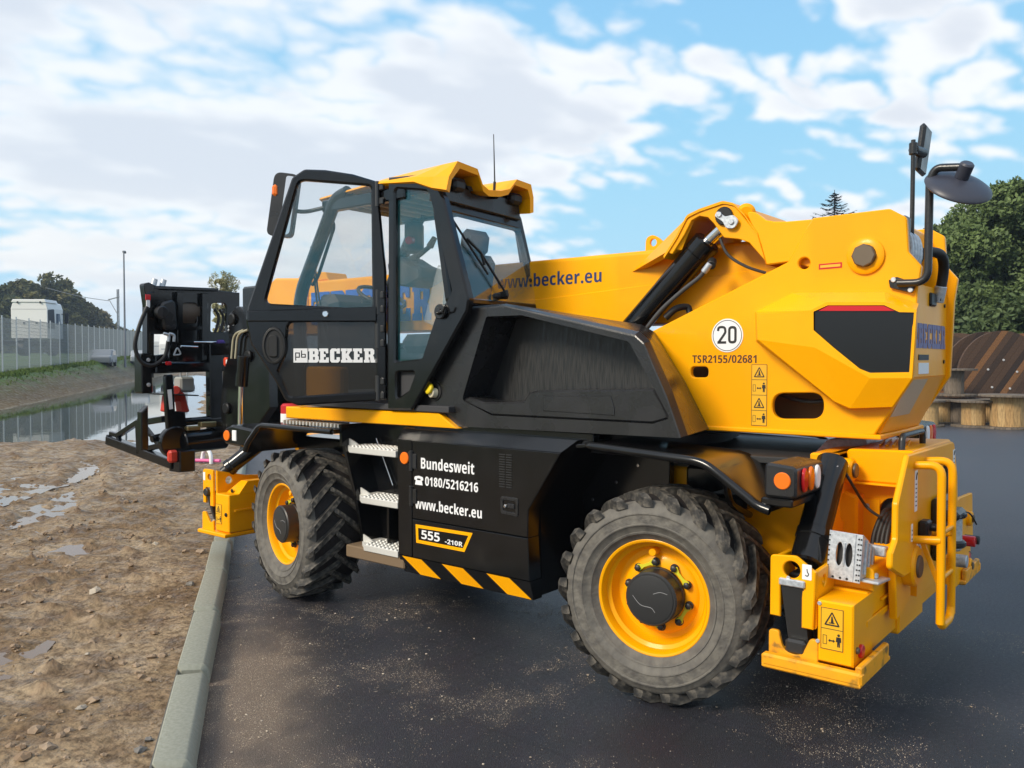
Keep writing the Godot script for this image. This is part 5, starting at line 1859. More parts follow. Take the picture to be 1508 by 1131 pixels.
	for p in [V(2.74, 0.799, -1.14), V(2.725, 0.464, -1.223)]:
		b = MB.new()
		b.cyl(p - V(0.03, 0, 0), p + V(0.03, 0, 0), 0.05, 18, 0.008)
		put("boss", b, YEL, fb)
		b = MB.new()
		b.cyl(p + V(0.03, 0, 0), p + V(0.04, 0, 0), 0.026, 14, 0.004)
		put("pin", b, M("bare_pin", Color(0.13, 0.10, 0.07), 0.5, 0.5), fb)
	# front outriggers, tucked in front of the wheels
	for s in [1.0, -1.0]:
		var o := sub("front_outrigger", T)
		b = MB.new()
		b.plate(loop([[-2.90, 0.60], [-2.86, 0.60], [-2.86, 0.74], [-2.79, 0.74], [-2.79, 0.58], [-2.74, 0.58], [-2.74, 0.90, 0.03], [-2.90, 0.90, 0.03]]), s * 1.09 - 0.012, s * 1.09 + 0.012, 0.004, TZ(), [circle(-2.80, 0.83, 0.03, 14)])
		b.plate(loop([[s * 1.08, 0.58], [s * 1.08, 0.895], [s * 0.80, 0.83], [s * 0.5, 0.80], [s * 0.5, 0.58]]), -2.735, -2.71, 0.005, TX(), [circle(s * 0.96, 0.80, 0.035, 14)])
		put("leg_guard", b, YEL, o)
		b = MB.new()
		b.plate(loop([[-2.71, 0.375, 0.01], [-2.50, 0.375, 0.01], [-2.50, 0.70, 0.01], [-2.71, 0.70, 0.01]]), s * 0.60 - 0.5, s * 0.60 + 0.5, 0.008)
		b.hexa([V(-2.69, 0.70, s * 1.0), V(-2.50, 0.70, s * 1.0), V(-2.52, 0.80, s * 0.9), V(-2.62, 0.80, s * 0.9), V(-2.69, 0.70, s * 0.4), V(-2.50, 0.70, s * 0.4), V(-2.52, 0.80, s * 0.4), V(-2.62, 0.80, s * 0.4)])
		b.box(V(-2.495, 0.56, s * 0.85), V(0.02, 0.02, 0.4), 0.003)
		put("beam_end_box", b, YEL, o)
		b = MB.new()
		b.plate(loop([[-2.93, s * 1.14], [-2.50, s * 1.14], [-2.50, s * 0.7], [-2.93, s * 0.75]]), 0.335, 0.37, 0.008, TY())
		b.plate(loop([[-2.92, 0.36], [-2.74, 0.36], [-2.74, 0.47, 0.03], [-2.79, 0.42, 0.03], [-2.87, 0.52, 0.02], [-2.92, 0.52, 0.02]]), s * 1.09 - 0.01, s * 1.09 + 0.01, 0.003)
		put("foot_plate", b, YEL, o)
		b = MB.new()
		b.cyl(V(-2.82, 0.70, s * 1.10), V(-2.82, 0.70, s * 1.13), 0.035, 14)
		b.hexa([V(-2.85, 0.70, s * 1.11), V(-2.80, 0.70, s * 1.11), V(-2.75, 0.46, s * 1.08), V(-2.77, 0.46, s * 1.08), V(-2.85, 0.70, s * 1.0), V(-2.80, 0.70, s * 1.0), V(-2.75, 0.46, s * 1.0), V(-2.77, 0.46, s * 1.0)])
		put("rubber_flap", b, M("flap_rubber", g(0.025), 0.35), o)
		b = MB.new()
		var top := V(-2.50, 1.20, s * 0.66)
		var bot := V(-2.78, 0.86, s * 0.98)
		b.cyl(top, top.lerp(bot, 0.86), 0.068, 24, 0.01)
		b.cyl(top.lerp(bot, 0.80), top.lerp(bot, 0.9), 0.075, 24, 0.008)
		put("jack_cylinder", b, BLK, o)
		b = MB.new()
		b.cyl(top.lerp(bot, 0.8), bot, 0.045, 16)
		put("jack_rod", b, M("dark_steel", g(0.03), 0.4, 0.7), o)
		if s > 0:
			safety_label("safety_label", o, TZ(-2.70, 0.44, 1.1015), 0.09, 2)
			bolts("bolt", [V(-2.54, 0.53, 1.10), V(-2.60, 0.72, 1.0)], V(0, 0, 1), 0.018, M("dark_steel", g(0.03), 0.4, 0.7), o)
			b = MB.new()
			b.plate(loop([[-2.895, 0.80], [-2.862, 0.80], [-2.862, 0.87], [-2.895, 0.87]]), 1.102, 1.1035, 0)
			put("sticker", b, WHT, o)

func turret(T: Node3D) -> void:
	var U := sub("turret", T)
	var b := MB.new()
	var side := [[1.607, 1.432], [2.579, 1.458, 0.02], [2.767, 1.762, 0.03], [2.784, 2.211], [2.802, 2.343, 0.02], [2.739, 2.421, 0.02], [2.727, 2.601, 0.03], [2.643, 2.656, 0.04], [2.241, 2.649, 0.01], [2.218, 2.617], [2.101, 2.415, 0.03], [1.22, 2.037], [1.157, 1.904]]
	for s in [1.0, -1.0]:
		b = MB.new()
		var holes := []
		if s > 0:
			holes = [loop([[2.017, 1.669, 0.078], [2.31, 1.68, 0.078], [2.312, 1.534, 0.078], [2.018, 1.521, 0.078]], 8), loop([[1.501, 1.819, 0.03], [1.618, 1.82, 0.03], [1.618, 1.754, 0.03], [1.501, 1.753, 0.03]], 6), circle(2.194, 2.401, 0.033, 20)]
		b.plate(loop(side), s * 0.43 - 0.02, s * 0.43 + 0.02, 0.006, TZ(), holes)
		put("side_plate", b, YEL, U)
	# floor flange, rear panel, sloping lower panel
	b = MB.new()
	b.plate(loop([[1.35, -0.46], [2.615, -0.46], [2.63, 0.0], [2.615, 0.462], [1.35, 0.462]]), 1.435, 1.462, 0.006, TY())
	put("floor_plate", b, YEL, U)
	b = MB.new()
	b.plate(loop([[-0.41, 1.765], [0.41, 1.765], [0.41, 2.27], [-0.41, 2.27]]), 2.715, 2.745, 0.005, TX())
	var rp := put("rear_panel", b, YEL, U)
	bolts("bolt", [V(2.745, 2.18, 0.36), V(2.745, 1.85, 0.36), V(2.745, 1.85, -0.34), V(2.745, 2.18, -0.34)], V(1, 0, 0), 0.012, M("dark_steel", g(0.03), 0.4, 0.7), rp)
	firm_mark(rp, Transform3D(Basis(V(0, 0, -1), V(0, 1, 0), V(1, 0, 0)), V(2.746, 1.925, 0.40)), 0.135, M("faded_blue", Color(0.16, 0.15, 0.30), 0.5), true, 0.98)
	b = MB.new()
	b.box(V(2.75, 2.20, -0.03), V(0.02, 0.075, 0.12), 0.008)
	put("socket", b, M("dark_steel", g(0.03), 0.4, 0.7), rp)
	b = MB.new()
	b.box(V(2.747, 1.815, 0.14), V(0.004, 0.06, 0.22), 0.0)
	put("sticker", b, WHT, rp)
	b = MB.new()
	b.box(V(2.747, 1.875, 0.14), V(0.004, 0.03, 0.22), 0.0)
	put("dark_sticker", b, INK, rp)
	b = MB.new()
	b.hexa([V(2.715, 1.765, -0.41), V(2.745, 1.765, -0.41), V(2.745, 1.765, 0.41), V(2.715, 1.765, 0.41), V(2.57, 1.465, -0.41), V(2.60, 1.465, -0.41), V(2.60, 1.465, 0.41), V(2.57, 1.465, 0.41)])
	var lo := put("lower_panel", b, YEL, U)
	b = MB.new()
	b.hexa([V(2.741, 1.755, 0.40), V(2.741, 1.755, 0.02), V(2.645, 1.555, 0.02), V(2.645, 1.555, 0.40), V(2.744, 1.755, 0.40), V(2.744, 1.755, 0.02), V(2.648, 1.555, 0.02), V(2.648, 1.555, 0.40)])
	put("worn_sticker", b, M("worn_film", Color(0.55, 0.42, 0.28), 0.5), lo)
	# inside the turret: dark web and hoses behind the slots
	b = MB.new()
	b.plate(loop([[1.3, 1.46], [2.55, 1.46], [2.68, 1.76], [2.68, 2.1], [1.3, 2.0]]), 0.10, 0.14, 0.0)
	put("inner_web", b, M("inner_dark", Color(0.10, 0.07, 0.03), 0.6), U)
	b = MB.new()
	b.box(V(1.70, 1.85, 0.41), V(0.08, 0.03, 0.03), 0.008)
	put("slot_bolt", b, STE, U)
	b = MB.new()
	b.tube(spline([V(2.0, 1.66, 0.3), V(2.2, 1.62, 0.34), V(2.45, 1.66, 0.3)], 6), 0.015, 8)
	put("hose", b, RUB, U)
	# pivot pin with welded ring
	b = MB.new()
	var pv := V(2.526, 2.416, 0.451)
	b.lathe([Vector2(0.098, 0), Vector2(0.098, 0.012), Vector2(0.088, 0.020), Vector2(0.06, 0.022)], 32, Transform3D(Basis(), pv))
	put("pivot_ring", b, YEL, U)
	b = MB.new()
	b.cyl(pv, pv + V(0, 0, 0.05), 0.062, 8, 0.006)
	put("pivot_pin", b, M("bare_pin", Color(0.13, 0.10, 0.07), 0.5, 0.5), U)
	# small red framed sticker
	b = MB.new()
	var q := loop([[2.277, 2.391], [2.402, 2.393], [2.402, 2.363], [2.277, 2.361]])
	b.plate(q, 0.4505, 0.452, 0)
	var rs := put("red_sticker", b, RED, U)
	b = MB.new()
	b.plate(MB.inset(q if MB.area(q) > 0 else PackedVector2Array([q[3], q[2], q[1], q[0]]), 0.008), 0.452, 0.453, 0)
	put("sticker_field", b, STK, rs)
	# 20 sign
	var c0 := V(1.74, 2.006, 0.452)
	var sg := sub("speed_sign", U)
	b = MB.new()
	b.cyl(V(c0.x, c0.y, 0.4505), V(c0.x, c0.y, 0.4535), 0.100, 48, 0.001)
	put("disc", b, WHT, sg)
	b = MB.new()
	b.sweep(circle(c0.x, c0.y, 0.092, 48), [Vector2(0.4535, 0), Vector2(0.4545, 0)], TZ(), [circle(c0.x, c0.y, 0.0885, 48)])
	put("ring", b, INK, sg)
	b = MB.new()
	var dx := c0.x - 0.058
	var dy := c0.y - 0.048
	# narrow road-sign digits
	var two := [V(0.0, 0.076, 0), V(0.004, 0.094, 0), V(0.022, 0.099, 0), V(0.041, 0.094, 0), V(0.046, 0.076, 0), V(0.042, 0.060, 0), V(0.004, 0.008, 0)]
	strip(b, spline(two, 5), 0.0145, V(dx, dy, 0.4536))
	b.box(V(dx + 0.024, dy + 0.007, 0.4541), V(0.056, 0.0145, 0.001), 0)
	var oh := loop([[dx + 0.064, dy, 0.026], [dx + 0.118, dy, 0.026], [dx + 0.118, dy + 0.104, 0.026], [dx + 0.064, dy + 0.104, 0.026]], 6)
	b.sweep(oh, [Vector2(0.4536, 0), Vector2(0.4546, 0)], TZ(), [MB.inset(oh if MB.area(oh) > 0 else oh, 0.0150)])
	put("digits", b, INK, sg)
	letters("lettering", "TSR2155/02681", 0.046, M("brown_print", Color(0.065, 0.022, 0.008), 0.5), TZ(1.512, 1.842, 0.4505), U, true, 0.0016, 0.92)
	safety_label("safety_label", U, TZ(1.893, 1.478, 0.4505), 0.094, 4)
	# side ballast: a faceted cover with a dark window and a red lamp strip
	for s in [1.0]:
		var cov := sub("ballast_cover", U)
		cov.transform = Transform3D(Basis.from_scale(V(1, 1, s)), Vector3.ZERO)
		var win := [V(2.302, 2.121, 0.6), V(2.378, 2.152, 0.6), V(2.663, 2.141, 0.6), V(2.735, 2.103, 0.6), V(2.805, 2.099, 0.6), V(2.787, 1.799, 0.6), V(2.597, 1.794, 0.6), V(2.546, 1.815, 0.6), V(2.416, 1.922, 0.6), V(2.303, 2.022, 0.6)]
		var rim := [V(1.982, 2.121, 0.6), V(2.287, 2.128, 0.6), V(2.37, 2.169, 0.6), V(2.669, 2.156, 0.6), V(2.817, 2.112, 0.6), V(2.8, 1.769, 0.6), V(2.597, 1.766, 0.6), V(2.311, 1.927, 0.6), V(1.991, 1.975, 0.6)]
		var foot := [V(1.911, 2.141, 0.45), V(2.126, 2.237, 0.45), V(2.275, 2.233, 0.45), V(2.621, 2.22, 0.45), V(2.791, 2.152, 0.45), V(2.662, 1.607, 0.45), V(2.447, 1.591, 0.45), V(2.366, 1.626, 0.45), V(1.916, 1.971, 0.45)]
		var lip := []
		for i in 9:
			lip.append(rim[i] if i < 5 or i == 8 else [V(2.69, 1.618, 0.53), V(2.478, 1.603, 0.53), V(2.396, 1.637, 0.53)][i - 5])
		b = MB.new()
		var loop_o := PackedVector2Array()
		for p in rim:
			loop_o.append(Vector2(p.x, p.y))
		var loop_w := PackedVector2Array()
		for p in win:
			loop_w.append(Vector2(p.x, p.y))
		b.sweep(loop_o, [Vector2(0.585, 0.004), Vector2(0.60, 0.0)], TZ(), [loop_w], false, true)
		loft(b, [foot, lip, rim])
		put("cover_shell", b, YEL, cov)
		b = MB.new()
		b.sweep(loop_w, [Vector2(0.56, -0.003), Vector2(0.588, -0.003)])
		put("dark_window", b, M("smoked_pane", g(0.008), 0.18), cov)
		b = MB.new()
		var lw := loop([[2.325, 2.124], [2.379, 2.151], [2.657, 2.139], [2.713, 2.11]])
		b.plate(lw, 0.585, 0.596, 0.002)
		put("red_lamp_strip", b, RED, cov)
	# mirror arm, round mirror and work lamp at the rear corner
	b = MB.new()
	b.plate(loop([[2.648, 2.279, 0.005], [2.688, 2.294, 0.005], [2.787, 2.253], [2.759, 2.206, 0.008], [2.655, 2.239, 0.005]]), 0.45, 0.475, 0.004)
	var br := put("mirror_bracket", b, PLA, T)
	bolts("bolt", [V(2.674, 2.279, 0.475), V(2.757, 2.222, 0.475)], V(0, 0, 1), 0.014, STE, br)
	b = MB.new()
	b.tube(bent([V(2.698, 2.259, 0.49), V(2.841, 2.254, 0.49), V(2.844, 2.772, 0.49), V(2.871, 2.829, 0.49), V(2.988, 2.816, 0.49)], 0.07, 6), 0.020, 10)
	put("mirror_arm", b, PLA, T)
	b = MB.new()
	var hub := V(3.001, 2.794, 0.49)
	var ax := V(0.36, 0.63, 0.38).normalized()
	b.cyl(hub + ax * 0.045, hub - ax * 0.04, 0.034, 14, 0.008)
	var mc: Vector3 = hub - ax * 0.075 + V(0.0, -0.01, 0.0)
	b.lathe([Vector2(0.0, -0.012), Vector2(0.155, -0.012), Vector2(0.162, -0.004), Vector2(0.158, 0.006), Vector2(0.13, 0.022), Vector2(0.06, 0.046), Vector2(0.0, 0.05)], 36, Transform3D(MB.along(ax), mc))
	var rm := put("round_mirror", b, M("mirror_back", Color(0.035, 0.038, 0.055), 0.4), T)
	b = MB.new()
	b.lathe([Vector2(0.0, -0.020), Vector2(0.146, -0.0135), Vector2(0.15, -0.012)], 32, Transform3D(MB.along(ax), mc))
	put("mirror_glass", b, CHR, rm)
	b = MB.new()
	b.tube([V(2.70, 2.35, 0.23), V(2.70, 3.05, 0.225)], 0.012, 8)
	put("mirror_pole", b, PLA, T)
	b = MB.new()
	b.cyl(V(2.70, 3.0, 0.225), V(2.72, 3.0, 0.09), 0.028, 12, 0.005)
	b.cyl(V(2.70, 2.97, 0.225), V(2.70, 3.035, 0.225), 0.022, 12)
	b.box(V(2.705, 3.03, 0.035), V(0.035, 0.26, 0.19), 0.014, Basis(Vector3.UP, 0.06) * Basis(Vector3.BACK, -0.12))
	put("square_mirror", b, PLA, T)
	# hoses and plates at the back of the boom pivot
	b = MB.new()
	b.plate(loop([[-0.40, 2.27], [-0.30, 2.27], [-0.30, 2.46], [-0.40, 2.46]]), 2.60, 2.73, 0.01, TX())
	b.plate(loop([[-0.05, 2.30], [0.36, 2.30], [0.36, 2.58], [-0.05, 2.58]]), 2.52, 2.56, 0.01, TX())
	put("pivot_cover", b, YEL, U)
	for i in 4:
		b = MB.new()
		b.tube(spline([V(2.68, 2.30, 0.34 - i * 0.06), V(2.72, 2.42, 0.33 - i * 0.06), V(2.70, 2.53, 0.32 - i * 0.06), V(2.62, 2.56, 0.32 - i * 0.06)], 5), 0.017, 8)
		put("steel_pipe", b, STE, U)
	b = MB.new()
	b.box(V(2.69, 2.555, 0.36), V(0.05, 0.13, 0.10), 0.006)
	put("valve_block", b, M("valve_grey", g(0.22), 0.45, 0.4), U)
	b = MB.new()
	b.tube(spline([V(2.76, 2.20, -0.12), V(2.79, 2.37, -0.10), V(2.79, 2.45, 0.0), V(2.72, 2.44, 0.12), V(2.68, 2.3, 0.18)], 6), 0.028, 10)
	put("hose", b, RUB, U)
	b = MB.new()
	b.cyl(V(2.755, 2.19, -0.125), V(2.775, 2.28, -0.115), 0.032, 14)
	put("hose_fitting", b, STE, U)

# a flat ribbon along a path in the x-y plane
func strip(b: MB, p: Array, w: float, at: Vector3) -> void:
	for i in p.size() - 1:
		var d0: Vector3 = (p[mini(i + 1, p.size() - 1)] - p[maxi(i - 1, 0)]).normalized()
		var d1: Vector3 = (p[mini(i + 2, p.size() - 1)] - p[i]).normalized()
		var n0 := V(-d0.y, d0.x, 0) * w / 2
		var n1 := V(-d1.y, d1.x, 0) * w / 2
		var z := V(0, 0, 0.001)
		b.face([p[i] + n0 + at + z, p[i] - n0 + at + z, p[i + 1] - n1 + at + z, p[i + 1] + n1 + at + z], at - V(0, 0, 1))

func boom(T: Node3D) -> void:
	var B := sub("boom", T)
	var b := MB.new()
	b.sweep(loop([[-0.17, 2.10, 0.05], [0.17, 2.10, 0.05], [0.17, 2.60, 0.035], [-0.17, 2.60, 0.035]]), [Vector2(-3.05, 0.01), Vector2(-3.04, 0), Vector2(2.5, 0)], TX())
	put("outer_section", b, YEL, B)
	b = MB.new()
	b.plate(loop([[-3.0, 2.105], [2.4, 2.105], [2.4, 2.46], [1.68, 2.405], [0.5, 2.33], [0.15, 2.31], [-3.0, 2.30]]), 0.165, 0.178, 0.004)
	put("lower_flange", b, YEL, B)
	b = MB.new()
	b.plate(loop([[-3.3, 2.14, 0.02], [-2.6, 2.14], [-2.6, 2.63, 0.02], [-3.1, 2.66, 0.08], [-3.3, 2.55, 0.06]]), -0.20, 0.20, 0.02)
	put("nose_collar", b, YEL, B)
	b = MB.new()
	b.plate(loop([[-2.85, 2.60], [-2.35, 2.60], [-2.4, 2.68, 0.03], [-2.75, 2.70, 0.04]]), -0.12, 0.14, 0.01)
	put("hose_guard", b, YEL, B)
	# lifting eye
	b = MB.new()
	b.plate(loop([[0.925, 2.586], [0.93, 2.707, 0.05], [0.983, 2.726, 0.05], [1.031, 2.698, 0.03], [1.067, 2.667, 0.03], [1.17, 2.686], [1.171, 2.567]]), -0.012, 0.012, 0.003, TZ(), [circle(0.989, 2.67, 0.026, 20)])
	put("lifting_eye", b, YEL, B)
	# head that takes the top of the lift cylinder
	var outer := [[1.311, 2.536], [1.372, 2.625], [1.446, 2.752], [1.528, 2.78], [1.684, 2.808], [1.749, 2.788], [1.805, 2.717], [1.885, 2.618], [1.902, 2.592], [1.949, 2.438]]
	var inner := [[1.899, 2.494], [1.848, 2.553], [1.785, 2.579], [1.69, 2.596], [1.619, 2.692], [1.583, 2.729], [1.528, 2.743], [1.474, 2.72], [1.428, 2.64], [1.344, 2.525]]
	var pl := []
	pl.append_array(outer)
	pl.append_array(inner)
	for s in [1.0, -1.0]:
		b = MB.new()
		var l := loop(pl)
		b.plate(l, s * 0.385 - 0.015, s * 0.385 + 0.015, 0.004)
		put("head_plate", b, YEL, B)
	b = MB.new()
	var band := PackedVector2Array()
	var lo := loop([[1.287, 2.517], [1.377, 2.637], [1.446, 2.756, 0.05], [1.528, 2.784, 0.05], [1.684, 2.816, 0.06], [1.753, 2.795, 0.05], [1.817, 2.728, 0.04], [1.902, 2.604, 0.04], [1.953, 2.43]], 6)
	for p in lo:
		band.append(p)
	for i in lo.size():
		band.append(lo[lo.size() - 1 - i] + Vector2(0.004, -0.016))
	b.sweep(band, [Vector2(-0.41, 0), Vector2(0.41, 0)])
	put("head_band", b, YEL, B)
	# flared gussets between band and boom
	for s in [1.0, -1.0]:
		b = MB.new()
		var p0 := V(1.446, 2.743, 0.4)
		var p1 := V(1.344, 2.559, 0.4)
		var q0 := V(0.92, 2.46, 0.172)
		var q1 := V(1.10, 2.59, 0.172)
		var f := func(p: Vector3): return V(p.x, p.y, p.z * s)
		b.hexa([f.call(q0), f.call(q1), f.call(p0), f.call(p1), f.call(q0 + V(0.04, 0, -0.03)), f.call(q1 + V(0.06, 0, -0.03)), f.call(p0 + V(0.04, 0, -0.03)), f.call(p1 + V(0.05, -0.01, -0.03))])
		put("head_gusset", b, YEL, B)
		# tail of the boom between the turret plates
		b = MB.new()
		b.plate(loop([[1.826, 2.735, 0.02], [1.884, 2.729, 0.06], [1.951, 2.674], [2, 2.661, 0.03], [2.072, 2.654], [2.215, 2.651], [2.596, 2.64], [2.6, 2.26], [2.082, 2.421], [1.953, 2.414], [1.919, 2.535]]), s * 0.38 - 0.02, s * 0.38 + 0.02, 0.006)
		put("tail_plate", b, YEL, B)
	b = MB.new()
	b.cyl(V(1.491, 2.873, -0.38), V(1.821, 2.734, 0.38), 0.055, 24, 0.02)
	b.box(V(2.3, 2.56, 0), V(0.7, 0.12, 0.76), 0.02)
	b.box(V(2.2, 2.45, 0), V(0.4, 0.30, 0.6), 0.02)
	put("tail_web", b, YEL, B)
	# pin keeper
	var kp := V(1.724, 2.702, 0.401)
	b = MB.new()
	b.cyl(kp + V(-0.03, 0.022, 0), kp + V(-0.03, 0.022, 0.02), 0.055, 20, 0.005)
	put("pin", b, M("dark_steel", g(0.03), 0.4, 0.7), B)
	b = MB.new()
	b.plate(loop([[-0.085, 0.025, 0.015], [-0.065, 0.055, 0.015], [-0.015, 0.015, 0.02], [0.035, 0.02, 0.03], [0.075, -0.015, 0.035], [0.045, -0.065, 0.035], [-0.01, -0.055, 0.03], [-0.03, -0.015, 0.02]], 5), 0.02, 0.03, 0.003, TZ(kp.x, kp.y, kp.z))
	put("pin_keeper", b, STE, B)
	bolts("bolt", [kp + V(0.028, -0.022, 0.03), kp + V(-0.05, 0.03, 0.03)], V(0, 0, 1), 0.017, STE, B)
	# lift cylinder
	var top := V(1.682, 2.711, 0.3)
	var c1 := V(1.531, 2.592, 0.3)
	var c0 := V(0.966, 2.033, 0.3)
	b = MB.new()
	var d := (c1 - c0).normalized()
	b.cyl(c0 - d * 0.4, c1, 0.083, 32, 0.01)
	b.cyl(c1 - d * 0.10, c1 + d * 0.012, 0.090, 32, 0.012)
	var lc := put("lift_cylinder", b, BLK, T)
	b = MB.new()
	b.cyl(c1, top, 0.042, 24)
	put("rod", b, CHR, lc)
	b = MB.new()
	b.tube(spline([V(1.59, 2.422, 0.42), V(1.541, 2.367, 0.42), V(1.427, 2.29, 0.42), V(1.285, 2.182, 0.42), V(1.179, 2.069, 0.42)], 6), 0.014, 8)
	b.tube(spline([V(1.645, 2.604, 0.36), V(1.689, 2.5, 0.34), V(1.785, 2.427, 0.3), V(1.892, 2.383, 0.25)], 6), 0.009, 8)
	put("hose", b, M("hose_grey", g(0.06), 0.5), T)
	b = MB.new()
	b.cyl(V(1.612, 2.445, 0.42), V(1.568, 2.394, 0.42), 0.020, 12)
	put("hose_fitting", b, STE, T)
	b = MB.new()
	b.cyl(V(1.597, 2.464, 0.36), V(1.617, 2.432, 0.42), 0.028, 12)
	put("elbow", b, RUB, T)
	b = MB.new()
	b.tube(spline([V(1.288, 2.128, 0.38), V(1.349, 2.183, 0.36), V(1.398, 2.196, 0.3), V(1.417, 2.153, 0.3)], 5), 0.022, 8)
	put("elbow", b, RUB, T)
	# lettering on the boom
	letters("lettering", "www.becker.eu", 0.092, BLU, TZ(-0.285, 2.405, 0.1705), B, true, 0.002, 1.0)
	firm_mark(B, TZ(-2.55, 2.19, 0.1795), 0.30, M("bright_blue", Color(0.02, 0.12, 0.50), 0.5), true, 0.9)

func loft(b: MB, rings: Array, close := true) -> void:
	for k in rings.size() - 1:
		var m := Vector3.ZERO
		for p in rings[k]:
			m += p
		for p in rings[k + 1]:
			m += p
		m /= (rings[k].size() * 2)
		var cnt: int = rings[k].size()
		for i in (cnt if close else cnt - 1):
			var j := (i + 1) % cnt
			b.face([rings[k][i], rings[k][j], rings[k + 1][j]], m)
			b.face([rings[k][i], rings[k + 1][j], rings[k + 1][i]], m)

func hood(T: Node3D) -> void:
	var Hd := sub("engine_hood", T)
	var b := MB.new()
	# matching outlines: at the turret, at the shoulder and at the front face
	var back := [V(-0.25, 1.425, 0.46), V(1.63, 1.445, 0.46), V(1.465, 1.735, 0.46), V(1.255, 2.036, 0.46), V(1.162, 2.086, 0.46), V(0.25, 2.20, 0.46), V(0.0, 2.18, 0.46), V(-0.28, 1.55, 0.46)]
	var shoulder := [V(-0.30, 1.425, 0.95), V(1.741, 1.446, 0.95), V(1.644, 1.691, 0.95), V(1.501, 1.965, 0.95), V(1.43, 2.024, 0.95), V(0.445, 2.224, 0.95), V(0.097, 2.216, 0.95), V(-0.445, 1.502, 0.95)]
	var front := [V(-0.138, 1.414, 1.01), V(1.723, 1.434, 1.01), V(1.643, 1.636, 1.01), V(1.492, 1.949, 1.01), V(1.439, 1.991, 1.01), V(0.494, 2.197, 1.01), V(0.176, 2.188, 1.01), V(-0.363, 1.499, 1.01)]
	loft(b, [back, shoulder])
	var mid2 := []
	for i in 8:
		mid2.append((shoulder[i] as Vector3).lerp(front[i], 0.62) + V(0, 0, 0.02))
	loft(b, [shoulder, mid2, front])
	# front face with the recess opening
	var fo := PackedVector2Array()
	for p in front:
		fo.append(Vector2(p.x, p.y))
	var rec := loop([[0.329, 2.142, 0.02], [0.621, 2.141], [1.399, 1.965, 0.04], [1.664, 1.539, 0.02], [1.555, 1.504], [0.375, 1.501, 0.03], [0.114, 1.594, 0.03]], 4)
	b.sweep(fo, [Vector2(1.008, 0), Vector2(1.01, 0)], TZ(), [rec], false, true)
	put("shell", b, PLA, Hd)
	# recess: back wall, sides and sill
	b = MB.new()
	var r0 := []
	var r1 := []
	for p in rec:
		r0.append(V(p.x, p.y, 1.01))
	var back_l := loop([[0.365, 2.133, 0.02], [0.548, 2.136], [1.253, 1.971, 0.04], [1.521, 1.52, 0.02], [1.413, 1.487], [0.162, 1.498, 0.03], [0.089, 1.532, 0.03]], 4)
	for p in back_l:
		r1.append(V(p.x, p.y, 0.74))
	for i in r0.size():
		var j := (i + 1) % r0.size()
		b.face([r0[i], r0[j], r1[j]], V(r0[i].x + (r0[i].x - 1.0) * 5.0, r0[i].y + (r0[i].y - 1.8) * 5.0, r0[i].z))
		b.face([r0[i], r1[j], r1[i]], V(r0[i].x + (r0[i].x - 1.0) * 5.0, r0[i].y + (r0[i].y - 1.8) * 5.0, r0[i].z))
	put("recess_wall", b, PLA, Hd)
	b = MB.new()
	b.sweep(MB.inset(back_l if MB.area(back_l) > 0 else PackedVector2Array(rev(back_l)), -0.02), [Vector2(0.72, 0), Vector2(0.738, 0)])
	put("recess_back", b, streaked(), Hd)
	b = MB.new()
	b.plate(loop([[0.089, 1.593], [0.157, 1.613], [0.288, 1.585, 0.02], [0.616, 1.595, 0.02], [0.665, 1.657, 0.02], [0.734, 1.671, 0.02], [1.546, 1.697, 0.01], [1.598, 1.626], [1.645, 1.537], [1.543, 1.506], [0.358, 1.503]]), 0.76, 0.99, 0.01)
	put("sill_panel", b, PLA, Hd)
	b = MB.new()
	b.plate(loop([[0.776, 1.638], [1.269, 1.652], [1.293, 1.585], [1.293, 1.538], [0.777, 1.546]]), 0.99, 0.994, 0.003)
	put("sill_mesh", b, PLA, Hd)
	# yellow tank cap in a cup
	var cp := V(-0.134, 1.643, 1.014)
	b = MB.new()
	b.lathe([Vector2(0.062, -0.005), Vector2(0.062, 0.004), Vector2(0.05, 0.006), Vector2(0.046, -0.004), Vector2(0.0, -0.004)], 28, Transform3D(Basis(), cp))
	put("filler_cup", b, RUB, Hd)
	b = MB.new()
	b.cyl(cp + V(0.01, -0.008, -0.003), cp + V(0.0, -0.004, 0.04), 0.034, 20, 0.004)
	var cap := put("filler_neck", b, M("cream", Color(0.62, 0.56, 0.40), 0.5), Hd)
	b = MB.new()
	b.cyl(cp + V(-0.004, 0.016, 0.03), cp + V(-0.012, 0.026, 0.056), 0.038, 20, 0.008)
	put("yellow_cap", b, M("cap_yellow", Color(0.75, 0.55, 0.01), 0.4), cap)

func rev(l: PackedVector2Array) -> PackedVector2Array:
	var r := l.duplicate()
	r.reverse()
	return r

# plastic with runs of rainwater: real wet streaks, darker and glossier
func streaked() -> StandardMaterial3D:
	if mats.has("wet_plastic"):
		return mats["wet_plastic"]
	var m := M("wet_plastic", g(1.0), 0.55)
	m.albedo_texture = tex(111, 0.035, [[0.35, g(0.125)], [0.45, g(0.15)], [0.7, g(0.16)]], 512, 3)
	m.roughness_texture = tex(111, 0.035, [[0.38, g(0.55)], [0.52, g(0.95)]], 512, 3)
	return tri_uv(m, Vector3(5.5, 0.3, 5.5))

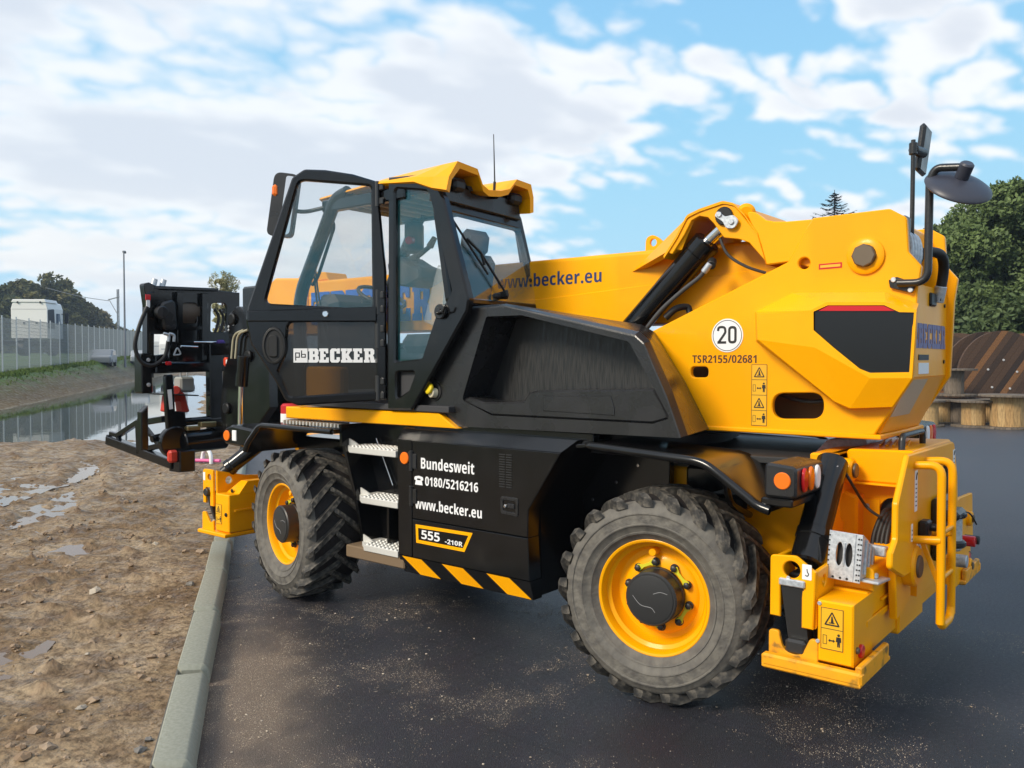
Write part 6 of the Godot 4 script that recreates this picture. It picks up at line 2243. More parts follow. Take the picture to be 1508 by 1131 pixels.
func cab(T: Node3D) -> void:
	var K := sub("cab", T)
	var inner := M("cab_trim", Color(0.035, 0.035, 0.038), 0.6)
	# rear quarter frame on the door side, cut for glass
	var b := MB.new()
	b.plate(loop([[-0.499, 3.136], [-0.224, 3.117, 0.03], [-0.039, 3.038, 0.05], [0.036, 2.926], [0.256, 2.255, 0.04], [0.239, 2.177], [-0.271, 1.516, 0.03], [-0.516, 1.511]]), 1.035, 1.10, 0.012, TZ(), [loop([[-0.431, 3.052, 0.03], [-0.108, 2.993, 0.06], [0.101, 2.315, 0.04], [0.046, 2.238, 0.03], [-0.029, 2.191, 0.03], [-0.177, 1.87, 0.03], [-0.438, 1.847, 0.02]], 4), loop([[-0.424, 1.776, 0.02], [-0.236, 1.782, 0.02], [-0.303, 1.65, 0.03], [-0.425, 1.586, 0.02]], 4)])
	put("quarter_frame", b, BLK, K)
	b = MB.new()
	b.plate(loop([[-0.444, 3.063], [-0.095, 3.005], [0.119, 2.305], [0.058, 2.219], [-0.017, 2.177], [-0.164, 1.852], [-0.452, 1.832]]), 1.062, 1.068, 0)
	put("quarter_glass", b, GLS, K)
	b = MB.new()
	b.plate(loop([[-0.438, 1.79], [-0.223, 1.791], [-0.297, 1.641], [-0.439, 1.576]]), 1.05, 1.056, 0)
	put("kick_panel", b, inner, K)
	# door stop on the quarter pane
	b = MB.new()
	var ds := V(0.021, 2.18, 1.1)
	b.cyl(ds, ds + V(0, 0, 0.03), 0.05, 24, 0.006)
	b.cyl(ds + V(0, 0, 0.03), ds + V(0, 0, 0.045), 0.022, 16, 0.004)
	b.tube([ds + V(0.0, -0.01, 0.05), ds + V(0.06, 0.0, 0.055), ds + V(0.075, 0.03, 0.055)], 0.009, 6)
	put("door_catch", b, PLA, K)
	# rear wall
	b = MB.new()
	b.box(V(0.06, 1.86, 0.50), V(0.06, 0.72, 0.78), 0.01)
	put("rear_panel", b, BLK, K)
	var yd := V(-0.146, 0.70, 0).normalized()
	var rt := Transform3D(Basis(V(0, 0, -1), yd, V(yd.y, -yd.x, 0)), V(0.105, 2.235, 1.10))
	var w0 := loop([[0.0, 0.0, 0.04], [1.0, 0.0, 0.05], [0.93, 0.735, 0.05], [0.02, 0.735, 0.05]])
	var w1 := loop([[0.058, 0.05, 0.05], [0.955, 0.045, 0.05], [0.888, 0.61, 0.05], [0.072, 0.645, 0.05]])
	b = MB.new()
	b.plate(w0, -0.06, 0.0, 0.012, rt, [w1])
	put("rear_frame", b, BLK, K)
	b = MB.new()
	b.plate(loop([[0.055, 0.04], [0.965, 0.035], [0.89, 0.615], [0.065, 0.645]]), -0.005, 0.0015, 0, rt)
	put("rear_glass", b, GLS, K)
	b = MB.new()
	b.tube([rt * V(1.0, 0.0, -0.02), rt * V(0.94, 0.45, -0.02), rt * V(0.88, 0.70, -0.02)], 0.016, 8)
	put("edge_seal", b, RUB, K)
	bolts("glass_bolt", [rt * V(0.125, 0.30, 0), rt * V(0.90, 0.22, 0)], V(yd.y, -yd.x, 0), 0.017, RUB, K)
	# wiper
	b = MB.new()
	var wp := rt * V(0.50, 0.075, 0.02)
	b.box(wp, V(0.02, 0.05, 0.14), 0.006, rt.basis)
	b.box(rt * V(0.50, 0.07, 0.02), V(0.14, 0.035, 0.035), 0.008, rt.basis)
	b.tube([rt * V(0.545, 0.08, 0.04), rt * V(0.33, 0.36, 0.045)], 0.009, 6)
	b.tube([rt * V(0.12, 0.575, 0.02), rt * V(0.40, 0.22, 0.02)], 0.008, 6)
	b.tube([rt * V(0.22, 0.45, 0.035), rt * V(0.33, 0.36, 0.045), rt * V(0.36, 0.28, 0.035)], 0.010, 6)
	put("wiper", b, RUB, K)
	# pillars
	b = MB.new()
	b.tube(bent([V(-1.56, 1.52, 1.05), V(-1.57, 2.36, 1.05), V(-1.12, 3.07, 1.05), V(-0.98, 3.10, 1.05)], 0.14, 6), 0.050, 10)
	b.tube(bent([V(-1.56, 1.52, 0.16), V(-1.57, 2.36, 0.16), V(-1.12, 3.07, 0.16), V(-0.98, 3.10, 0.16)], 0.14, 6), 0.050, 10)
	put("front_pillar", b, BLK, K)
	b = MB.new()
	b.box(V(-0.05, 2.55, 0.13), V(0.05, 1.0, 0.04), 0.01, Basis(Vector3.BACK, 0.2))
	b.box(V(-0.80, 3.06, 0.15), V(1.3, 0.09, 0.07), 0.01)
	b.box(V(-0.78, 1.98, 0.14), V(1.56, 0.05, 0.06), 0.01)
	put("far_frame", b, BLK, K)
	b = MB.new()
	b.box(V(-0.80, 3.02, 1.05), V(0.9, 0.09, 0.07), 0.01)
	put("door_header", b, BLK, K)
	b = MB.new()
	b.box(V(-0.78, 1.75, 0.13), V(1.56, 0.46, 0.03), 0.005)
	put("far_panel", b, inner, K)
	b = MB.new()
	b.hexa([V(-1.585, 2.36, 0.18), V(-1.585, 2.36, 1.03), V(-1.14, 3.06, 1.03), V(-1.14, 3.06, 0.18), V(-1.578, 2.357, 0.18), V(-1.578, 2.357, 1.03), V(-1.133, 3.057, 1.03), V(-1.133, 3.057, 0.18)])
	b.box(V(-1.585, 1.95, 0.6), V(0.006, 0.8, 0.86), 0)
	put("windscreen", b, GLS, K)
	b = MB.new()
	b.plate(loop([[-1.60, 0.12], [0.05, 0.12], [0.05, 1.07], [-1.60, 1.07]]), 1.505, 1.55, 0.006, TY())
	put("floor", b, inner, K)
	b = MB.new()
	b.tube(bent([V(-1.50, 2.45, 0.98), V(-1.42, 2.5, 0.99), V(-1.20, 2.88, 1.0), V(-1.24, 2.95, 1.0)], 0.05), 0.013, 8)
	put("grab_rail", b, RUB, K)
	# roof
	b = MB.new()
	b.sweep(loop([[-1.30, 0.10, 0.1], [0.02, 0.10, 0.08], [0.02, 1.10, 0.08], [-1.30, 1.10, 0.1]]), [Vector2(3.035, 0.03), Vector2(3.06, 0.03)], TY(), [loop([[-1.10, 0.28, 0.05], [-0.22, 0.28, 0.05], [-0.22, 0.88, 0.05], [-1.10, 0.88, 0.05]])])
	var rf := put("roof", b, inner, K)
	for i in 6:
		b = MB.new()
		b.box(V(-1.02 + i * 0.145, 3.03, 0.58), V(0.045, 0.03, 0.62), 0.006)
		b.box(V(-1.02 + i * 0.145, 3.052, 0.58), V(0.02, 0.02, 0.62), 0.0)
		put("guard_bar", b, M("pale_bar", Color(0.45, 0.48, 0.48), 0.5), rf)
	# faceted shell with two raised ridges that end in hoods over the rear lamps
	var st := [
		[-1.32, [1.05, 3.085], [1.04, 3.10], [0.96, 3.130], [0.80, 3.135], [0.72, 3.128], [0.64, 3.125], [0.54, 3.125], [0.46, 3.130], [0.36, 3.135], [0.24, 3.135], [0.17, 3.10], [0.16, 3.085]],
		[-0.62, [1.11, 3.105], [1.10, 3.118], [0.99, 3.165], [0.82, 3.168], [0.74, 3.150], [0.66, 3.142], [0.54, 3.142], [0.46, 3.150], [0.38, 3.165], [0.24, 3.160], [0.15, 3.11], [0.14, 3.09]],
		[-0.22, [1.125, 3.065], [1.112, 3.10], [1.01, 3.172], [0.82, 3.168], [0.76, 3.120], [0.69, 3.105], [0.55, 3.105], [0.47, 3.115], [0.39, 3.165], [0.23, 3.158], [0.165, 3.08], [0.16, 3.03]],
		[-0.04, [1.135, 3.000], [1.115, 3.075], [1.02, 3.174], [0.82, 3.164], [0.765, 3.085], [0.70, 3.060], [0.56, 3.070], [0.47, 3.090], [0.39, 3.162], [0.225, 3.152], [0.185, 3.06], [0.185, 2.96]],
		[0.09, [1.130, 2.970], [1.105, 3.060], [1.02, 3.176], [0.82, 3.160], [0.765, 3.062], [0.70, 3.035], [0.57, 3.050], [0.47, 3.080], [0.39, 3.160], [0.225, 3.150], [0.195, 3.06], [0.195, 2.95]]]
	var outer := []
	var under := []
	for q in st:
		var ro := []
		var ri := []
		for i in range(1, q.size()):
			ro.append(V(q[0], q[i][1], q[i][0]))
			var kz := lerpf(0.955, 1.0, 1.0) if i > 1 else 1.0
			ri.append(V(q[0] - 0.006, q[i][1] - (0.042 if i > 2 and i < 11 else 0.012), 0.64 + (q[i][0] - 0.64) * 0.925 * kz))
		outer.append(ro)
		under.append(ri)
	b = MB.new()
	loft(b, outer, false)
	for k in under.size() - 1:
		for i in 11:
			var mm: Vector3 = (under[k][i] + under[k + 1][i + 1]) / 2 + V(0, 3, 0)
			b.face([under[k][i], under[k][i + 1], under[k + 1][i + 1]], mm)
			b.face([under[k][i], under[k + 1][i + 1], under[k + 1][i]], mm)
	for e in [0, 4]:
		for i in 11:
			b.face([outer[e][i], outer[e][i + 1], under[e][i + 1], under[e][i]], V(-0.6, 3.0, 0.6))
	for i in [0, 11]:
		for k in 4:
			b.face([outer[k][i], outer[k + 1][i], under[k + 1][i], under[k][i]], V(-0.6, 3.3, 0.6))
	put("roof_shell", b, YEL, rf)
	b = MB.new()
	b.plate(loop([[1.08, 2.93], [1.07, 3.03], [1.0, 3.10], [0.84, 3.10], [0.78, 3.02], [0.62, 3.0], [0.50, 3.02], [0.40, 3.09], [0.25, 3.08], [0.22, 2.90]]), -0.12, -0.01, 0.006, TX())
	put("visor_underside", b, PLA, rf)
	for zz in [0.93, 0.31]:
		b = MB.new()
		b.box(V(0.0, 3.04, zz), V(0.08, 0.08, 0.12), 0.02)
		put("work_lamp", b, RUB, rf)
	b = MB.new()
	b.tube([V(0.03, 3.05, 0.575), V(0.035, 3.12, 0.575)], 0.010, 8)
	b.tube([V(0.035, 3.12, 0.575), V(0.0, 3.465, 0.545)], 0.0055, 6, 0.003)
	put("antenna", b, RUB, rf)
	# inside: seat with clear wrap, console, lever, screen, wheel
	b = MB.new()
	b.box(V(-0.42, 1.98, 0.60), V(0.50, 0.14, 0.50), 0.05)
	b.box(V(-0.20, 2.32, 0.60), V(0.12, 0.62, 0.48), 0.05, Basis(Vector3.BACK, -0.16))
	b.box(V(-0.13, 2.70, 0.60), V(0.09, 0.18, 0.28), 0.04, Basis(Vector3.BACK, -0.16))
	b.box(V(-0.42, 1.75, 0.60), V(0.40, 0.36, 0.40), 0.03)
	put("seat", b, M("seat_cloth", Color(0.05, 0.052, 0.055), 0.8), K)
	b = MB.new()
	b.box(V(-0.22, 2.30, 0.86), V(0.20, 0.42, 0.03), 0.01, Basis(Vector3.BACK, -0.35))
	var wrap := M("clear_wrap", Color(0.72, 0.74, 0.72), 0.25)
	wrap.transparency = BaseMaterial3D.TRANSPARENCY_ALPHA
	wrap.albedo_color.a = 0.2
	put("clear_wrap", b, wrap, K)
	b = MB.new()
	b.sweep(loop([[-0.809, 2.592, 0.05], [-0.67, 2.627, 0.04], [-0.556, 2.564, 0.04], [-0.451, 2.527, 0.03], [-0.444, 2.447, 0.03], [-0.592, 2.395, 0.05], [-0.759, 2.425, 0.05]], 4), [Vector2(0.58, 0.015), Vector2(0.60, 0), Vector2(0.82, 0), Vector2(0.84, 0.015)])
	put("arm_console", b, inner, K)
	b = MB.new()
	b.tube([V(-0.656, 2.601, 0.72), V(-0.541, 2.653, 0.72), V(-0.457, 2.695, 0.72)], 0.022, 10, 0.017)
	b.tube([V(-0.464, 2.691, 0.72), V(-0.415, 2.751, 0.72)], 0.028, 10, 0.020)
	b.tube([V(-0.67, 2.592, 0.72), V(-0.598, 2.627, 0.72)], 0.045, 12, 0.028)
	put("joystick", b, RUB, K)
	b = MB.new()
	b.box(V(-0.748, 2.789, 0.6), V(0.05, 0.24, 0.15), 0.02, Basis(Vector3.UP, -0.5))
	put("screen", b, inner, K)
	b = MB.new()
	b.cyl(V(-0.716, 2.765, 0.66), V(-0.684, 2.755, 0.72), 0.03, 14, 0.006)
	put("red_switch", b, RED, K)
	b = MB.new()
	var wc := V(-1.12, 2.36, 0.60)
	var wb := MB.along(V(0.45, 0.85, 0))
	var ring := []
	for i in 33:
		ring.append(wc + wb.x * cos(TAU * i / 32) * 0.19 + wb.y * sin(TAU * i / 32) * 0.19)
	b.tube(ring, 0.016, 8)
	b.tube([wc - wb.z * 0.05 - wb.x * 0.18, wc - wb.z * 0.05, wc - wb.z * 0.05 + wb.x * 0.18], 0.014, 6)
	b.tube([wc - wb.z * 0.05, wc - wb.z * 0.5], 0.035, 10)
	put("steering_wheel", b, RUB, K)
	b = MB.new()
	b.box(V(-1.38, 2.0, 0.60), V(0.25, 0.75, 0.75), 0.06)
	put("dashboard", b, inner, K)
	for p in [[0, 0.0], [1, 0.03]]:
		b = MB.new()
		b.tube(spline([V(-1.5 + p[1], 2.75, 0.99), V(-1.45 + p[1], 2.35, 0.98), V(-1.40 + p[1] * 3, 2.0, 0.98)], 5), 0.008, 6)
		put("cable", b, RUB, K)
	# yellow sill under the cab
	b = MB.new()
	b.plate(loop([[-1.75, 1.395], [0.105, 1.405], [-0.06, 1.502], [-1.75, 1.488]]), 0.20, 1.06, 0.01)
	put("cab_sill", b, YEL, T)
	b = MB.new()
	b.box(V(-1.30, 1.66, 1.0), V(0.45, 0.30, 0.08), 0.02)
	put("sill_box", b, YEL, T)
	# hinges between door and post
	for y in [3.03, 2.27, 2.03, 1.66]:
		b = MB.new()
		b.cyl(V(-0.605, y - 0.09, 1.105), V(-0.605, y + 0.09, 1.105), 0.020, 12, 0.004)
		b.box(V(-0.585, y + 0.05, 1.09), V(0.07, 0.05, 0.03), 0.006)
		b.box(V(-0.585, y - 0.05, 1.09), V(0.07, 0.05, 0.03), 0.006)
		put("door_hinge", b, M("hinge_steel", g(0.06), 0.35, 0.6), K)
	# exterior mirror on the front pillar
	b = MB.new()
	b.sweep(loop([[-0.10, -0.24, 0.05], [0.10, -0.24, 0.05], [0.10, 0.24, 0.06], [-0.10, 0.24, 0.06]]), [Vector2(-0.05, 0.04), Vector2(-0.02, 0.0), Vector2(0.03, 0.0), Vector2(0.035, 0.005)], Transform3D(Basis(Vector3.UP, 0.55) * Basis(Vector3.BACK, -0.15), V(-1.48, 3.03, 1.25)))
	b.tube(bent([V(-1.48, 3.0, 1.22), V(-1.40, 2.99, 1.12), V(-1.16, 3.02, 1.05)], 0.05), 0.016, 8)
	put("side_mirror", b, PLA, K)
	b = MB.new()
	b.plate(loop([[0.0, -0.22, 0.02], [0.085, -0.22, 0.04], [0.085, 0.22, 0.05], [0.0, 0.22, 0.02]]), 0.034, 0.039, 0.001, Transform3D(Basis(Vector3.UP, 0.55) * Basis(Vector3.BACK, -0.15), V(-1.48, 3.03, 1.25)))
	put("mirror_glass", b, CHR, K)
	b = MB.new()
	b.box(V(-1.52, 3.14, 1.30), V(0.05, 0.09, 0.05), 0.015)
	put("turn_signal", b, ORA, K)

func door(T: Node3D) -> void:
	var D := sub("cab_door", T)
	var a := deg_to_rad(39)
	D.transform = Transform3D(Basis(V(cos(a), 0, -sin(a)), Vector3.UP, V(sin(a), 0, cos(a))), V(-0.6, 0, 1.09))
	# local x runs from the free edge (negative) to the hinge (0)
	var fl := func(l: Array):
		var r := []
		for p in l:
			var q: Array = p.duplicate()
			q[0] = -q[0]
			r.append(q)
		return loop(r, 5)
	var b := MB.new()
	b.plate(fl.call([[0.01, 3.118, 0.02], [0.183, 3.17], [0.375, 3.199], [0.523, 3.204, 0.06], [0.61, 3.146, 0.06], [0.93, 2.237], [0.945, 2.15, 0.05], [0.913, 1.981], [0.737, 1.706], [0.67, 1.571, 0.06], [0.578, 1.537, 0.03], [-0.055, 1.576], [-0.049, 2.487]]), -0.025, 0.025, 0.012, TZ(), [
		fl.call([[0.562, 3.127, 0.06], [0.054, 3.089, 0.03], [0.048, 2.222, 0.03], [0.809, 2.261, 0.04]]),
		fl.call([[0.647, 2.126, 0.05], [0.029, 2.14, 0.04], [0.017, 1.639, 0.03], [0.641, 1.6, 0.04], [0.722, 1.779, 0.06], [0.663, 1.909]])])
	b.plate(fl.call([[0.93, 2.208], [0.014, 2.237], [0.015, 2.131], [0.931, 2.131]]), 0.02, 0.034, 0.008)
	put("door_frame", b, BLK, D)
	b = MB.new()
	b.plate(fl.call([[0.572, 3.137], [0.044, 3.099], [0.039, 2.213], [0.819, 2.251]]), -0.004, 0.002, 0)
	put("door_glass", b, GLS, D)
	b = MB.new()
	b.plate(fl.call([[0.656, 2.136], [0.02, 2.15], [0.007, 1.629], [0.651, 1.59], [0.731, 1.779], [0.672, 1.909]]), -0.004, 0.002, 0)
	put("door_glass", b, M("tinted_glass", Color(0.03, 0.03, 0.028), 0.03), D)
	mats["tinted_glass"].transparency = BaseMaterial3D.TRANSPARENCY_ALPHA
	mats["tinted_glass"].albedo_color.a = 0.72
	b = MB.new()
	b.sweep(circle(-0.744, 1.962, 0.088, 32, 0.135), [Vector2(0.02, 0.0), Vector2(0.036, 0.008), Vector2(0.038, 0.02), Vector2(0.030, 0.026), Vector2(0.030, 0.03)])
	b.plate(loop([[-0.78, 1.88, 0.02], [-0.715, 1.88, 0.02], [-0.715, 2.04, 0.03], [-0.78, 2.04, 0.03]]), 0.03, 0.042, 0.006)
	put("pull_recess", b, RUB, D)
	b = MB.new()
	b.cyl(V(-0.376, 2.184, 0.03), V(-0.376, 2.184, 0.05), 0.022, 16, 0.004)
	put("lock", b, CHR, D)
	firm_mark(D, TZ(-0.612, 1.842, 0.006), 0.100, WHT, true, 1.0)
	b = MB.new()
	b.box(V(-0.022, 1.855, 0.007), V(0.022, 0.03, 0.002), 0)
	put("small_print", b, M("grey_print", g(0.2), 0.5), D)

func winch_frame() -> void:
	var A := thing("winch_frame", "black steel winch frame with hoses carried on the boom head, left of the cab", "winch frame")
	var X := -4.7
	var b := MB.new()
	# tall posts
	b.plate(loop([[0.676, 2.576], [0.594, 2.581], [0.613, 1.673], [0.687, 1.675]]), X - 0.06, X + 0.06, 0.01, TX())
	b.plate(loop([[0.711, 2.659, 0.03], [0.652, 2.677, 0.03], [0.533, 2.628], [0.58, 2.466], [0.611, 2.422], [0.678, 2.418]]), X - 0.05, X + 0.05, 0.006, TX())
	put("post", b, BLK, A)
	b = MB.new()
	b.box(V(X, 1.72, 0.70), V(0.16, 0.42, 0.12), 0.01)
	put("post_sleeve", b, BLK, A)
	bolts("bolt", [V(X + 0.08, 1.86, 0.69), V(X + 0.08, 1.6, 0.69)], V(1, 0, 0), 0.022, STE, A)
	b = MB.new()
	b.plate(loop([[0.751, 1.312], [0.676, 1.38], [0.675, 0.905], [0.756, 0.912]]), X - 0.05, X + 0.05, 0.01, TX())
	put("lower_post", b, BLK, A)
	# back panels with windows
	b = MB.new()
	b.plate(loop([[0.608, 2.63], [-0.157, 2.651], [-0.471, 2.639], [-0.466, 2.16], [-0.35, 2.11], [-0.339, 1.837], [0.603, 1.839]]), X - 0.05, X - 0.01, 0.006, TX(), [loop([[-0.105, 2.502, 0.05], [-0.294, 2.512, 0.05], [-0.299, 2.179, 0.03], [-0.093, 2.174, 0.03]], 4), loop([[0.24, 2.484, 0.04], [0.07, 2.493, 0.04], [0.072, 2.268, 0.03], [0.242, 2.262, 0.03]], 4), loop([[0.584, 2.135, 0.02], [0.401, 2.139, 0.02], [0.404, 1.861, 0.02], [0.588, 1.861, 0.02]])])
	put("back_panel", b, BLK, A)
	b = MB.new()
	b.plate(loop([[0.333, 2.597], [0.27, 2.601], [0.279, 1.853], [0.342, 1.853]]), X - 0.02, X + 0.05, 0.006, TX())
	b.plate(loop([[0.036, 2.601], [-0.031, 2.605], [-0.022, 1.853], [0.044, 1.853]]), X - 0.02, X + 0.05, 0.006, TX())
	b.plate(loop([[0.274, 2.231], [0.04, 2.239], [0.04, 2.193], [0.275, 2.187]]), X - 0.02, X + 0.04, 0.006, TX())
	b.plate(loop([[0.593, 2.645], [-0.158, 2.666], [-0.157, 2.635], [0.593, 2.609]]), X - 0.25, X + 0.06, 0.006, TX())
	put("rib", b, BLK, A)
	b = MB.new()
	b.plate(loop([[0.55, 2.461, 0.06], [0.381, 2.521, 0.06], [0.362, 2.184, 0.05], [0.523, 2.18, 0.06]]), X - 0.02, X + 0.10, 0.02, TX())
	b.cyl(V(X + 0.09, 2.36, 0.56), V(X + 0.16, 2.36, 0.56), 0.07, 14, 0.01)
	put("winch_motor", b, PLA, A)
	b = MB.new()
	b.cyl(V(X - 0.16, 2.40, 0.40), V(X - 0.16, 2.40, -0.05), 0.16, 24, 0.01)
	put("cable_spool", b, M("wire_rope", Color(0.11, 0.085, 0.065), 0.6, 0.4), A)
	# cross tubes
	b = MB.new()
	b.plate(loop([[0.603, 1.832], [-0.304, 1.845], [-0.303, 1.736], [0.605, 1.717]]), X - 0.06, X + 0.08, 0.015, TX())
	b.plate(loop([[0.617, 1.911], [0.481, 1.926], [0.451, 1.846], [0.618, 1.832]]), X, X + 0.10, 0.01, TX())
	put("cross_beam", b, BLK, A)
	b = MB.new()
	b.tube([V(X + 0.05, 1.18, 0.40), V(X + 0.05, 1.20, -0.25)], 0.045, 10)
	b.tube([V(X, 1.02, 0.62), V(X, 1.05, 0.40)], 0.04, 8)
	put("cross_tube", b, BLK, A)
	# hook plate, disc and drum
	b = MB.new()
	b.plate(loop([[0.523, 1.702, 0.03], [0.431, 1.708, 0.03], [0.413, 1.307], [0.381, 0.689], [0.474, 0.698], [0.512, 1.311]]), X + 0.06, X + 0.12, 0.008, TX())
	put("side_plate", b, BLK, A)
	b = MB.new()
	b.plate(loop([[0.503, 1.543], [0.457, 1.549], [0.444, 1.338], [0.483, 1.333]]), X + 0.122, X + 0.126, 0, TX())
	put("white_sticker", b, WHT, A)
	b = MB.new()
	b.cyl(V(X + 0.06, 0.98, 0.42), V(X + 0.14, 0.98, 0.42), 0.17, 28, 0.01)
	b.plate(loop([[0.465, 1.32], [0.286, 1.297], [0.257, 1.042], [0.354, 0.863], [0.478, 0.947]]), X + 0.02, X + 0.10, 0.01, TX())
	put("end_disc", b, BLK, A)
	b = MB.new()
	b.cyl(V(X + 0.1, 0.965, 0.34), V(X + 0.1, 0.985, -0.18), 0.125, 28, 0.012)
	put("roller", b, BLK, A)
	b = MB.new()
	b.box(V(X + 0.12, 1.115, 0.22), V(0.08, 0.05, 0.16), 0.01)
	b.box(V(X + 0.14, 1.15, 0.02), V(0.08, 0.06, 0.26), 0.01)
	put("brass_bracket", b, M("brass", Color(0.28, 0.22, 0.10), 0.4, 0.6), A)
	# base frame reaching forward
	b = MB.new()
	var pa := V(-6.042, 0.915, 0.43)
	var pb := V(-4.567, 0.74, 0.43)
	var br := func(p: Vector3, q: Vector3, w: float, h: float, mb: MB):
		var d := q - p
		mb.box((p + q) / 2, V(w, h, d.length()), 0.008, MB.along(d))
	br.call(pa, pb, 0.10, 0.10, b)
	br.call(pa + V(0, 0.02, 0), V(-6.04, 0.979, 0.43), 0.06, 0.05, b)
	br.call(V(-6.006, 0.997, 0.43), V(-5.824, 0.983, 0.43), 0.05, 0.05, b)
	br.call(V(-5.824, 0.983, 0.43), V(-5.763, 0.852, 0.43), 0.05, 0.05, b)
	br.call(V(-5.824, 0.983, 0.43), V(-5.313, 1.173, 0.43), 0.06, 0.06, b)
	br.call(V(-5.298, 1.189, 0.43), V(-5.277, 0.807, 0.43), 0.10, 0.08, b)
	br.call(V(-5.253, 1.16, 0.43), V(-4.781, 1.219, 0.43), 0.06, 0.07, b)
	br.call(V(-5.223, 1.124, 0.43), V(-4.817, 0.884, 0.43), 0.05, 0.05, b)
	br.call(V(-5.23, 0.856, 0.43), V(-4.788, 0.938, 0.43), 0.06, 0.06, b)
	put("base_frame", b, BLK, A)
	b = MB.new()
	b.plate(loop([[0.456, 0.894], [0.276, 0.901], [0.279, 0.664], [0.459, 0.668]]), X + 0.05, X + 0.28, 0.012, TX())
	put("base_block", b, BLK, A)
	b = MB.new()
	b.hexa([V(-6.0, 0.86, 0.30), V(-5.2, 0.78, 0.30), V(-5.2, 0.78, -0.3), V(-6.0, 0.86, -0.3), V(-6.0, 0.875, 0.30), V(-5.2, 0.795, 0.30), V(-5.2, 0.795, -0.3), V(-6.0, 0.875, -0.3)])
	put("base_tray", b, STE, A)
	# boom head links
	b = MB.new()
	b.plate(loop([[-3.972, 1.932], [-3.99, 2.324, 0.06], [-3.802, 2.43, 0.08], [-3.67, 2.334], [-3.535, 2.563, 0.05], [-3.349, 2.554], [-3.267, 1.928], [-3.251, 1.387], [-3.557, 1.112, 0.05], [-4.102, 1.025], [-4.147, 1.355], [-4.089, 1.731]]), -0.34, -0.24, 0.01)
	b.plate(loop([[-3.972, 1.932], [-3.99, 2.324, 0.06], [-3.802, 2.43, 0.08], [-3.67, 2.334], [-3.535, 2.563, 0.05], [-3.349, 2.554], [-3.267, 1.928], [-3.251, 1.387], [-3.557, 1.112, 0.05], [-4.102, 1.025], [-4.147, 1.355], [-4.089, 1.731]]), 0.05, 0.15, 0.01)
	b.box(V(-3.4, 2.36, -0.02), V(0.6, 0.5, 0.38), 0.02)
	put("head_link", b, BLK, A)
	b = MB.new()
	b.box(V(-4.15, 1.98, -0.10), V(1.15, 0.13, 0.13), 0.01)
	b.box(V(-4.20, 1.12, -0.10), V(1.05, 0.13, 0.13), 0.01)
	b.box(V(-4.66, 1.55, -0.10), V(0.10, 1.0, 0.16), 0.01)
	put("carriage_arm", b, BLK, A)
	bolts("pin", [V(-3.878, 2.285, 0.15), V(-3.6, 1.9, 0.15), V(-4.0, 1.35, 0.15)], V(0, 0, 1), 0.06, M("dark_steel", g(0.03), 0.4, 0.7), A)
	bolts("bolt", [V(-3.967, 2.209, 0.15), V(-3.968, 2.174, 0.15), V(-3.879, 2.228, 0.15), V(-3.728, 1.707, 0.15), V(-3.793, 1.438, 0.15)], V(0, 0, 1), 0.014, STE, A)
	b = MB.new()
	b.cyl(V(-3.40, 1.90, 0.35), V(-3.44, 1.60, 0.35), 0.06, 20)
	put("tilt_cylinder", b, BLK, A)
	b = MB.new()
	b.cyl(V(-3.44, 1.65, 0.35), V(-3.47, 1.15, 0.35), 0.030, 16)
	put("tilt_rod", b, CHR, A)
	# hoses, pipes and small coloured bits
	for k in 2:
		b = MB.new()
		b.tube(spline([V(-4.6, 2.413, 0.701), V(-4.6, 2.227, 0.783), V(-4.6, 2.029, 0.836), V(-4.6, 1.896, 0.809), V(-4.6, 1.818, 0.738), V(-4.6, 1.811, 0.627), V(-4.6, 1.904, 0.513), V(-4.6, 2.063, 0.473)], 6), 0.022 - k * 0.004, 8)
		var hp := put("hose", b, RUB, A)
		hp.position = V(0.05 * k, 0.0, 0.03 * k)
		b = MB.new()
		b.tube(bent([V(-4.5, 2.054, 0.528), V(-4.5, 2.126, 0.519), V(-4.5, 2.138, 0.579)], 0.04), 0.016, 8)
		var pp := put("steel_pipe", b, STE, A)
		pp.position = V(0, 0.0, -0.06 * k)
		b = MB.new()
		b.tube(bent([V(-3.844, 1.875, 0.2), V(-3.803, 2.127, 0.2), V(-3.621, 2.165, 0.2)], 0.12), 0.013, 8)
		var pq := put("steel_pipe", b, M("pale_pipe", Color(0.45, 0.42, 0.30), 0.4, 0.4), A)
		pq.position = V(0.07 * k, 0, 0)
		b = MB.new()
		b.tube([V(-4.72, 2.633, 0.575), V(-4.72, 2.721, 0.551)], 0.032, 8)
		var st := put("stub_pipe", b, STE, A)
		st.position = V(0, 0, -0.1 * k)
		b = MB.new()
		b.tube(spline([V(-4.75, 2.439, -0.169), V(-4.75, 2.325, -0.219), V(-4.75, 2.092, -0.139)], 5), 0.016, 6)
		var ho := put("hose", b, RUB, A)
		ho.position = V(0, 0, -0.06 * k)
	b = MB.new()
	b.tube([V(-4.6, 2.007, 0.334), V(-4.6, 2.002, 0.135)], 0.014, 8)
	b.tube([V(-4.6, 2.054, 0.182), V(-4.6, 2.059, -0.14)], 0.012, 8)
	put("latch_rod", b, CHR, A)
	b = MB.new()
	b.tube(bent([V(-4.6, 1.912, 0.413), V(-4.6, 2, 0.373), V(-4.6, 1.919, 0.327), V(-4.6, 1.912, 0.413)], 0.03), 0.009, 6)
	put("shackle", b, STE, A)
	b = MB.new()
	b.box(V(-4.55, 2.02, -0.117), V(0.08, 0.13, 0.09), 0.02)
	put("purple_strap", b, M("violet_cloth", Color(0.06, 0.03, 0.20), 0.8), A)
	b = MB.new()
	b.box(V(-4.3, 1.839, -0.066), V(0.06, 0.10, 0.13), 0.015)
	put("red_lamp_box", b, M("red_orange", Color(0.75, 0.06, 0.015), 0.4), A)
	b = MB.new()
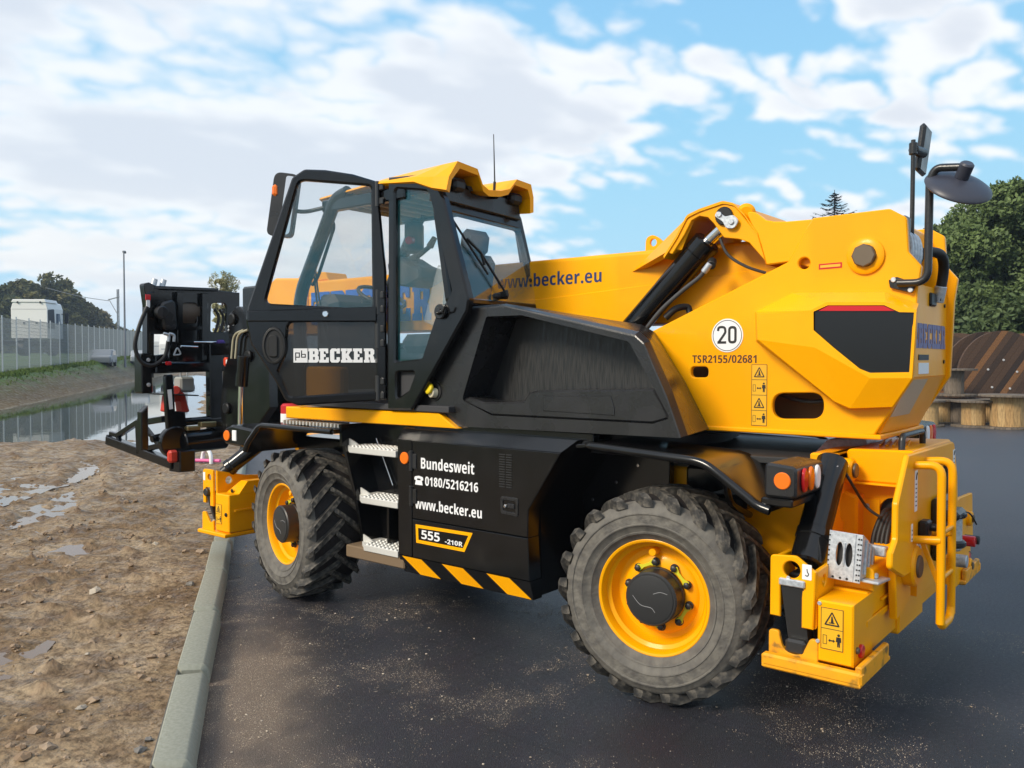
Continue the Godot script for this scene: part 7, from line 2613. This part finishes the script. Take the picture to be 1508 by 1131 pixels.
	b.box(V(-4.26, 1.839, -0.041), V(0.03, 0.05, 0.08), 0.005)
	put("white_field", b, WHT, A)
	b = MB.new()
	b.box(V(-4.635, 2.516, 0.674), V(0.01, 0.06, 0.055), 0.002)
	put("red_sticker", b, RED, A)
	b = MB.new()
	b.box(V(-4.635, 2.452, 0.674), V(0.01, 0.085, 0.04), 0.002)
	put("pale_sticker", b, WHT, A)
	b = MB.new()
	b.box(V(-4.55, 1.825, 0.503), V(0.05, 0.04, 0.05), 0.008)
	put("red_button", b, RED, A)
	# hook block
	var Hk := thing("hook_block", "red orange lifting hook block with a grey weight hanging under the black winch frame", "hook block")
	b = MB.new()
	b.box(V(-4.85, 1.588, 0.156), V(0.16, 0.17, 0.17), 0.02)
	put("weight", b, M("concrete_grey", Color(0.30, 0.31, 0.29), 0.7), Hk)
	b = MB.new()
	b.cyl(V(-4.85, 1.486, 0.278), V(-4.85, 1.471, 0.279), 0.26, 24, 0.004)
	put("disc", b, M("dark_steel", g(0.03), 0.4, 0.7), Hk)
	b = MB.new()
	b.plate(loop([[0.407, 1.297, 0.02], [0.381, 1.474, 0.03], [0.262, 1.538, 0.04], [0.182, 1.483, 0.03], [0.127, 1.283, 0.02], [0.217, 1.273], [0.231, 1.409, 0.03], [0.327, 1.398, 0.03], [0.329, 1.278]]), -4.93, -4.77, 0.02, TX())
	b.cyl(V(-4.95, 1.519, 0.198), V(-4.75, 1.527, 0.31), 0.05, 16, 0.01)
	put("hook_body", b, M("hook_red", Color(0.52, 0.035, 0.015), 0.5), Hk)
	b = MB.new()
	b.box(V(-4.5, 0.839, 0.497), V(0.08, 0.13, 0.10), 0.02)
	put("lower_sheave", b, M("hook_red", Color(0.52, 0.035, 0.015), 0.5), Hk)
	b = MB.new()
	b.tube([V(-4.85, 1.657, 0.196), V(-4.85, 1.725, 0.195)], 0.01, 6)
	b.tube([V(-4.85, 1.656, 0.115), V(-4.85, 1.724, 0.114)], 0.01, 6)
	put("wire_rope", b, STE, Hk)

func chock_and_bits() -> void:
	# galvanised wheel chock hung on the rear outrigger
	var C := thing("wheel_chock", "galvanised folded steel wheel chock strapped to the near rear outrigger beam", "wheel chock")
	var b := MB.new()
	var q := [V(2.562, 1.029, 1), V(2.72, 1.023, 1), V(2.685, 0.804, 1.02), V(2.525, 0.801, 1.02)]
	var ux: Vector3 = (q[1] - q[0])
	var uy: Vector3 = (q[3] - q[0])
	var w := ux.length()
	var h := uy.length()
	var X := ux.normalized()
	var Z := X.cross(-uy.normalized()).normalized()
	var Y := Z.cross(X)
	var t := Transform3D(Basis(X, Y, Z), q[3])
	b.plate(loop([[0, 0], [w, 0], [w, h], [0, h]]), 0, 0.006, 0.002, t, [circle(w * 0.34, h * 0.54, w * 0.105, 20, h * 0.245), circle(w * 0.62, h * 0.54, w * 0.105, 20, h * 0.245)])
	b.plate(loop([[w * 0.79, 0.002], [w * 0.805, 0.002], [w * 0.805, h - 0.002], [w * 0.79, h - 0.002]]), 0.006, 0.010, 0.001, t)
	b.tube([t * V(w * 0.48, h * 0.30, 0.006), t * V(w * 0.48, h * 0.78, 0.006)], 0.006, 8)
	put("face_plate", b, STE, C)
	b = MB.new()
	b.plate(loop([[w * 0.22, h * 0.22], [w * 0.76, h * 0.22], [w * 0.76, h * 0.85], [w * 0.22, h * 0.85]]), -0.03, -0.025, 0, t)
	put("dark_inside", b, RUB, C)
	b = MB.new()
	for i in 9:
		for x in [0.03, 0.89, 0.96]:
			var p := t * V(w * x, h * (0.06 + 0.105 * i), 0.006)
			b.cyl(p, p + Z * 0.003, 0.0045, 6, 0.001)
	for x in [0.2, 0.42, 0.62]:
		var p := t * V(w * x, h * 0.05, 0.006)
		b.cyl(p, p + Z * 0.004, 0.006, 8, 0.001)
	kind(put("rivet_row", b, M("dark_steel", g(0.03), 0.4, 0.7), C), "stuff")
	b = MB.new()
	b.hexa([t * V(w, 0.02, 0), t * V(w, h, 0), t * V(w, h * 0.66, -0.20), t * V(w, 0.03, -0.24), t * V(w - 0.006, 0.02, 0), t * V(w - 0.006, h, 0), t * V(w - 0.006, h * 0.66, -0.20), t * V(w - 0.006, 0.03, -0.24)])
	b.hexa([t * V(0, 0.02, 0), t * V(0, h, 0), t * V(0, h * 0.66, -0.20), t * V(0, 0.03, -0.24), t * V(0.006, 0.02, 0), t * V(0.006, h, 0), t * V(0.006, h * 0.66, -0.20), t * V(0.006, 0.03, -0.24)])
	for k in 3:
		var z := -0.05 - k * 0.06
		b.tube([t * V(w + 0.002, 0.04, z), t * V(w + 0.002, h * (0.88 - k * 0.1), z)], 0.008, 8)
	put("side_cheek", b, STE, C)
	b = MB.new()
	b.box(t * V(w * 1.12, 0.012, -0.12), V(0.12, 0.014, 0.2), 0.004, t.basis)
	b.box(t * V(w * 1.1, h * 0.62, -0.2), V(0.09, 0.05, 0.06), 0.006, t.basis)
	put("holder", b, STE, C)
	b = MB.new()
	b.cyl(t * V(w * 1.2, 0.02, -0.12), t * V(w * 1.2, 0.045, -0.12), 0.018, 8)
	put("holder_bolt", b, STE, C)
	# pale hose loops and pink tape on the site
	var k := thing("site_pipe", "white corrugated pipe end looping out of the mud behind the winch frame", "pipe", V(-9.15, 0.09, -2.7))
	b = MB.new()
	b.tube(spline([V(-0.12, -0.1, 0.02), V(-0.11, 0.16, 0.0), V(0.02, 0.25, 0.0), V(0.13, 0.14, 0.0), V(0.14, -0.1, 0.0)], 6), 0.032, 10)
	put("pipe", b, WHT, k)
	k = thing("site_pipe", "straight white pipe end standing in the mud left of the looped one", "pipe", V(-9.42, 0.09, -2.5))
	b = MB.new()
	b.tube([V(0, -0.1, 0), V(0.01, 0.28, 0)], 0.035, 10)
	put("pipe", b, WHT, k)
	k = thing("marking_pole", "pink painted pole lying on the mud between the white pipe ends", "pole", V(-9.3, 0.12, -2.6))
	b = MB.new()
	b.tube([V(-0.45, 0.02, 0.2), V(0.40, 0.03, -0.2)], 0.03, 8)
	put("pole", b, M("pink_paint", Color(0.70, 0.12, 0.32), 0.5), k)
	k = thing("red_canister", "small red canister with a white band standing on the front of the chassis", "canister", V(-2.55, 1.20, 0.42))
	b = MB.new()
	b.cyl(V(0, 0, 0), V(0, 0.26, 0), 0.09, 20, 0.02)
	put("body", b, M("canister_red", Color(0.50, 0.015, 0.02), 0.35), k)
	b = MB.new()
	b.cyl(V(0, 0.08, 0), V(0, 0.17, 0), 0.0915, 20, 0.001)
	put("band", b, WHT, k)
	b = MB.new()
	b.box(V(0, -0.03, 0), V(0.3, 0.06, 0.3), 0.01)
	put("shelf", b, BLK, k)

func _ready() -> void:
	setup()
	ground()
	litter()
	kerb()
	surroundings()
	telehandler()
	winch_frame()
	chock_and_bits()
